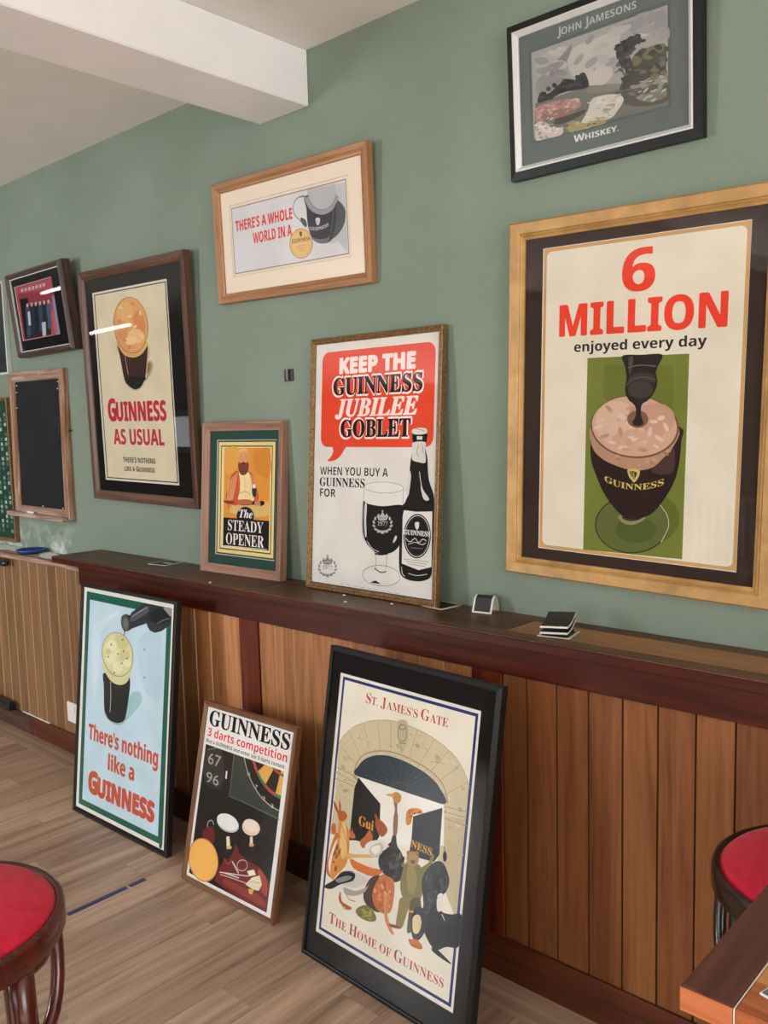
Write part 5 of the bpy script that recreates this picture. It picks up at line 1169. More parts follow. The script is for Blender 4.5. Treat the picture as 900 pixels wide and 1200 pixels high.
 ('b','7a7440',[1805,6268,2091,6049,2378,6068,2516,6254,2253,6387,1910,6391]),
 ('b','a59a55',[1998,6201,2211,6087,2364,6171,2186,6313]),
 ('b','7d7440',[3253,4667,3424,4555,3734,4533,3875,4828,3852,5250,3639,5398,3303,5437,3172,5136]),
 ('b','958a4e',[3342,4734,3539,4633,3677,4893,3615,5217,3430,5203]),
 ('b','8a7d3e',[3226,5463,3582,5361,3472,5722,3365,6103,3167,6136,3184,5747]),
 ('b','55532f',[3559,5388,3828,5258,3879,5654,3719,6012,3530,6156,3523,5704]),
 ('b','a88a5c',[3308,4399,3452,4286,3626,4301,3680,4436,3585,4588,3409,4644,3307,4553]),
 ('b','8d7148',[3275,4390,3318,4312,3395,4334,3351,4405]),
 ('b','8d7148',[3536,4290,3600,4225,3668,4268,3615,4335]),
 ('b','6b5536',[3421,4537,3498,4478,3583,4489,3514,4565]),
 ('b','7d7440',[3184,4746,2984,4655,3010,4453,3101,4444,3164,4598,3281,4677]),
 ('b','7d7440',[3743,4606,3970,4382,4055,4168,4127,4183,4057,4467,3836,4727]),
 ('b','1b1b1d',[4405,4245,4545,4385,4633,4578,4574,4819,4451,5008,4486,5291,4729,5280,5101,5185,5086,5840,4723,6012,4450,6188,4190,6101,3946,5780,3940,5332,3825,4844,3984,4491,4208,4270]),
 ('b','e6e3da',[4327,5013,4489,4921,4505,5248,4367,5333]),
 ('b','26262a',[4347,6153,4549,6187,4904,6306,4761,6325,4336,6268]),
 ('b','8a4a2c',[2946,6177,3312,6103,3294,6167,3007,6232]),
 ('b','b5622f',[3599,6282,3953,6226,4020,6350,3719,6407]),
 ('b','23242a',[3663,5579,3851,5438,4011,5495,4092,5728,4027,6012,3851,6227,3689,6174,3621,5859]),
 ('b','e5d3a2',[3682,5724,3850,5627,3936,5783,3876,6030,3729,6084,3666,5918]),
 ('b','e08a3a',[3644,5593,3519,5675,3662,5655]),
 ('b','c9713a',[3651,6282,3846,6191,3957,6262,3762,6342]),
 ('b','cfcabd',[2073,4703,2166,4555,2402,4423,2519,4467,2489,4653,2314,4807,2119,4828]),
 ('b','f3f1ea',[2125,4667,2250,4549,2412,4499,2414,4637,2250,4748]),
 ('b','a9a69c',[1308,5895,1714,5839,2087,5614,2180,5464,2048,5746,1731,5954,1389,6042]),
 ('b','d6d3ca',[1145,5603,1595,5416,1997,5385,2071,5500,1759,5744,1302,5856,1058,5836]),
 ('b','26282a',[609,6129,937,5843,1200,5564,1626,5426,1612,5620,1184,5867,853,6101]),
 ('b','8b8d8c',[994,5816,1325,5605,1554,5542,1453,5664,1120,5848]),
 ('s','b5622f',27,[1211,6050,1271,6253,1487,6299,1662,6287]),
 ('s','b5622f',23,[1419,6040,1549,6117,1750,6088]),
 ('s','b5622f',23,[1276,6292,1382,6397,1638,6327]),
 ('s','c9713a',33,[2705,5212,2808,5645,2842,6137,3081,6378]),
 ('s','e0a56a',15,[2741,5239,2839,5634,2868,6089]),
 ('s','7a3f22',11,[2347,5645,2480,5914,2754,5975]),
 ('s','7a3f22',12,[965,4384,1186,4648,1346,4927]),
 ('s','b5622f',28,[677,4509,824,4673,1018,4740]),
 ('s','b5622f',27,[1309,4468,1455,4527,1398,4381]),
 ('b','8d5a30',[895,5408,844,5449,816,5428,849,5374,898,5362]),
 ('b','8d5a30',[1004,5533,974,5613,914,5603,908,5516,964,5472]),
 ('b','8d5a30',[907,5181,843,5272,800,5241,836,5131,903,5094]),
 ('b','8d5a30',[1015,5142,924,5189,916,5147,1000,5074,1062,5071]),
 ('b','8d5a30',[1039,5129,982,5213,932,5188,959,5089,1025,5053]),
 ('b','d99a54',[982,5334,927,5409,878,5387,904,5299,968,5266]),
 ('b','8d5a30',[1033,5170,928,5236,914,5189,1011,5093,1084,5082]),
 ('b','d99a54',[1014,5103,1005,5163,947,5168,919,5111,961,5070]),
 ('b','c08044',[1069,5070,993,5129,959,5096,1014,5016,1082,5001]),
 ('b','d99a54',[889,5553,824,5584,807,5553,862,5502,913,5503]),
 ('b','8d5a30',[1054,5095,1005,5161,970,5138,998,5059,1050,5032]),
 ('b','d99a54',[881,5569,854,5613,816,5606,820,5558,860,5535]),
 ('b','8d5a30',[979,5245,928,5312,887,5290,914,5211,971,5183]),
 ('b','8d5a30',[984,5010,926,5102,870,5076,894,4969,964,4928]),
 ('b','2e2e33',[2673,4711,2658,4786,2594,4786,2569,4710,2618,4664]),
 ('b','101012',[2747,4505,2674,4580,2616,4551,2654,4458,2735,4431]),
 ('b','101012',[2772,4367,2690,4411,2674,4371,2747,4301,2807,4300]),
 ('b','2e2e33',[3091,4901,2992,4985,2938,4940,3005,4829,3099,4804]),
 ('b','4a4a4e',[3027,4624,3017,4665,2972,4673,2954,4637,2989,4607]),
 ('b','101012',[2608,4730,2581,4783,2534,4778,2532,4721,2578,4691]),
 ('b','2e2e33',[2968,4360,2966,4414,2916,4420,2887,4368,2919,4331]),
 ('b','101012',[3051,4513,2956,4591,2915,4546,2986,4440,3069,4420]),
 ('b','4a4a4e',[2783,4800,2697,4846,2647,4806,2704,4734,2787,4730]),
 ('b','4a4a4e',[3005,4552,2963,4621,2882,4624,2875,4556,2951,4511]),
 ('b','2e2e33',[2876,4769,2794,4814,2771,4774,2838,4703,2902,4701]),
 ('b','2e2e33',[3132,4755,3048,4795,3016,4751,3082,4684,3153,4687]),
 ('b','101012',[3232,4587,3148,4675,3083,4641,3127,4531,3220,4497]),
 ('b','4a4a4e',[3075,4591,2989,4644,2939,4605,2994,4528,3078,4520]),
 ('b','2e2e33',[3154,4668,3153,4768,3063,4777,3009,4682,3065,4615]),
 ('b','2e2e33',[3029,4516,3017,4567,2967,4571,2949,4522,2987,4488]),
 ('b','101012',[2739,4874,2708,4935,2647,4934,2640,4871,2697,4834]),
 ('b','2e2e33',[3130,4952,3076,5011,3029,4991,3055,4920,3118,4896]),
 ('b','4a4a4e',[3073,4779,2987,4857,2924,4823,2971,4724,3063,4697]),
 ('b','2e2e33',[2862,4813,2773,4858,2728,4814,2790,4743,2872,4742]),
 ('b','101012',[2961,4616,2913,4666,2876,4646,2901,4584,2954,4565]),
 ('b','101012',[2572,4731,2453,4797,2415,4738,2511,4636,2607,4631]),
 ('b','4a4a4e',[2930,4853,2887,4938,2805,4935,2798,4847,2875,4797]),
 ('b','2e2e33',[2930,4690,2864,4735,2816,4707,2853,4646,2923,4636]),
 ('b','2e2e33',[3159,4498,3118,4524,3092,4506,3117,4469,3158,4464]),
 ('b','101012',[2636,4619,2608,4671,2558,4667,2556,4611,2604,4581]),
 ('b','4a4a4e',[3087,4578,3045,4633,3005,4617,3021,4552,3072,4528]),
 ('b','2e2e33',[2601,4827,2552,4932,2461,4922,2454,4812,2541,4753]),
 ('b','4a4a4e',[3007,5046,2976,5100,2933,5091,2938,5031,2983,5003]),
 ('b','101012',[2911,4946,2883,5012,2833,5003,2831,4932,2879,4896]),
 ('b','2e2e33',[2862,4316,2831,4397,2758,4393,2744,4310,2809,4263]),
 ('b','2e2e33',[2757,4770,2697,4841,2650,4815,2682,4729,2748,4701]),
 ('b','2e2e33',[2597,5025,2509,5074,2497,5031,2577,4955,2639,4951]),
 ('b','4a4a4e',[2833,4818,2780,4864,2754,4840,2790,4779,2839,4766]),
 ('b','44454b',[4449,4617,4446,4678,4383,4693,4347,4642,4388,4594]),
 ('b','0f0f11',[4200,5337,4200,5445,4117,5448,4065,5342,4116,5273]),
 ('b','2e2f34',[4323,5150,4241,5255,4162,5226,4195,5103,4295,5057]),
 ('b','44454b',[4331,4475,4300,4522,4259,4514,4264,4463,4308,4439]),
 ('b','0f0f11',[4305,4708,4244,4838,4152,4815,4157,4671,4252,4605]),
 ('b','44454b',[4163,5387,4072,5530,3999,5487,4045,5317,4146,5255]),
 ('b','0f0f11',[4311,4553,4284,4611,4223,4615,4211,4559,4266,4520]),
 ('b','44454b',[4102,4693,4033,4827,3931,4806,3936,4659,4042,4590]),
 ('b','44454b',[4207,5077,4198,5209,4079,5225,4014,5102,4094,5011]),
 ('b','2e2f34',[4140,4651,4065,4749,3986,4723,4012,4609,4107,4565]),
 ('b','2e2f34',[4325,4432,4323,4488,4270,4496,4240,4445,4274,4405]),
 ('b','44454b',[4475,4724,4495,4791,4435,4802,4378,4742,4403,4693]),
 ('b','44454b',[4310,4953,4244,5000,4218,4968,4268,4900,4325,4891]),
 ('b','44454b',[4460,4816,4467,4873,4413,4886,4372,4838,4401,4795]),
 ('b','0f0f11',[4246,5007,4191,5131,4105,5112,4107,4974,4194,4910]),
 ('b','44454b',[4109,4776,4048,4823,4026,4793,4074,4728,4125,4717]),
 ('b','2e2f34',[4131,4724,4080,4872,3989,4846,3983,4681,4071,4606]),
 ('b','2e2f34',[4336,5032,4324,5096,4270,5098,4249,5035,4290,4994]),
 ('b','0f0f11',[4417,4800,4367,4903,4283,4891,4282,4780,4365,4723]),
 ('b','2e2f34',[4284,5145,4288,5206,4227,5222,4186,5170,4222,5122]),
 ('b','0f0f11',[4437,4503,4403,4570,4362,4555,4370,4478,4416,4447]),
 ('b','2e2f34',[4128,5322,4098,5468,3992,5459,3957,5308,4042,5224]),
 ('b','2e2f34',[4203,5044,4114,5147,4065,5104,4123,4976,4208,4939]),
 ('b','2e2f34',[4037,4593,3972,4663,3937,4632,3980,4542,4042,4518]),
 ('b','2e2f34',[4170,4855,4084,4968,4024,4928,4073,4789,4164,4744]),
 ('b','0f0f11',[4447,4547,4387,4605,4343,4580,4376,4506,4441,4486]),
 ('b','a3974f',[2141,6306,2108,6342,2040,6365,2032,6343,2094,6306]),
 ('b','6a6233',[2351,6306,2316,6329,2270,6328,2276,6304,2327,6290]),
 ('b','6a6233',[2249,6223,2199,6247,2148,6232,2167,6200,2229,6194]),
 ('b','a3974f',[2195,6143,2179,6175,2134,6188,2122,6164,2160,6136]),
 ('b','8a7a40',[1929,6321,1896,6341,1854,6340,1861,6318,1907,6307]),
 ('b','8a7a40',[2360,6065,2325,6099,2270,6103,2272,6071,2328,6048]),
 ('b','6a6233',[2008,6333,1965,6359,1906,6359,1913,6334,1976,6318]),
 ('b','6a6233',[2431,6210,2401,6222,2381,6206,2400,6185,2431,6187]),
 ('b','8a7a40',[2227,6158,2185,6176,2148,6161,2167,6133,2216,6132]),
 ('b','8a7a40',[2057,6243,2025,6264,1990,6257,2001,6232,2042,6224]),
 ('b','8a7a40',[2435,6268,2406,6295,2368,6294,2372,6266,2414,6250]),
 ('b','a3974f',[1984,6213,1956,6223,1927,6213,1938,6197,1973,6197]),
 ('b','6a6233',[2214,6090,2185,6096,2165,6080,2181,6064,2211,6070]),
 ('b','a3974f',[2201,6219,2155,6264,2092,6262,2100,6216,2167,6189]),
 ('b','6a6233',[2158,6122,2141,6152,2099,6162,2090,6139,2127,6114]),
 ('b','6a6233',[2268,6126,2227,6152,2180,6145,2191,6116,2246,6104]),
 ('b','a3974f',[2380,6088,2331,6106,2300,6081,2330,6048,2379,6053]),
 ('b','a3974f',[2357,6311,2306,6341,2248,6333,2262,6298,2330,6284]),
 ('b','6a6233',[2206,6126,2167,6149,2116,6146,2124,6121,2180,6109]),
 ('b','8a7a40',[2116,6279,2078,6318,2017,6324,2017,6289,2079,6261]),
 ('b','a3974f',[2362,6240,2329,6244,2306,6224,2325,6206,2360,6216]),
 ('b','8a7a40',[2255,6050,2236,6075,2193,6092,2185,6079,2223,6053]),
 ('b','d9853e',[2926,5554,2931,5594,2887,5610,2854,5581,2878,5547]),
 ('b','b5602e',[2810,5467,2841,5527,2778,5547,2708,5499,2728,5449]),
 ('b','b5602e',[2489,5610,2444,5683,2394,5666,2409,5583,2467,5548]),
 ('b','b5602e',[2633,5763,2615,5814,2567,5816,2556,5766,2597,5733]),
 ('b','b5602e',[2733,5467,2698,5561,2624,5553,2613,5454,2680,5401]),
 ('b','e8a566',[2770,5497,2785,5553,2723,5576,2670,5535,2699,5487]),
 ('b','e8a566',[2570,5700,2574,5764,2515,5773,2473,5716,2507,5670]),
 ('b','e8a566',[2923,5761,2924,5796,2888,5806,2864,5776,2886,5748]),
 ('b','e8a566',[2582,5637,2538,5679,2518,5659,2549,5605,2588,5592]),
 ('b','d9853e',[2638,5759,2586,5825,2545,5804,2572,5725,2630,5697]),
 ('b','e8a566',[2428,5579,2414,5652,2356,5650,2334,5576,2378,5532]),
 ('b','e8a566',[2903,5462,2869,5524,2827,5511,2836,5441,2883,5411]),
 ('b','d9853e',[2543,5700,2539,5752,2497,5753,2475,5702,2504,5669]),
 ('b','d9853e',[2517,5433,2509,5479,2462,5487,2440,5446,2475,5412]),
 ('b','d9853e',[2549,5243,2556,5295,2507,5303,2470,5256,2496,5219]),
 ('b','b5602e',[2727,5281,2733,5364,2660,5372,2608,5295,2650,5238]),
 ('b','e8a566',[2810,5527,2801,5561,2765,5567,2752,5536,2780,5511]),
 ('b','b5602e',[2926,5470,2926,5505,2886,5519,2861,5493,2886,5463]),
 ('b','b5602e',[2644,5834,2632,5901,2576,5902,2554,5836,2596,5794]),
 ('b','d9853e',[2515,5556,2512,5599,2473,5603,2452,5564,2478,5535]),
 ('b','b5602e',[2758,5384,2750,5453,2673,5473,2633,5417,2686,5361]),
 ('b','b5602e',[2656,5809,2673,5856,2629,5865,2586,5823,2603,5788]),
 ('b','e8a566',[2658,5385,2670,5458,2603,5470,2548,5405,2583,5352]),
 ('b','d9853e',[2593,5241,2575,5286,2526,5291,2515,5249,2556,5218]),
 ('b','6f3a22',[3345,3507,3326,3527,3289,3533,3286,3517,3321,3500]),
 ('b','6f3a22',[3273,3446,3262,3469,3229,3478,3220,3460,3247,3440]),
 ('b','6f3a22',[3446,3411,3421,3437,3387,3433,3391,3404,3428,3391]),
 ('b','6f3a22',[3593,3337,3564,3360,3529,3354,3536,3326,3575,3316]),
 ('b','8a4a2a',[3567,3368,3543,3383,3514,3376,3521,3357,3554,3353]),
 ('b','6f3a22',[3357,3360,3339,3383,3300,3395,3293,3379,3328,3358]),
 ('b','8a4a2a',[3544,3365,3531,3379,3506,3383,3504,3371,3528,3360]),
 ('b','6f3a22',[3273,3518,3271,3536,3247,3548,3234,3536,3250,3518]),
 ('b','8a4a2a',[3272,3394,3264,3420,3230,3431,3216,3412,3242,3389]),
 ('b','8a4a2a',[3360,3512,3326,3534,3293,3522,3307,3493,3348,3487]),
 ('s','1b1b1d',21,[4398,3875,4448,4194]),
 ('b','1b1b1d',[4491,4069,4485,4155,4448,4201,4404,4181,4377,4105,4384,4018,4420,3972,4464,3994]),
 ('s','55575c',17,[4507,4472,4581,4632,4523,4799]),
 ('s','e6e3da',21,[4504,5359,4606,5470]),
 ('t','b5473f','N',"S|T. J|AMES'S G|ATE",[1447,1220],2720,265,-0.003,0),
 ('t','b5473f','N','T|HE H|OME OF G|UINNESS',[882,6931],3860,272,-0.003,0),
],
'band': [
 ('p','a34b5a',[471,563,3809,563,3809,2874,471,2874]),
 ('p','8c3a48',[635,851,3733,1050,3746,1557,598,1239]),
 ('p','1f1a1e',[755,1108,1492,1136,1514,2777,603,2809]),
 ('p','23232c',[1286,1405,3296,1465,3004,2838,708,2817]),
 ('p','7f86a8',[3592,1311,3809,1316,3809,2874,3809,2874,3476,2872]),
 ('p','b9565c',[3246,1878,3582,1887,3539,2831,3296,2836]),
 ('p','c9a9b0',[1014,707,1227,712,1174,851,962,847]),
 ('p','c9a9b0',[1354,712,1564,716,1512,855,1302,851]),
 ('p','c9a9b0',[1689,716,1896,721,1845,858,1638,854]),
 ('p','c9a9b0',[2020,720,2224,725,2174,861,1970,858]),
 ('p','c9a9b0',[2347,725,2548,729,2499,865,2297,861]),
 ('p','c9a9b0',[2669,729,2868,733,2819,868,2620,864]),
 ('p','c9a9b0',[2987,733,3183,737,3135,871,2939,868]),
 ('b','3a4a66',[1123,1559,1328,1520,1510,1596,1399,2068,1215,2682,888,2707,1037,2134]),
 ('b','c9a598',[1471,1447,1416,1503,1328,1520,1258,1488,1247,1425,1302,1369,1390,1353,1460,1385]),
 ('b','2a2f42',[1509,1571,1711,1533,1890,1608,1781,2077,1613,2649,1291,2673,1424,2142]),
 ('b','c9a598',[1851,1461,1798,1517,1711,1533,1642,1501,1631,1439,1685,1383,1772,1367,1841,1399]),
 ('b','1f2230',[1889,1584,2088,1546,2265,1621,2157,2086,2005,2616,1689,2640,1805,2151]),
 ('b','c9a598',[2226,1474,2173,1530,2088,1546,2020,1514,2009,1453,2062,1398,2148,1381,2216,1413]),
 ('b','39465c',[2263,1597,2459,1559,2633,1633,2527,2094,2391,2584,2079,2608,2181,2159]),
 ('b','c9a598',[2595,1488,2543,1542,2459,1559,2392,1527,2381,1466,2434,1411,2518,1395,2585,1427]),
 ('b','262b3a',[2632,1609,2825,1572,2996,1645,2892,2103,2771,2553,2464,2576,2551,2167]),
 ('b','c9a598',[2959,1501,2908,1555,2825,1572,2759,1540,2748,1480,2800,1425,2883,1409,2949,1440]),
 ('b','4a5a70',[2995,1621,3185,1584,3354,1656,3251,2111,3145,2522,2843,2544,2916,2175]),
 ('b','c9a598',[3317,1514,3267,1568,3185,1584,3120,1553,3110,1493,3161,1439,3242,1422,3307,1454]),
 ('p','b9bcc6',[2364,2269,2712,2275,2563,2829,2266,2822]),
 ('p','c4c9d6',[1284,1695,1488,1714,1382,2284,1178,2267]),
 ('s','b5ada2',50,[892,3040,1210,3036]),
 ('s','b5ada2',50,[1340,3026,1652,3023]),
 ('s','b5ada2',49,[1780,3012,2087,3009]),
 ('s','b5ada2',49,[2212,2999,2514,2996]),
 ('s','b5ada2',48,[2637,2985,2933,2983]),
 ('s','b5ada2',48,[3054,2972,3346,2970]),
],
}

# ------------------------------------------------------------------ printed artwork: flat shapes in poster metres (unit 0.1 mm), lettering from the built-in font
BASES = {'S': (0x1D5D4, 0), 'B': (0x1D400, 0), 'I': (0x1D468, 0), 'L': (None, 0), 'M': (0x1D5D4, .8), 'H': (0x1D5D4, .84), 'N': (0x1D400, .76)}
_glyphs = {}
def glyphs(text, off):
    """verts, polys of a string at size 1, and its ink box"""
    key = (text, off)
    if key in _glyphs: return _glyphs[key]
    c = bpy.data.curves.new('lettering', 'FONT'); c.body = text; c.offset = off; c.resolution_u = 4
    o = bpy.data.objects.new('lettering', c); COL.objects.link(o)
    dg = bpy.context.evaluated_depsgraph_get(); me = o.evaluated_get(dg).to_mesh()
    vs = [(v.co.x, v.co.y) for v in me.vertices]; ps = [tuple(p.vertices) for p in me.polygons]
    o.evaluated_get(dg).to_mesh_clear(); bpy.data.objects.remove(o); bpy.data.curves.remove(c)
    _glyphs[key] = (vs, ps); return vs, ps
def styled(t, base):
    if not base: return t
    o = ''
    for ch in t:
        if 'A' <= ch <= 'Z': o += chr(base + ord(ch) - 65)
        elif 'a' <= ch <= 'z': o += chr(base + 26 + ord(ch) - 97)
        elif '0' <= ch <= '9' and base in (0x1D400, 0x1D5D4): o += chr((0x1D7CE if base == 0x1D400 else 0x1D7EC) + ord(ch) - 48)
        else: o += ch
    return o
def text_shape(t, font, off):
    base, small = BASES[font]
    if not small or '|' not in t:
        return glyphs(styled(t, base), off) if not small else (lambda g: g)(glyphs(styled(t, base), off))
    # runs: a letter before '|' is full height, what follows is small capitals up to the next such letter
    runs = []; i = 0
    while i < len(t):
        if i + 1 < len(t) and t[i + 1] == '|': runs.append((t[i], 1.0)); i += 2
        else:
            j = i
            while j < len(t) and not (j + 1 < len(t) and t[j + 1] == '|'): j += 1
            runs.append((t[i:j], small)); i = j
    V = []; P = []; x = 0
    for s, k in runs:
        lead = len(s) - len(s.lstrip(' ')); trail = len(s) - len(s.rstrip(' ')); x += .28 * lead * k
        core = s.strip(' ')
        if core:
            vs, ps = glyphs(styled(core, base), off); mn = min(v[0] for v in vs); n0 = len(V)
            V += [((a - mn) * k + x, b_ * k) for a, b_ in vs]; P += [tuple(q + n0 for q in p) for p in ps]
            x += (max(v[0] for v in vs) - mn) * k + .055
        x += .28 * trail * k
    return V, P
def build_print(name, parent, data, y):
    """every shape of one print joined in one flat mesh, later inks a hair nearer to the viewer"""
    verts = []; faces = []; cols = []; boxes = []
    def put(vs, ps, col):
        x0 = min(v[0] for v in vs); x1 = max(v[0] for v in vs); z0 = min(v[1] for v in vs); z1 = max(v[1] for v in vs)
        lay = 0
        for bx in boxes:
            if bx[4] >= lay and bx[0] < x1 and bx[1] > x0 and bx[2] < z1 and bx[3] > z0: lay = bx[4] + 1
        boxes.append((x0, x1, z0, z1, lay)); n0 = len(verts); d = lay * .00002
        verts.extend((v[0], y - d, -v[1]) for v in vs)
        for p in ps: faces.append(tuple(n0 + q for q in p)); cols.append(col)
    for it in data:
        k, col = it[0], lin(it[1])
        if k in 'pb':
            f = it[2]; pts = [(f[i] * 1e-4, f[i + 1] * 1e-4) for i in range(0, len(f), 2)]
            if k == 'b': pts = catmull(pts, 4)
            put(pts, [tuple(range(len(pts)))], col)
        elif k in 'csl':
            wd = it[2] * 1e-4 / 2; f = it[3]; pts = [(f[i] * 1e-4, f[i + 1] * 1e-4) for i in range(0, len(f), 2)]
            closed = k == 'c'
            if k != 'l' and (closed or len(pts) > 2): pts = catmull(pts, 4, closed)
            L = len(pts); vs = []
            for i in range(L):
                a = Vector(pts[i - 1] if (closed or i) else pts[0]); b_ = Vector(pts[(i + 1) % L] if closed else pts[min(i + 1, L - 1)])
                d = (b_ - a).normalized() if (b_ - a).length > 1e-9 else Vector((1, 0)); nn = Vector((-d.y, d.x)) * wd
                vs += [(pts[i][0] + nn.x, pts[i][1] + nn.y), (pts[i][0] - nn.x, pts[i][1] - nn.y)]
            ps = [(2 * i, 2 * i + 1, 2 * i + 3, 2 * i + 2) for i in range(L - 1)]
            if closed: ps.append((2 * L - 2, 2 * L - 1, 1, 0))
            put(vs, ps, col)
        elif k == 't':
            _, _, font, t, bl, wid, hei, off, sag = it
            V, P = text_shape(t, font, min(off, 0))
            mn = min(v[0] for v in V); mxx = max(v[0] for v in V); top = max(v[1] for v in V)
            sx_, sy_ = wid * 1e-4 / (mxx - mn), hei * 1e-4 / top
            vs = []
            for a, b_ in V:
                tt = (a - mn) / (mxx - mn); vs.append((bl[0] * 1e-4 + (a - mn) * sx_, bl[1] * 1e-4 - b_ * sy_ + sag * 1e-4 * (1 - (2 * tt - 1) ** 2)))
            # heavier weight: the same letters printed again a little to each side
            if off > 0:
                dx, dy = off * sx_, off * sy_
                dirs = ((-1, 0), (1, 0), (0, -1), (0, 1), (-.7, -.7), (.7, -.7), (-.7, .7), (.7, .7)) if off >= .04 else ((-1, 0), (1, 0), (0, .6), (0, -.6)) if off > .012 else ((-1, 0), (1, 0))
                for ax, ay in dirs: put([(v[0] + ax * dx, v[1] + ay * dy) for v in vs], P, col)
            put(vs, P, col)
    me = bpy.data.meshes.new(name); me.from_pydata(verts, [], faces); me.materials.append(M['print'])
    ca = me.color_attributes.new('ink', 'FLOAT_COLOR', 'CORNER')
    vals = []
    for p, c in zip(me.polygons, cols): vals.extend([c[0], c[1], c[2], 1.0] * p.loop_total)
    ca.data.foreach_set('color', vals)
    # turn every face towards the viewer
    bm = bmesh.new(); bm.from_mesh(me)
    for f in bm.faces:
        f.normal_update()
        if f.normal.y > 0: f.normal_flip()
    bm.to_mesh(me); bm.free()
    return link(name, me, (), parent)

# ------------------------------------------------------------------ the room
D = 1.87; CZ = 2.466
def struct(o): o['kind'] = 'structure'; return o
XL, XR, YF = -13.0, 3.5, -3.2
struct(box('wall_back', XL, XR, D, D + .1, 0, CZ, M['green']))
struct(box('wall_front', XL, XR, YF - .1, YF, 0, CZ, M['cream_wall']))
struct(box('wall_left', XL - .1, XL, YF, D, 0, CZ, M['cream_wall']))
struct(box('wall_right', XR, XR + .1, YF, D, 0, CZ, M['cream_wall']))
struct(box('ceiling', XL, XR, YF, D, CZ, CZ + .1, M['ceiling']))
bm = bmesh.new(); add_box(bm, -2.193, -1.968, YF, D, 2.306, CZ, .004); struct(link('ceiling_beam', bm, M['beam']))
# windows of the opposite wall and the end wall (their daylight is set at the top)
k = 0
for (cx, cz, w_, h_) in ((-5.12, 1.45, .85, 1.5), (-1.1, 1.35, 1.8, 1.9), (-9.75, 1.05, .5, .4)):
    k += 1; e = struct(empty('window_%d' % k, (cx, YF, cz)))
    for nm, a in (('window_rail', (-w_ / 2 - .08, w_ / 2 + .08, 0, .06, h_ / 2, h_ / 2 + .08)), ('window_rail', (-w_ / 2 - .08, w_ / 2 + .08, 0, .06, -h_ / 2 - .08, -h_ / 2)),
                  ('window_stile', (-w_ / 2 - .08, -w_ / 2, 0, .06, -h_ / 2, h_ / 2)), ('window_stile', (w_ / 2, w_ / 2 + .08, 0, .06, -h_ / 2, h_ / 2))):
        box(nm, *a, M['white_plastic'], e)
e = struct(empty('window_4', (XR, -.9, 1.45)))
for a in ((-.06, 0, -1.28, 1.28, .95, 1.015), (-.06, 0, -1.28, 1.28, -1.03, -.95), (-.06, 0, -1.28, -1.2, -.95, .95), (-.06, 0, 1.2, 1.28, -.95, .95)): box('window_rail', *a, M['white_plastic'], e)

# floor: planks at right angles to the wall with a border plank along it
bm = bmesh.new(); add_box(bm, XL, XR, YF, D, -.05, -.002)
floor = struct(link('floor', bm, M['far_floor']))
def plank_mesh(L, wd=.1205, t=.006):
    bm = bmesh.new(); add_box(bm, -wd / 2, wd / 2, -L, 0, -t, 0, .0007)
    me = bpy.data.meshes.new('plank'); bm.to_mesh(me); bm.free(); me.materials.append(M['plank']); return me
PM = plank_mesh(1.2); cut = {}
x = -1.8 - .1215 * 42 + .1215 / 2; row = 0; Y0 = -.9
while x < .7:
    end = 1.574 if x > -3.2 else 1.65
    first = (row * .45 + .225) % 1.2 + .0; y = end
    if abs(x + 1.5577) < .06: first = .224
    first = max(first, .2); L = first
    while y > Y0 + .01:
        L = min(L, y - Y0); key = round(L, 3)
        if key not in cut: cut[key] = plank_mesh(L - .001)
        o = bpy.data.objects.new('plank', cut[key]); COL.objects.link(o); o.parent = floor; o.location = (x, y, 0)
        y -= L; L = 1.2
    x += .1215; row += 1
for (x0, x1, y0, y1) in ((-3.1, -1.9, 1.5745, 1.69), (-1.899, -.7, 1.5745, 1.69), (-.699, .7, 1.5745, 1.69), (-6.9, -5.7, 1.6505, 1.745), (-5.699, -4.501, 1.6505, 1.745), (-4.5, -3.3, 1.6505, 1.745), (-3.299, -3.101, 1.6505, 1.745)):
    box('border_plank', x0, x1, y0, y1, -.006, .0, M['plank_x'], floor, .0007)
# small chips of dark wear in the floor
# ------------------------------------------------------------------ panelling under the shelf
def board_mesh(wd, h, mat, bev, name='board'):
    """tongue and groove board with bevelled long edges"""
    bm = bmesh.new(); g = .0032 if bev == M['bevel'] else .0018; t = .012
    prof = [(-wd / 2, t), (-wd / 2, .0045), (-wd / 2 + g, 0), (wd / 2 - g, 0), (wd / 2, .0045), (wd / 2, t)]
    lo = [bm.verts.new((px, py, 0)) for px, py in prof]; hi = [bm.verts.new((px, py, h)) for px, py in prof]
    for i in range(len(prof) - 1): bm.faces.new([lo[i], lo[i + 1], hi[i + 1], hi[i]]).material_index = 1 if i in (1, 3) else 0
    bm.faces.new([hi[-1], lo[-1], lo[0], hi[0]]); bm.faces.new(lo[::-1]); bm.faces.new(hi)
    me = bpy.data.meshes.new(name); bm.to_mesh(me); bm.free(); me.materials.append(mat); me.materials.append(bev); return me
bm = bmesh.new(); add_box(bm, -3.144, XR, 1.6975, D, 0, .84)
low = struct(link('wall_lower', bm, M['groove']))
BY = 1.6845
posts = [(-3.144, -3.05), (-2.166, -2.076), (-1.259, -1.172), (-.35, -.26)]
for a, b_ in posts: box('post', a, b_, 1.678, 1.698, .0, .80, M['post'], low, .0015)
bays = [[-3.05, -2.985, -2.903, -2.821, -2.739, -2.657, -2.575, -2.493, -2.408, -2.325, -2.243, -2.166],
        [-2.076, -1.999, -1.916, -1.834, -1.752, -1.671, -1.591, -1.511, -1.428, -1.348, -1.259],
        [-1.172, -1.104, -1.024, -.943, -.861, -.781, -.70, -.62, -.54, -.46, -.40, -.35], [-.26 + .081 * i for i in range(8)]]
bmc = {}
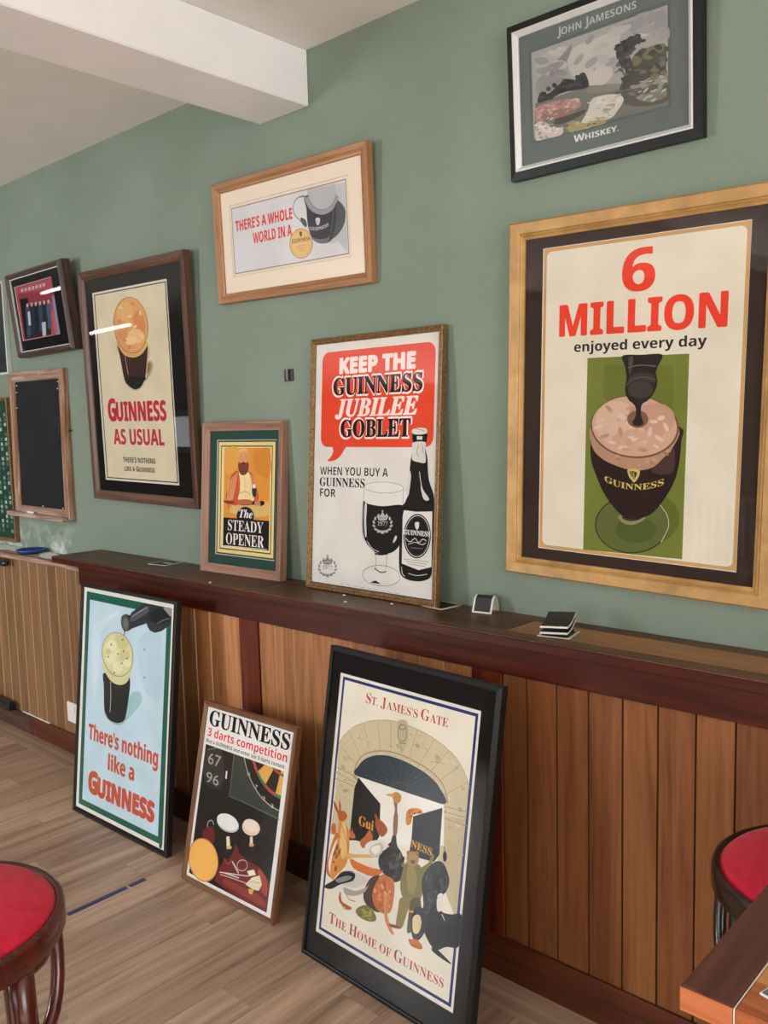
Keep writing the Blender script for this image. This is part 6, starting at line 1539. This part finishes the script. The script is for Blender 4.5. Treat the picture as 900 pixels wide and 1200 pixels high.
for nb_, bay in enumerate(bays):
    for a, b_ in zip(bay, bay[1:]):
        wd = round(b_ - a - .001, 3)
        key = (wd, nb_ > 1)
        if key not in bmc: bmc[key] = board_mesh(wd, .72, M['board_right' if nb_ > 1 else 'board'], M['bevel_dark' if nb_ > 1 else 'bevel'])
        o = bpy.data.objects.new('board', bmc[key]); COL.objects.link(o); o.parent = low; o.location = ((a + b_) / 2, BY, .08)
bb = struct(empty('baseboard_back'))
for a, b_ in ((-3.144, -1.3), (-1.3, XR)): box('skirting_board', a, b_, 1.674, 1.6845, 0, .104, M['skirting'], bb, .0015)
# lower panelling further left, set back a little, with its own cap
bm = bmesh.new(); add_box(bm, XL, -3.145, 1.762, D, 0, .8)
low2 = struct(link('wall_lower_left', bm, M['groove']))
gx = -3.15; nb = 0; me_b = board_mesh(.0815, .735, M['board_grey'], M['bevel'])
while gx > -6.9:
    o = bpy.data.objects.new('board', me_b); COL.objects.link(o); o.parent = low2; o.location = (gx - .0413, 1.7505, .065); gx -= .0826
cap = struct(box('trim_1', -6.9, -3.146, 1.735, D, .8, .822, M['worn_x'], None, .002))
bb2 = struct(empty('baseboard_left'))
box('skirting_board', -3.80, -3.146, 1.7405, 1.7505, 0, .088, M['skirting'], bb2, .0015); box('skirting_board', -6.9, -3.802, 1.7405, 1.7505, 0, .086, M['umber_x'], bb2, .0015)
# chalk dust lying on the cap and on the skirting
def patch(name, parent, z, pts, mat, t=.0012):
    bm = bmesh.new(); P = catmull(pts, 4); vs = [bm.verts.new((p[0], p[1], z)) for p in P]
    f = bm.faces.new(vs); r_ = bmesh.ops.extrude_face_region(bm, geom=[f])
    bmesh.ops.translate(bm, vec=(0, 0, t), verts=[v for v in r_['geom'] if isinstance(v, bmesh.types.BMVert)])
    bmesh.ops.recalc_face_normals(bm, faces=bm.faces)
    return link(name, bm, mat, parent)
def ragged(x0, x1, y0, y1, n=12):
    top = [(x0 + (x1 - x0) * i / n, y1 - random.random() * (y1 - y0) * .3) for i in range(n + 1)]
    bot = [(x1 - (x1 - x0) * i / n, y0 + random.random() * (y1 - y0) * .6) for i in range(n + 1)]
    return top + bot
bm = None
d1 = patch('chalk_dust', None, .822, ragged(-4.5, -3.42, 1.765, 1.869, 20), M['chalk'])
tag(d1, 'white chalk dust spread along the cap of the left panelling', 'dust', kind='stuff')
d2 = patch('chalk_dust', None, .088, ragged(-3.87, -3.62, 1.741, 1.7503, 10), M['chalk'], .003)
tag(d2, 'white chalk dust heaped on the skirting at far left', 'dust', kind='stuff')

# ------------------------------------------------------------------ drinks shelf on top of the panelling
sh = empty('drinks_shelf', (-1.0, 1.76, .775)); tag(sh, 'long dark mahogany drinks shelf with inlaid golden panels running along the wall', 'shelf')
def sp(name, x0, x1, y0, y1, z0, z1, mat, bev=.001):
    o = box(name, x0 + 1.0, x1 + 1.0, y0 - 1.76, y1 - 1.76, z0 - .775, z1 - .775, mat, sh, bev); return o
ST = .87
sp('shelf_board', -3.318, 3.3, 1.6545, D, .8445, ST - .004, M['mahogany'])
sp('border_strip', -3.318, 3.3, 1.6545, 1.704, ST - .0038, ST, M['shelf_dark'])
sp('border_strip', -3.318, 3.3, 1.822, D - .001, ST - .0038, ST, M['shelf_dark'])
divs = [(-3.318, -3.26), (-2.15, -2.095), (-1.225, -1.17), (-.29, -.23), (.65, .7)]
for a, b_ in divs: sp('cross_strip', a, b_, 1.7045, 1.8215, ST - .0038, ST, M['shelf_cross'])
for (a, b_), (c_, d_) in zip(divs, divs[1:]): sp('inlay_panel', b_ + .0005, c_ - .0005, 1.7045, 1.8215, ST - .0038, ST - .0004, M['shelf_gold'] if b_ > -2.0 else M['shelf_dark'])
sp('apron', -3.146, 3.3, 1.674, 1.6965, .771, .8443, M['mahogany'])

# ------------------------------------------------------------------ framed pictures
POSE = {'usual': [-2.9369, 1.84, 1.0817, 0.7145, 0.8997, 0.0, -0.024, -0.0152], 'world': [-2.0636, 1.845, 1.7673, 0.702, 0.3836, 0.0, -0.0382, -0.0184], 'million': [-0.9369, 1.835, 0.9734, 0.6568, 0.8593, 0.0, -0.0014, -0.0284], 'jameson': [-1.0054, 1.84, 1.9433, 0.4738, 0.3524, 0.0, -0.0371, -0.0004], 'band': [-3.6035, 1.82, 1.6908, 0.4891, 0.3596, 0.0, -0.0981, 0.0114], 'chalk': [-3.7593, 1.84, 0.9839, 0.5029, 0.648, 0.0, 0.0093, -0.0099], 'keep': [-1.7197, 1.7921, 0.87, 0.5157, 0.7558, -0.0095, 0.0741, 0.0], 'steady': [-2.3148, 1.7988, 0.87, 0.4036, 0.5151, 0.0386, 0.08, 0.0], 'nothing': [-2.622, 1.473, 0.0, 0.576, 0.823, 0.0227, 0.11, 0.0], 'darts': [-1.99, 1.443, 0.0, 0.413, 0.542, 0.0279, 0.2234, 0.0], 'james': [-1.356, 1.406, 0.0, 0.562, 0.804, -0.0454, 0.1728, 0.0]}
def sweep(bm, w, h, prof, xm=0, zm=1):
    """mitred frame: profile (inset, y) swept round the rectangle -w/2..w/2 x 0..h"""
    rings = []
    for ins, y in prof:
        rings.append([bm.verts.new(p) for p in ((-w / 2 + ins, y, ins), (w / 2 - ins, y, ins), (w / 2 - ins, y, h - ins), (-w / 2 + ins, y, h - ins))])
    L = len(rings)
    for i in range(L):
        a, b_ = rings[i], rings[(i + 1) % L]
        for k in range(4):
            f = bm.faces.new([a[k], a[(k + 1) % 4], b_[(k + 1) % 4], b_[k]]); f.material_index = zm if k % 2 else xm
    bmesh.ops.recalc_face_normals(bm, faces=bm.faces)
def ring_board(name, w, h, ins, x0, z0, x1, z1, y0, y1, mat, parent):
    """mount card with a window; x0.. measured from the left, z0.. from the top"""
    bm = bmesh.new(); O = [(-w / 2 + ins, h - ins), (w / 2 - ins, h - ins), (w / 2 - ins, ins), (-w / 2 + ins, ins)]
    b_ = .0016; I = [(-w / 2 + x0, h - z0), (-w / 2 + x1, h - z0), (-w / 2 + x1, h - z1), (-w / 2 + x0, h - z1)]
    sg = [(1, -1), (-1, -1), (-1, 1), (1, 1)]; I2 = [(p[0] + s_[0] * b_, p[1] + s_[1] * b_) for p, s_ in zip(I, sg)]
    A = [bm.verts.new((p[0], y0, p[1])) for p in O]; B = [bm.verts.new((p[0], y0, p[1])) for p in I]
    Cc = [bm.verts.new((p[0], y1, p[1])) for p in I2]; Dd = [bm.verts.new((p[0], y1, p[1])) for p in O]
    for k in range(4):
        n_ = (k + 1) % 4
        bm.faces.new([A[k], A[n_], B[n_], B[k]]); f = bm.faces.new([B[k], B[n_], Cc[n_], Cc[k]]); f.material_index = 1
        bm.faces.new([Cc[k], Cc[n_], Dd[n_], Dd[k]]); bm.faces.new([Dd[k], Dd[n_], A[n_], A[k]])
    bmesh.ops.recalc_face_normals(bm, faces=bm.faces)
    return link(name, bm, [mat, M['coaster_white'] if mat is not M['slate_card'] else mat], parent)
def picture(key, name, label, t, prof, fm, glass_y, art=None, mount=None, mw=None, back=None, group=None, print_y=None, strut=False, cat='picture'):
    """prof: (inset, y) points, y = 0 front plane, y = t back; origin at the bottom centre of the front"""
    cx, cy, cz, w, h, yaw, lean, roll = POSE[key]
    e = empty(name); c_, s_ = math.cos(yaw), math.sin(yaw)
    ex = Vector((c_, s_, 0)); nn = Vector((s_, -c_, 0)); ez = Vector((0, 0, 1))
    e2 = ez * math.cos(lean) - nn * math.sin(lean); n2 = nn * math.cos(lean) + ez * math.sin(lean)
    e3 = ex * math.cos(roll) + e2 * math.sin(roll); e4 = -ex * math.sin(roll) + e2 * math.cos(roll)
    m_ = Matrix((e3, -n2, e4)).transposed().to_4x4(); m_.translation = Vector((cx, cy, cz)); e.matrix_world = m_
    tag(e, label, cat, group)
    bm = bmesh.new(); sweep(bm, w, h, prof); fo = link('frame', bm, fm, e)
    ins = max(p[0] for p in prof)
    if glass_y is not None: box('glass', -w / 2 + ins - .003, w / 2 - ins + .003, glass_y, glass_y + .0015, ins - .003, h - ins + .003, M['glass'], e)
    if mount: ring_board('mount', w, h, ins - .003, *mw, print_y - .002, print_y - .0002, mount, e)
    if art:
        root = build_print('print', e, ART[art], print_y); root.location = (-w / 2, 0, h)
    box('back_board', -w / 2 + ins - .004, w / 2 - ins + .004, (print_y if print_y else glass_y + .002) + .0006, t - .001, ins - .004, h - ins + .004, back or M['black_card'], e)
    if strut:
        # easel strut that keeps the frame standing off the panelling
        bm = bmesh.new(); add_box(bm, -.02, .02, t, t + .004, .005, h * .62, .0005); link('back_strut', bm, M['black_card'], e)
    return e, w, h
INFO = {'million': [0.0896, 0.067, 0.5774, 0.7898], 'keep': [0.0173, 0.0165, 0.5014, 0.7366], 'steady': [0.0655, 0.0606, 0.362, 0.4522], 'world': [0.0839, 0.0871, 0.6027, 0.2892], 'jameson': [0.0621, 0.0715, 0.3963, 0.2697], 'usual': [0.0805, 0.0851, 0.5883, 0.8206], 'nothing': [0.0132, 0.01, 0.5511, 0.806], 'darts': [0.013, 0.0167, 0.3954, 0.5291], 'james': [0.046, 0.0646, 0.5083, 0.7318], 'band': [0.0471, 0.0563, 0.3809, 0.2874]}
def win(k, d=0): a = INFO[k]; return (a[0] - d, a[1] - d, a[2] + d, a[3] + d)
W_ = 'hung'
# dark walnut frame, stout glass poster
picture('usual', 'framed_poster', 'tall walnut-framed poster reading GUINNESS AS USUAL, hung above the left end of the shelf', .03,
        [(0, .03), (0, .004), (.004, 0), (.022, .002), (.034, .008), (.036, .011), (.036, .03)], [M['walnut_x'], M['walnut_z']], .012, 'usual', M['black_card'], win('usual', .0005), print_y=.017)
picture('world', 'framed_print', 'wide light-oak frame with a beer mug and THERE\'S A WHOLE WORLD IN A', .025,
        [(0, .025), (0, .003), (.003, 0), (.016, .001), (.024, .007), (.030, .008), (.032, .010), (.032, .025)], [M['oak_x'], M['oak_z']], .0105, 'world', M['cream_card'], win('world', .0125), print_y=.0145)
picture('million', 'framed_poster', 'large gold-framed poster reading 6 MILLION enjoyed every day', .035,
        [(0, .035), (0, .004), (.004, 0), (.027, .001), (.030, .004), (.033, .003), (.036, .006), (.042, .009), (.042, .035)], [M['gold'], M['gold']], .012, 'million', M['brown_card'], win('million', .0003), print_y=.017)
e, w, h = picture('jameson', 'framed_picture', 'black frame with silver slip holding a grey river landscape, top right of the wall', .03,
        [(0, .03), (0, .008), (.018, .003), (.018, .03)], [M['black_satin'], M['black_satin']], None, None, None, None, print_y=.016)
bm = bmesh.new(); sweep(bm, w, h, [(.018, .012), (.018, .001), (.021, 0), (.030, .010), (.030, .02)]); link('silver_slip', bm, M['silver'], e)['label'] = 'silver inner slip'
box('glass', -w / 2 + .028, w / 2 - .028, .011, .0125, .028, h - .028, M['glass'], e)
ring_board('mount', w, h, .027, *win('jameson', .0062), .014, .0158, M['slate_card'], e)
build_print('print', e, [q for q in ART['jameson'] if q[0] != 't'], .016).location = (-w / 2, 0, h)
for q in ART['jameson']:
    if q[0] == 't': build_print('lettering', e, [q], .0138).location = (-w / 2, 0, h)
picture('band', 'framed_photo', 'small dark-framed photo of a group of people before a red shopfront', .05,
        [(0, .05), (0, .016), (.003, .012), (.008, .002), (.012, 0), (.015, .004), (.018, .004), (.022, .013), (.024, .013), (.024, .05)], [M['umber_x'], M['umber_z']], .016, 'band', M['black_card'], win('band', .0003), print_y=.021)
e = [o for o in bpy.data.objects if o.name == 'framed_photo'][0]; w, h = POSE['band'][3:5]
bm = bmesh.new(); sweep(bm, w, h, [(.0235, .02), (.0235, .0125), (.027, .0125), (.027, .02)]); link('gilt_slip', bm, M['silver'], e)
# standing on the shelf
picture('keep', 'framed_poster', 'thin gilt-framed poster reading KEEP THE GUINNESS JUBILEE GOBLET, leaning on the shelf', .022,
        [(0, .022), (0, .003), (.003, 0), (.006, .002), (.0075, .0035), (.010, .001), (.013, .003), (.017, .007), (.017, .022)], [M['gold_dark'], M['gold_dark']], .0075, 'keep', None, None, print_y=.0105)
picture('steady', 'framed_poster', 'small wood-framed poster with green mount reading The STEADY OPENER, leaning on the shelf', .03,
        [(0, .03), (0, .002), (.002, 0), (.008, .001), (.030, .011), (.030, .03)], [M['rose_x'], M['rose_z']], .0125, 'steady', M['green_card'], win('steady', .0005), print_y=.0165)
# standing on the floor
picture('nothing', 'framed_poster', 'black-framed light blue poster reading There\'s nothing like a GUINNESS, standing on the floor', .02,
        [(0, .02), (0, .001), (.001, 0), (.009, 0), (.010, .001), (.010, .02)], [M['black_paint'], M['black_paint']], .0035, 'nothing', None, None, print_y=.0065, strut=True)
picture('darts', 'framed_poster', 'small brown-framed poster reading GUINNESS 3 darts competition, standing on the floor', .026,
        [(0, .026), (0, .004), (.003, .001), (.006, .003), (.008, 0), (.012, .003), (.014, .006), (.014, .026)], [M['russet_x'], M['russet_z']], .0065, 'darts', None, None, print_y=.0095, strut=True)
picture('james', 'framed_poster', 'large black-framed poster of a stone gateway reading ST. JAMES\'S GATE, standing on the floor', .026,
        [(0, .026), (0, .006), (.002, .004), (.011, 0), (.013, .001), (.014, .004), (.014, .026)], [M['black_satin'], M['black_satin']], .0045, 'james', M['black_card'], win('james', .0004), print_y=.0095, strut=True)

# chalkboard with its little ledge
e, w, h = picture('chalk', 'chalkboard', 'blank narrow chalkboard in a worn wooden frame with a chalk ledge', .03,
        [(0, .03), (0, .003), (.003, 0), (.036, .001), (.043, .009), (.043, .03)], [M['worn_x'], M['worn_z']], None, cat='chalkboard', print_y=.012, back=M['slate'])
box('chalk_ledge', -w / 2 - .035, w / 2 - .01, -.028, .0, -.006, .014, M['worn_x'], e, .003)
box('chalk_stick', -.10, -.04, -.018, -.010, .014, .022, M['chalk'], e, .002)
for px, pz in ((-w / 2 + .06, h - .06), (w / 2 - .06, h - .055), (-w / 2 + .055, h - .09), (w / 2 - .065, h - .085), (-w / 2 + .05, h - .16), (0, .048), (w / 2 - .07, .048), (.05, h - .015)):
    bm = bmesh.new(); bmesh.ops.create_icosphere(bm, subdivisions=1, radius=.0035, matrix=Matrix.Translation((px, .0105 if abs(px - .05) > .001 else -.001, pz))); link('pin', bm, M['chalk'], e)
# two frames cut by the left edge of the view
def edge_frame(name, label, x1, w, z0, h, prof, fm, art, t, gy=.01):
    POSE['tmp'] = (x1 - w / 2, D - t, z0, w, h, 0, 0, 0)
    ART['tmp'] = art
    return picture('tmp', name, label, t, prof, fm, gy, 'tmp', None, None, print_y=gy + .004)
g = [('p', '24483a', [160, 160, 4640, 160, 4640, 6640, 160, 6640])]
for i in range(26):
    for j in range(9):
        if (i * 7 + j * 3) % 4: g.append(('p', ['8aa596', '4f7a63', 'b9c8bd'][(i + j) % 3], [q for a, b_ in ((0, 0), (200, -40), (230, 120), (20, 140)) for q in (400 + j * 470 + a, 500 + i * 230 + b_)]))
edge_frame('framed_print', 'green print in a tarnished gilt frame cut off by the left picture edge', -4.045, .48, .845, .68, [(0, .025), (0, .003), (.003, 0), (.012, .004), (.016, .01), (.016, .025)], [M['gold_dark'], M['gold_dark']], g, .025)
edge_frame('framed_print', 'thin white-edged frame above the green print, cut off by the left edge', -4.01, .40, 1.63, .42, [(0, .02), (0, .001), (.001, 0), (.010, .001), (.010, .02)], [M['silver'], M['silver']], [('p', '2f3a36', [100, 100, 3900, 100, 3900, 4100, 100, 4100])], .02, .004)

# ------------------------------------------------------------------ little things
hk = empty('wall_hook', (-2.1, D, 1.524)); tag(hk, 'small chrome picture hook on a dark plate on the green wall', 'hook')
box('back_plate', -.022, .022, -.003, 0, -.019, .019, M['coaster_black'], hk, .001); box('hook', -.006, .004, -.014, -.003, -.019, .02, M['chrome'], hk, .003)
nl = empty('wall_nail', (-3.49, D, 1.365)); tag(nl, 'rusty nail beside the chalkboard frame on the wall', 'nail')
bm = bmesh.new(); tube(bm, [(0, 0, 0), (0, -.014, 0)], .0025, 8); link('shank', bm, M['umber_x'], nl)
bm = bmesh.new(); tube(bm, [(0, -.014, 0), (0, -.0165, 0)], .006, 10); link('nail_head', bm, M['umber_x'], nl)
# socket
so = empty('wall_socket', (-3.40, 1.7505, .183)); tag(so, 'white electrical socket behind the blue poster on the left panelling', 'socket')
box('face_plate', -.043, .043, -.01, 0, -.043, .043, M['white_plastic'], so, .003); box('rocker_switch', .012, .028, -.014, -.0099, .008, .03, M['white_plastic'], so, .001)
# blue lid
bl = empty('blue_lid', (-3.80, 1.802, .8232)); tag(bl, 'small shallow blue plastic lid on the dusty cap of the left panelling', 'lid')
bm = bmesh.new(); lathe(bm, [(0, 0), (.05, 0), (.062, .010), (.064, .018), (.060, .018), (.055, .008), (0, .006)], 28); link('lid_shell', bm, M['blue'], bl, True)
# black rails cut by the left edge
br_ = empty('black_stand', (-4.2, 1.70, .0)); tag(br_, 'black stand with two rounded rails against the left panelling, cut off by the left edge', 'stand')
bm = bmesh.new(); tube(bm, [(-.25, .02, .78), (.30, .02, .78), (.325, .02, .78), (.333, .02, .78)], [.016, .016, .013, .004], 14); link('upper_rail', bm, M['black_paint'], br_, True)
bm = bmesh.new(); add_box(bm, -.25, .275, -.0, .039, .088, .128, .008); link('lower_rail', bm, M['black_paint'], br_)
bm = bmesh.new(); tube(bm, [(-.2, .02, .0), (-.2, .02, .80)], .012, 12); link('upright', bm, M['black_paint'], br_, True)
# tape
tp = empty('floor_tape', (-2.277, 1.24, 0)); tag(tp, 'thin broken line of dark blue tape stuck on the floorboards', 'tape')
for a, b_ in ((1.092, 1.1), (1.113, 1.303), (1.312, 1.366)): box('tape_piece', -.009, .009, a - 1.24, b_ - 1.24, 0, .0004, M['tape'], tp)
# card coasters on the shelf
def coaster(name, label, x, y, z, rz, wx=.092, wy=.092, white=True, grp=None):
    e_ = empty(name, (x, y, z), (0, 0, rz)); tag(e_, label, 'coaster', grp)
    box('card', -wx / 2, wx / 2, -wy / 2, wy / 2, 0, .0014, M['coaster_white'], e_, .0004)
    box('printed_face', -wx / 2 + .006, wx / 2 - .006, -wy / 2 + .006, wy / 2 - .006, .0014, .0016, M['coaster_black'], e_)
    return e_
c1 = coaster('flat_coaster', 'flat black card coaster with white edge on the shelf under the walnut frame', -2.76, 1.815, ST, R(8))
box('printed_mark', -.01, .03, -.008, .008, .0016, .0017, M['coaster_white'], c1)
coaster('flat_coaster', 'flat coaster tucked under the right foot of the tall gilt-framed poster', -1.472, 1.829, ST - .0005, R(-6), .085, .08)
# bent cards
def bent(name, label, x, y, rz, pts, wd, text=False):
    e_ = empty(name, (x, y, ST), (0, 0, rz)); tag(e_, label, 'coaster')
    bm = bmesh.new(); t = .0014
    P = [Vector((p[0], 0, p[1])) for p in pts]; rows = []
    for i, p in enumerate(P):
        d = (P[min(i + 1, len(P) - 1)] - P[max(i - 1, 0)]).normalized(); nn = Vector((-d.z, 0, d.x)) * t
        rows.append([bm.verts.new((p + o_ * nn) + Vector((0, s_ * wd / 2, 0))) for o_, s_ in ((0, -1), (0, 1), (1, 1), (1, -1))])
    for a, b_ in zip(rows, rows[1:]):
        for k in range(4): bm.faces.new([a[k], a[(k + 1) % 4], b_[(k + 1) % 4], b_[k]])
    bm.faces.new(rows[0][::-1]); bm.faces.new(rows[-1]); bmesh.ops.recalc_face_normals(bm, faces=bm.faces)
    link('card', bm, M['coaster_white'], e_)
    bm = bmesh.new(); rows = []
    for i, p in enumerate(P):
        d = (P[min(i + 1, len(P) - 1)] - P[max(i - 1, 0)]).normalized(); nn = Vector((-d.z, 0, d.x)); q = p + nn * (t + .0003)
        if i in (0, len(P) - 1): q = q + d * (.004 if i == 0 else -.004)
        rows.append([bm.verts.new(q + Vector((0, s_ * (wd / 2 - .005), 0))) for s_ in (-1, 1)])
    for a, b_ in zip(rows, rows[1:]): bm.faces.new([a[0], a[1], b_[1], b_[0]])
    link('printed_face', bm, M['coaster_black'], e_)
    return e_
# folded into a tent: front leaf towards the room
e_ = bent('folded_coaster', 'black and white card coaster folded into a tent, near the gold-framed poster', -1.328, 1.835, R(-80),
     [(-.024, 0), (-.020, .02), (-.014, .036), (-.004, .042), (.006, .036), (.014, .018), (.022, 0)], .056)
bt = empty('bent_coaster', (-1.05, 1.735, ST + .0018), (0, 0, R(12))); tag(bt, 'curled black card coaster with white edges resting on a flat one', 'coaster')
for nm, dz, tilt in (('lower_card', .006, -9), ('upper_card', .020, -17)):
    bm = bmesh.new(); n_ = 6; rows = []
    for i in range(n_ + 1):
        u_ = i / n_; y_ = -.03 + .06 * u_; z_ = dz + .022 * u_ * u_
        rows.append([bm.verts.new((sx_ * .033, y_, z_ + o_ + sx_ * .002)) for sx_, o_ in ((-1, 0), (1, 0), (1, .0045), (-1, .0045))])
    for a, b_ in zip(rows, rows[1:]):
        for k in range(4): f = bm.faces.new([a[k], a[(k + 1) % 4], b_[(k + 1) % 4], b_[k]]); f.material_index = 1 if k == 2 else 0
    bm.faces.new(rows[0][::-1]); bm.faces.new(rows[-1]); bmesh.ops.recalc_face_normals(bm, faces=bm.faces)
    link(nm, bm, [M['coaster_white'], M['coaster_black']], bt)
box('under_fold', -.03, .03, -.012, .026, 0, .007, M['coaster_black'], bt)
coaster('flat_coaster', 'flat dark coaster on the shelf beneath the curled coaster', -1.052, 1.742, ST, R(12), .078, .078)
# white paint crumbs on the shelf
for i, (cx_, cy_) in enumerate(((-1.78, 1.765), (-1.71, 1.70), (-1.585, 1.755), (-2.28, 1.66))):
    bm = bmesh.new(); bmesh.ops.create_icosphere(bm, subdivisions=1, radius=.004, matrix=Matrix.Translation((0, 0, .003)) @ Matrix.Diagonal((1.5, 1, .6, 1)))
    o = link('paint_crumb', bm, M['chalk']); o.location = (cx_, cy_, ST)
    tag(o, ['white crumb by the left foot of the gilt-framed poster', 'white crumb on the shelf edge below the gilt-framed poster', 'white crumb near the middle of the gilt-framed poster\'s foot', 'white crumb at the shelf edge left of the small wood-framed poster'][i], 'crumb', 'white crumbs on the shelf')

# ------------------------------------------------------------------ stools
def stool(name, label, cx, cy, a0, wood_m, grp):
    Z = .65; e_ = empty(name, (cx, cy, 0), (0, 0, a0)); tag(e_, label, 'stool', grp)
    bm = bmesh.new(); lathe(bm, [(0, Z + .014), (.06, Z + .013), (.11, Z + .010), (.145, Z + .004), (.163, Z - .003), (.172, Z - .012), (.172, Z - .028), (0, Z - .028)], 48)
    link('seat_pad', bm, M['red_velvet'], e_, True)
    bm = bmesh.new(); lathe(bm, [(.160, Z - .030), (.168, Z - .020), (.173, Z - .009), (.179, Z - .007), (.184, Z - .011), (.1855, Z - .018), (.1855, Z - .044), (.182, Z - .050), (.16, Z - .050), (.160, Z - .030)], 48)
    link('seat_ring', bm, wood_m, e_, True)
    for k in range(4):
        a = k * math.pi / 2; c_, s_ = math.cos(a), math.sin(a); up = math.pi / 4
        bm = bmesh.new(); zs = [Z - .05, .5, .35, .2, .08, 0]; rs = [.148, .152, .160, .170, .182, .192]
        tube(bm, [(c_ * r_, s_ * r_, z) for r_, z in zip(rs, zs)], [.019, .0185, .018, .0165, .015, .014], 14); link('leg', bm, wood_m, e_, True)
        for sg in (-1, 1):
            P = []
            for i in range(9):
                u_ = i / 8; th = a + sg * R(32) * math.cos(u_ * math.pi / 2) ** .9; z = Z - .046 - .13 * math.sin(u_ * math.pi / 2) ** 1.15 - .02 * u_
                r_ = .168 + .008 * math.sin(u_ * math.pi) - .012 * u_; P.append((math.cos(th) * r_, math.sin(th) * r_, z))
            bm = bmesh.new(); tube(bm, P, [.0105] * 7 + [.010, .008], 12); link('brace', bm, wood_m, e_, True)
    bm = bmesh.new()
    P = [(.158 * math.cos(t_ * math.pi / 16), .158 * math.sin(t_ * math.pi / 16), .24) for t_ in range(33)]
    tube(bm, P, .008, 10); link('foot_ring', bm, wood_m, e_, True)
    return e_
stool('bentwood_stool', 'red-topped bentwood stool at the lower left edge, glossy reddish wood', -1.358, .455, R(26), M['bentwood'], None)
stool('bentwood_stool', 'red-topped bentwood stool behind the table corner at right, nearly black wood', -.37, 1.44, R(45 - 2), M['bentwood_dark'], None)

# ------------------------------------------------------------------ table corner
TZ = .85; tx0, tx1, ty0, ty1 = -.318, .42, .735, 1.32
tb = empty('pub_table', ((tx0 + tx1) / 2, (ty0 + ty1) / 2, 0)); tag(tb, 'wooden table with dark border planks, its worn corner at the lower right', 'table')
ox, oy = (tx0 + tx1) / 2, (ty0 + ty1) / 2
def tp_(name, x0, x1, y0, y1, z0, z1, mat, bev=.001): return box(name, x0 - ox, x1 - ox, y0 - oy, y1 - oy, z0, z1, mat, tb, bev)
bw = .049
tp_('border_plank', tx0, tx0 + bw, ty0 + .0012, ty1, TZ - .024, TZ, M['table_dark'], .0012)
tp_('border_plank', tx1 - bw, tx1, ty0 + .0012, ty1, TZ - .024, TZ, M['table_dark'], .0012)
tp_('edge_end', tx0 + .0005, tx0 + bw - .0005, ty0, ty0 + .001, TZ - .0235, TZ - .0008, M['table_red'], 0)
tp_('joint_filler', tx0 + bw + .0003, tx0 + bw + .0013, ty0, ty1, TZ - .024, TZ, M['coaster_white'], 0)
tp_('cross_plank', tx0 + bw + .0016, tx1 - bw, ty0, ty0 + .052, TZ - .024, TZ, M['table_red'], .001)
for i in range(5):
    y0 = ty0 + .0525 + i * .096; tp_('inlay_plank', tx0 + bw + .0016, tx1 - bw, y0, y0 + .0955 if i < 4 else ty1, TZ - .024, TZ - .0004, M['table_gold'], .0005)
tp_('under_frame', tx0 + .06, tx1 - .06, ty0 + .06, ty1 - .06, TZ - .08, TZ - .024, M['table_dark'], .002)
bm = bmesh.new(); lathe(bm, [(.0, 0), (.20, 0), (.21, .02), (.19, .035), (.06, .06), (.045, .12), (.05, .3), (.038, .5), (.05, .72), (.09, TZ - .08), (0, TZ - .08)], 32); link('pedestal', bm, M['bentwood'], tb, True)
cd = empty('menu_card', (-.178, .80, TZ), (0, 0, R(-14))); tag(cd, 'slate-grey card with a pale edge lying on the table at the corner', 'card')
box('card_sheet', -.07, .09, -.05, .09, .0, .0022, M['chalk'], cd, .0004); box('printed_face', -.0685, .0885, -.0485, .0885, .0022, .0026, M['card_grey'], cd)

# ------------------------------------------------------------------ what the glass of the big frame mirrors: the opposite side of the room
rd = empty('radiator', (-2.45, YF + .08, .1)); tag(rd, 'white column radiator on the opposite wall, seen only mirrored in glass', 'radiator')
for i in range(12):
    bm = bmesh.new(); tube(bm, [((i - 5.5) * .075, 0, .0), ((i - 5.5) * .075, 0, .6)], .016, 10); link('column', bm, M['radiator'], rd, True)
for z_ in (.02, .58):
    bm = bmesh.new(); tube(bm, [(-.45, 0, z_), (.45, 0, z_)], .018, 10); link('header_pipe', bm, M['radiator'], rd, True)
lt = empty('tube_light', (-10.8, -2.5, CZ), (0, 0, R(188))); tag(lt, 'fluorescent tube light on the far ceiling, seen only mirrored in glass', 'lamp')
box('lamp_housing', -1.3, 1.3, -.05, .05, -.035, 0, M['white_plastic'], lt, .002)
bm = bmesh.new(); tube(bm, [(-1.25, 0, -.055), (1.25, 0, -.055)], .019, 12); link('tube', bm, M['tube'], lt, True)
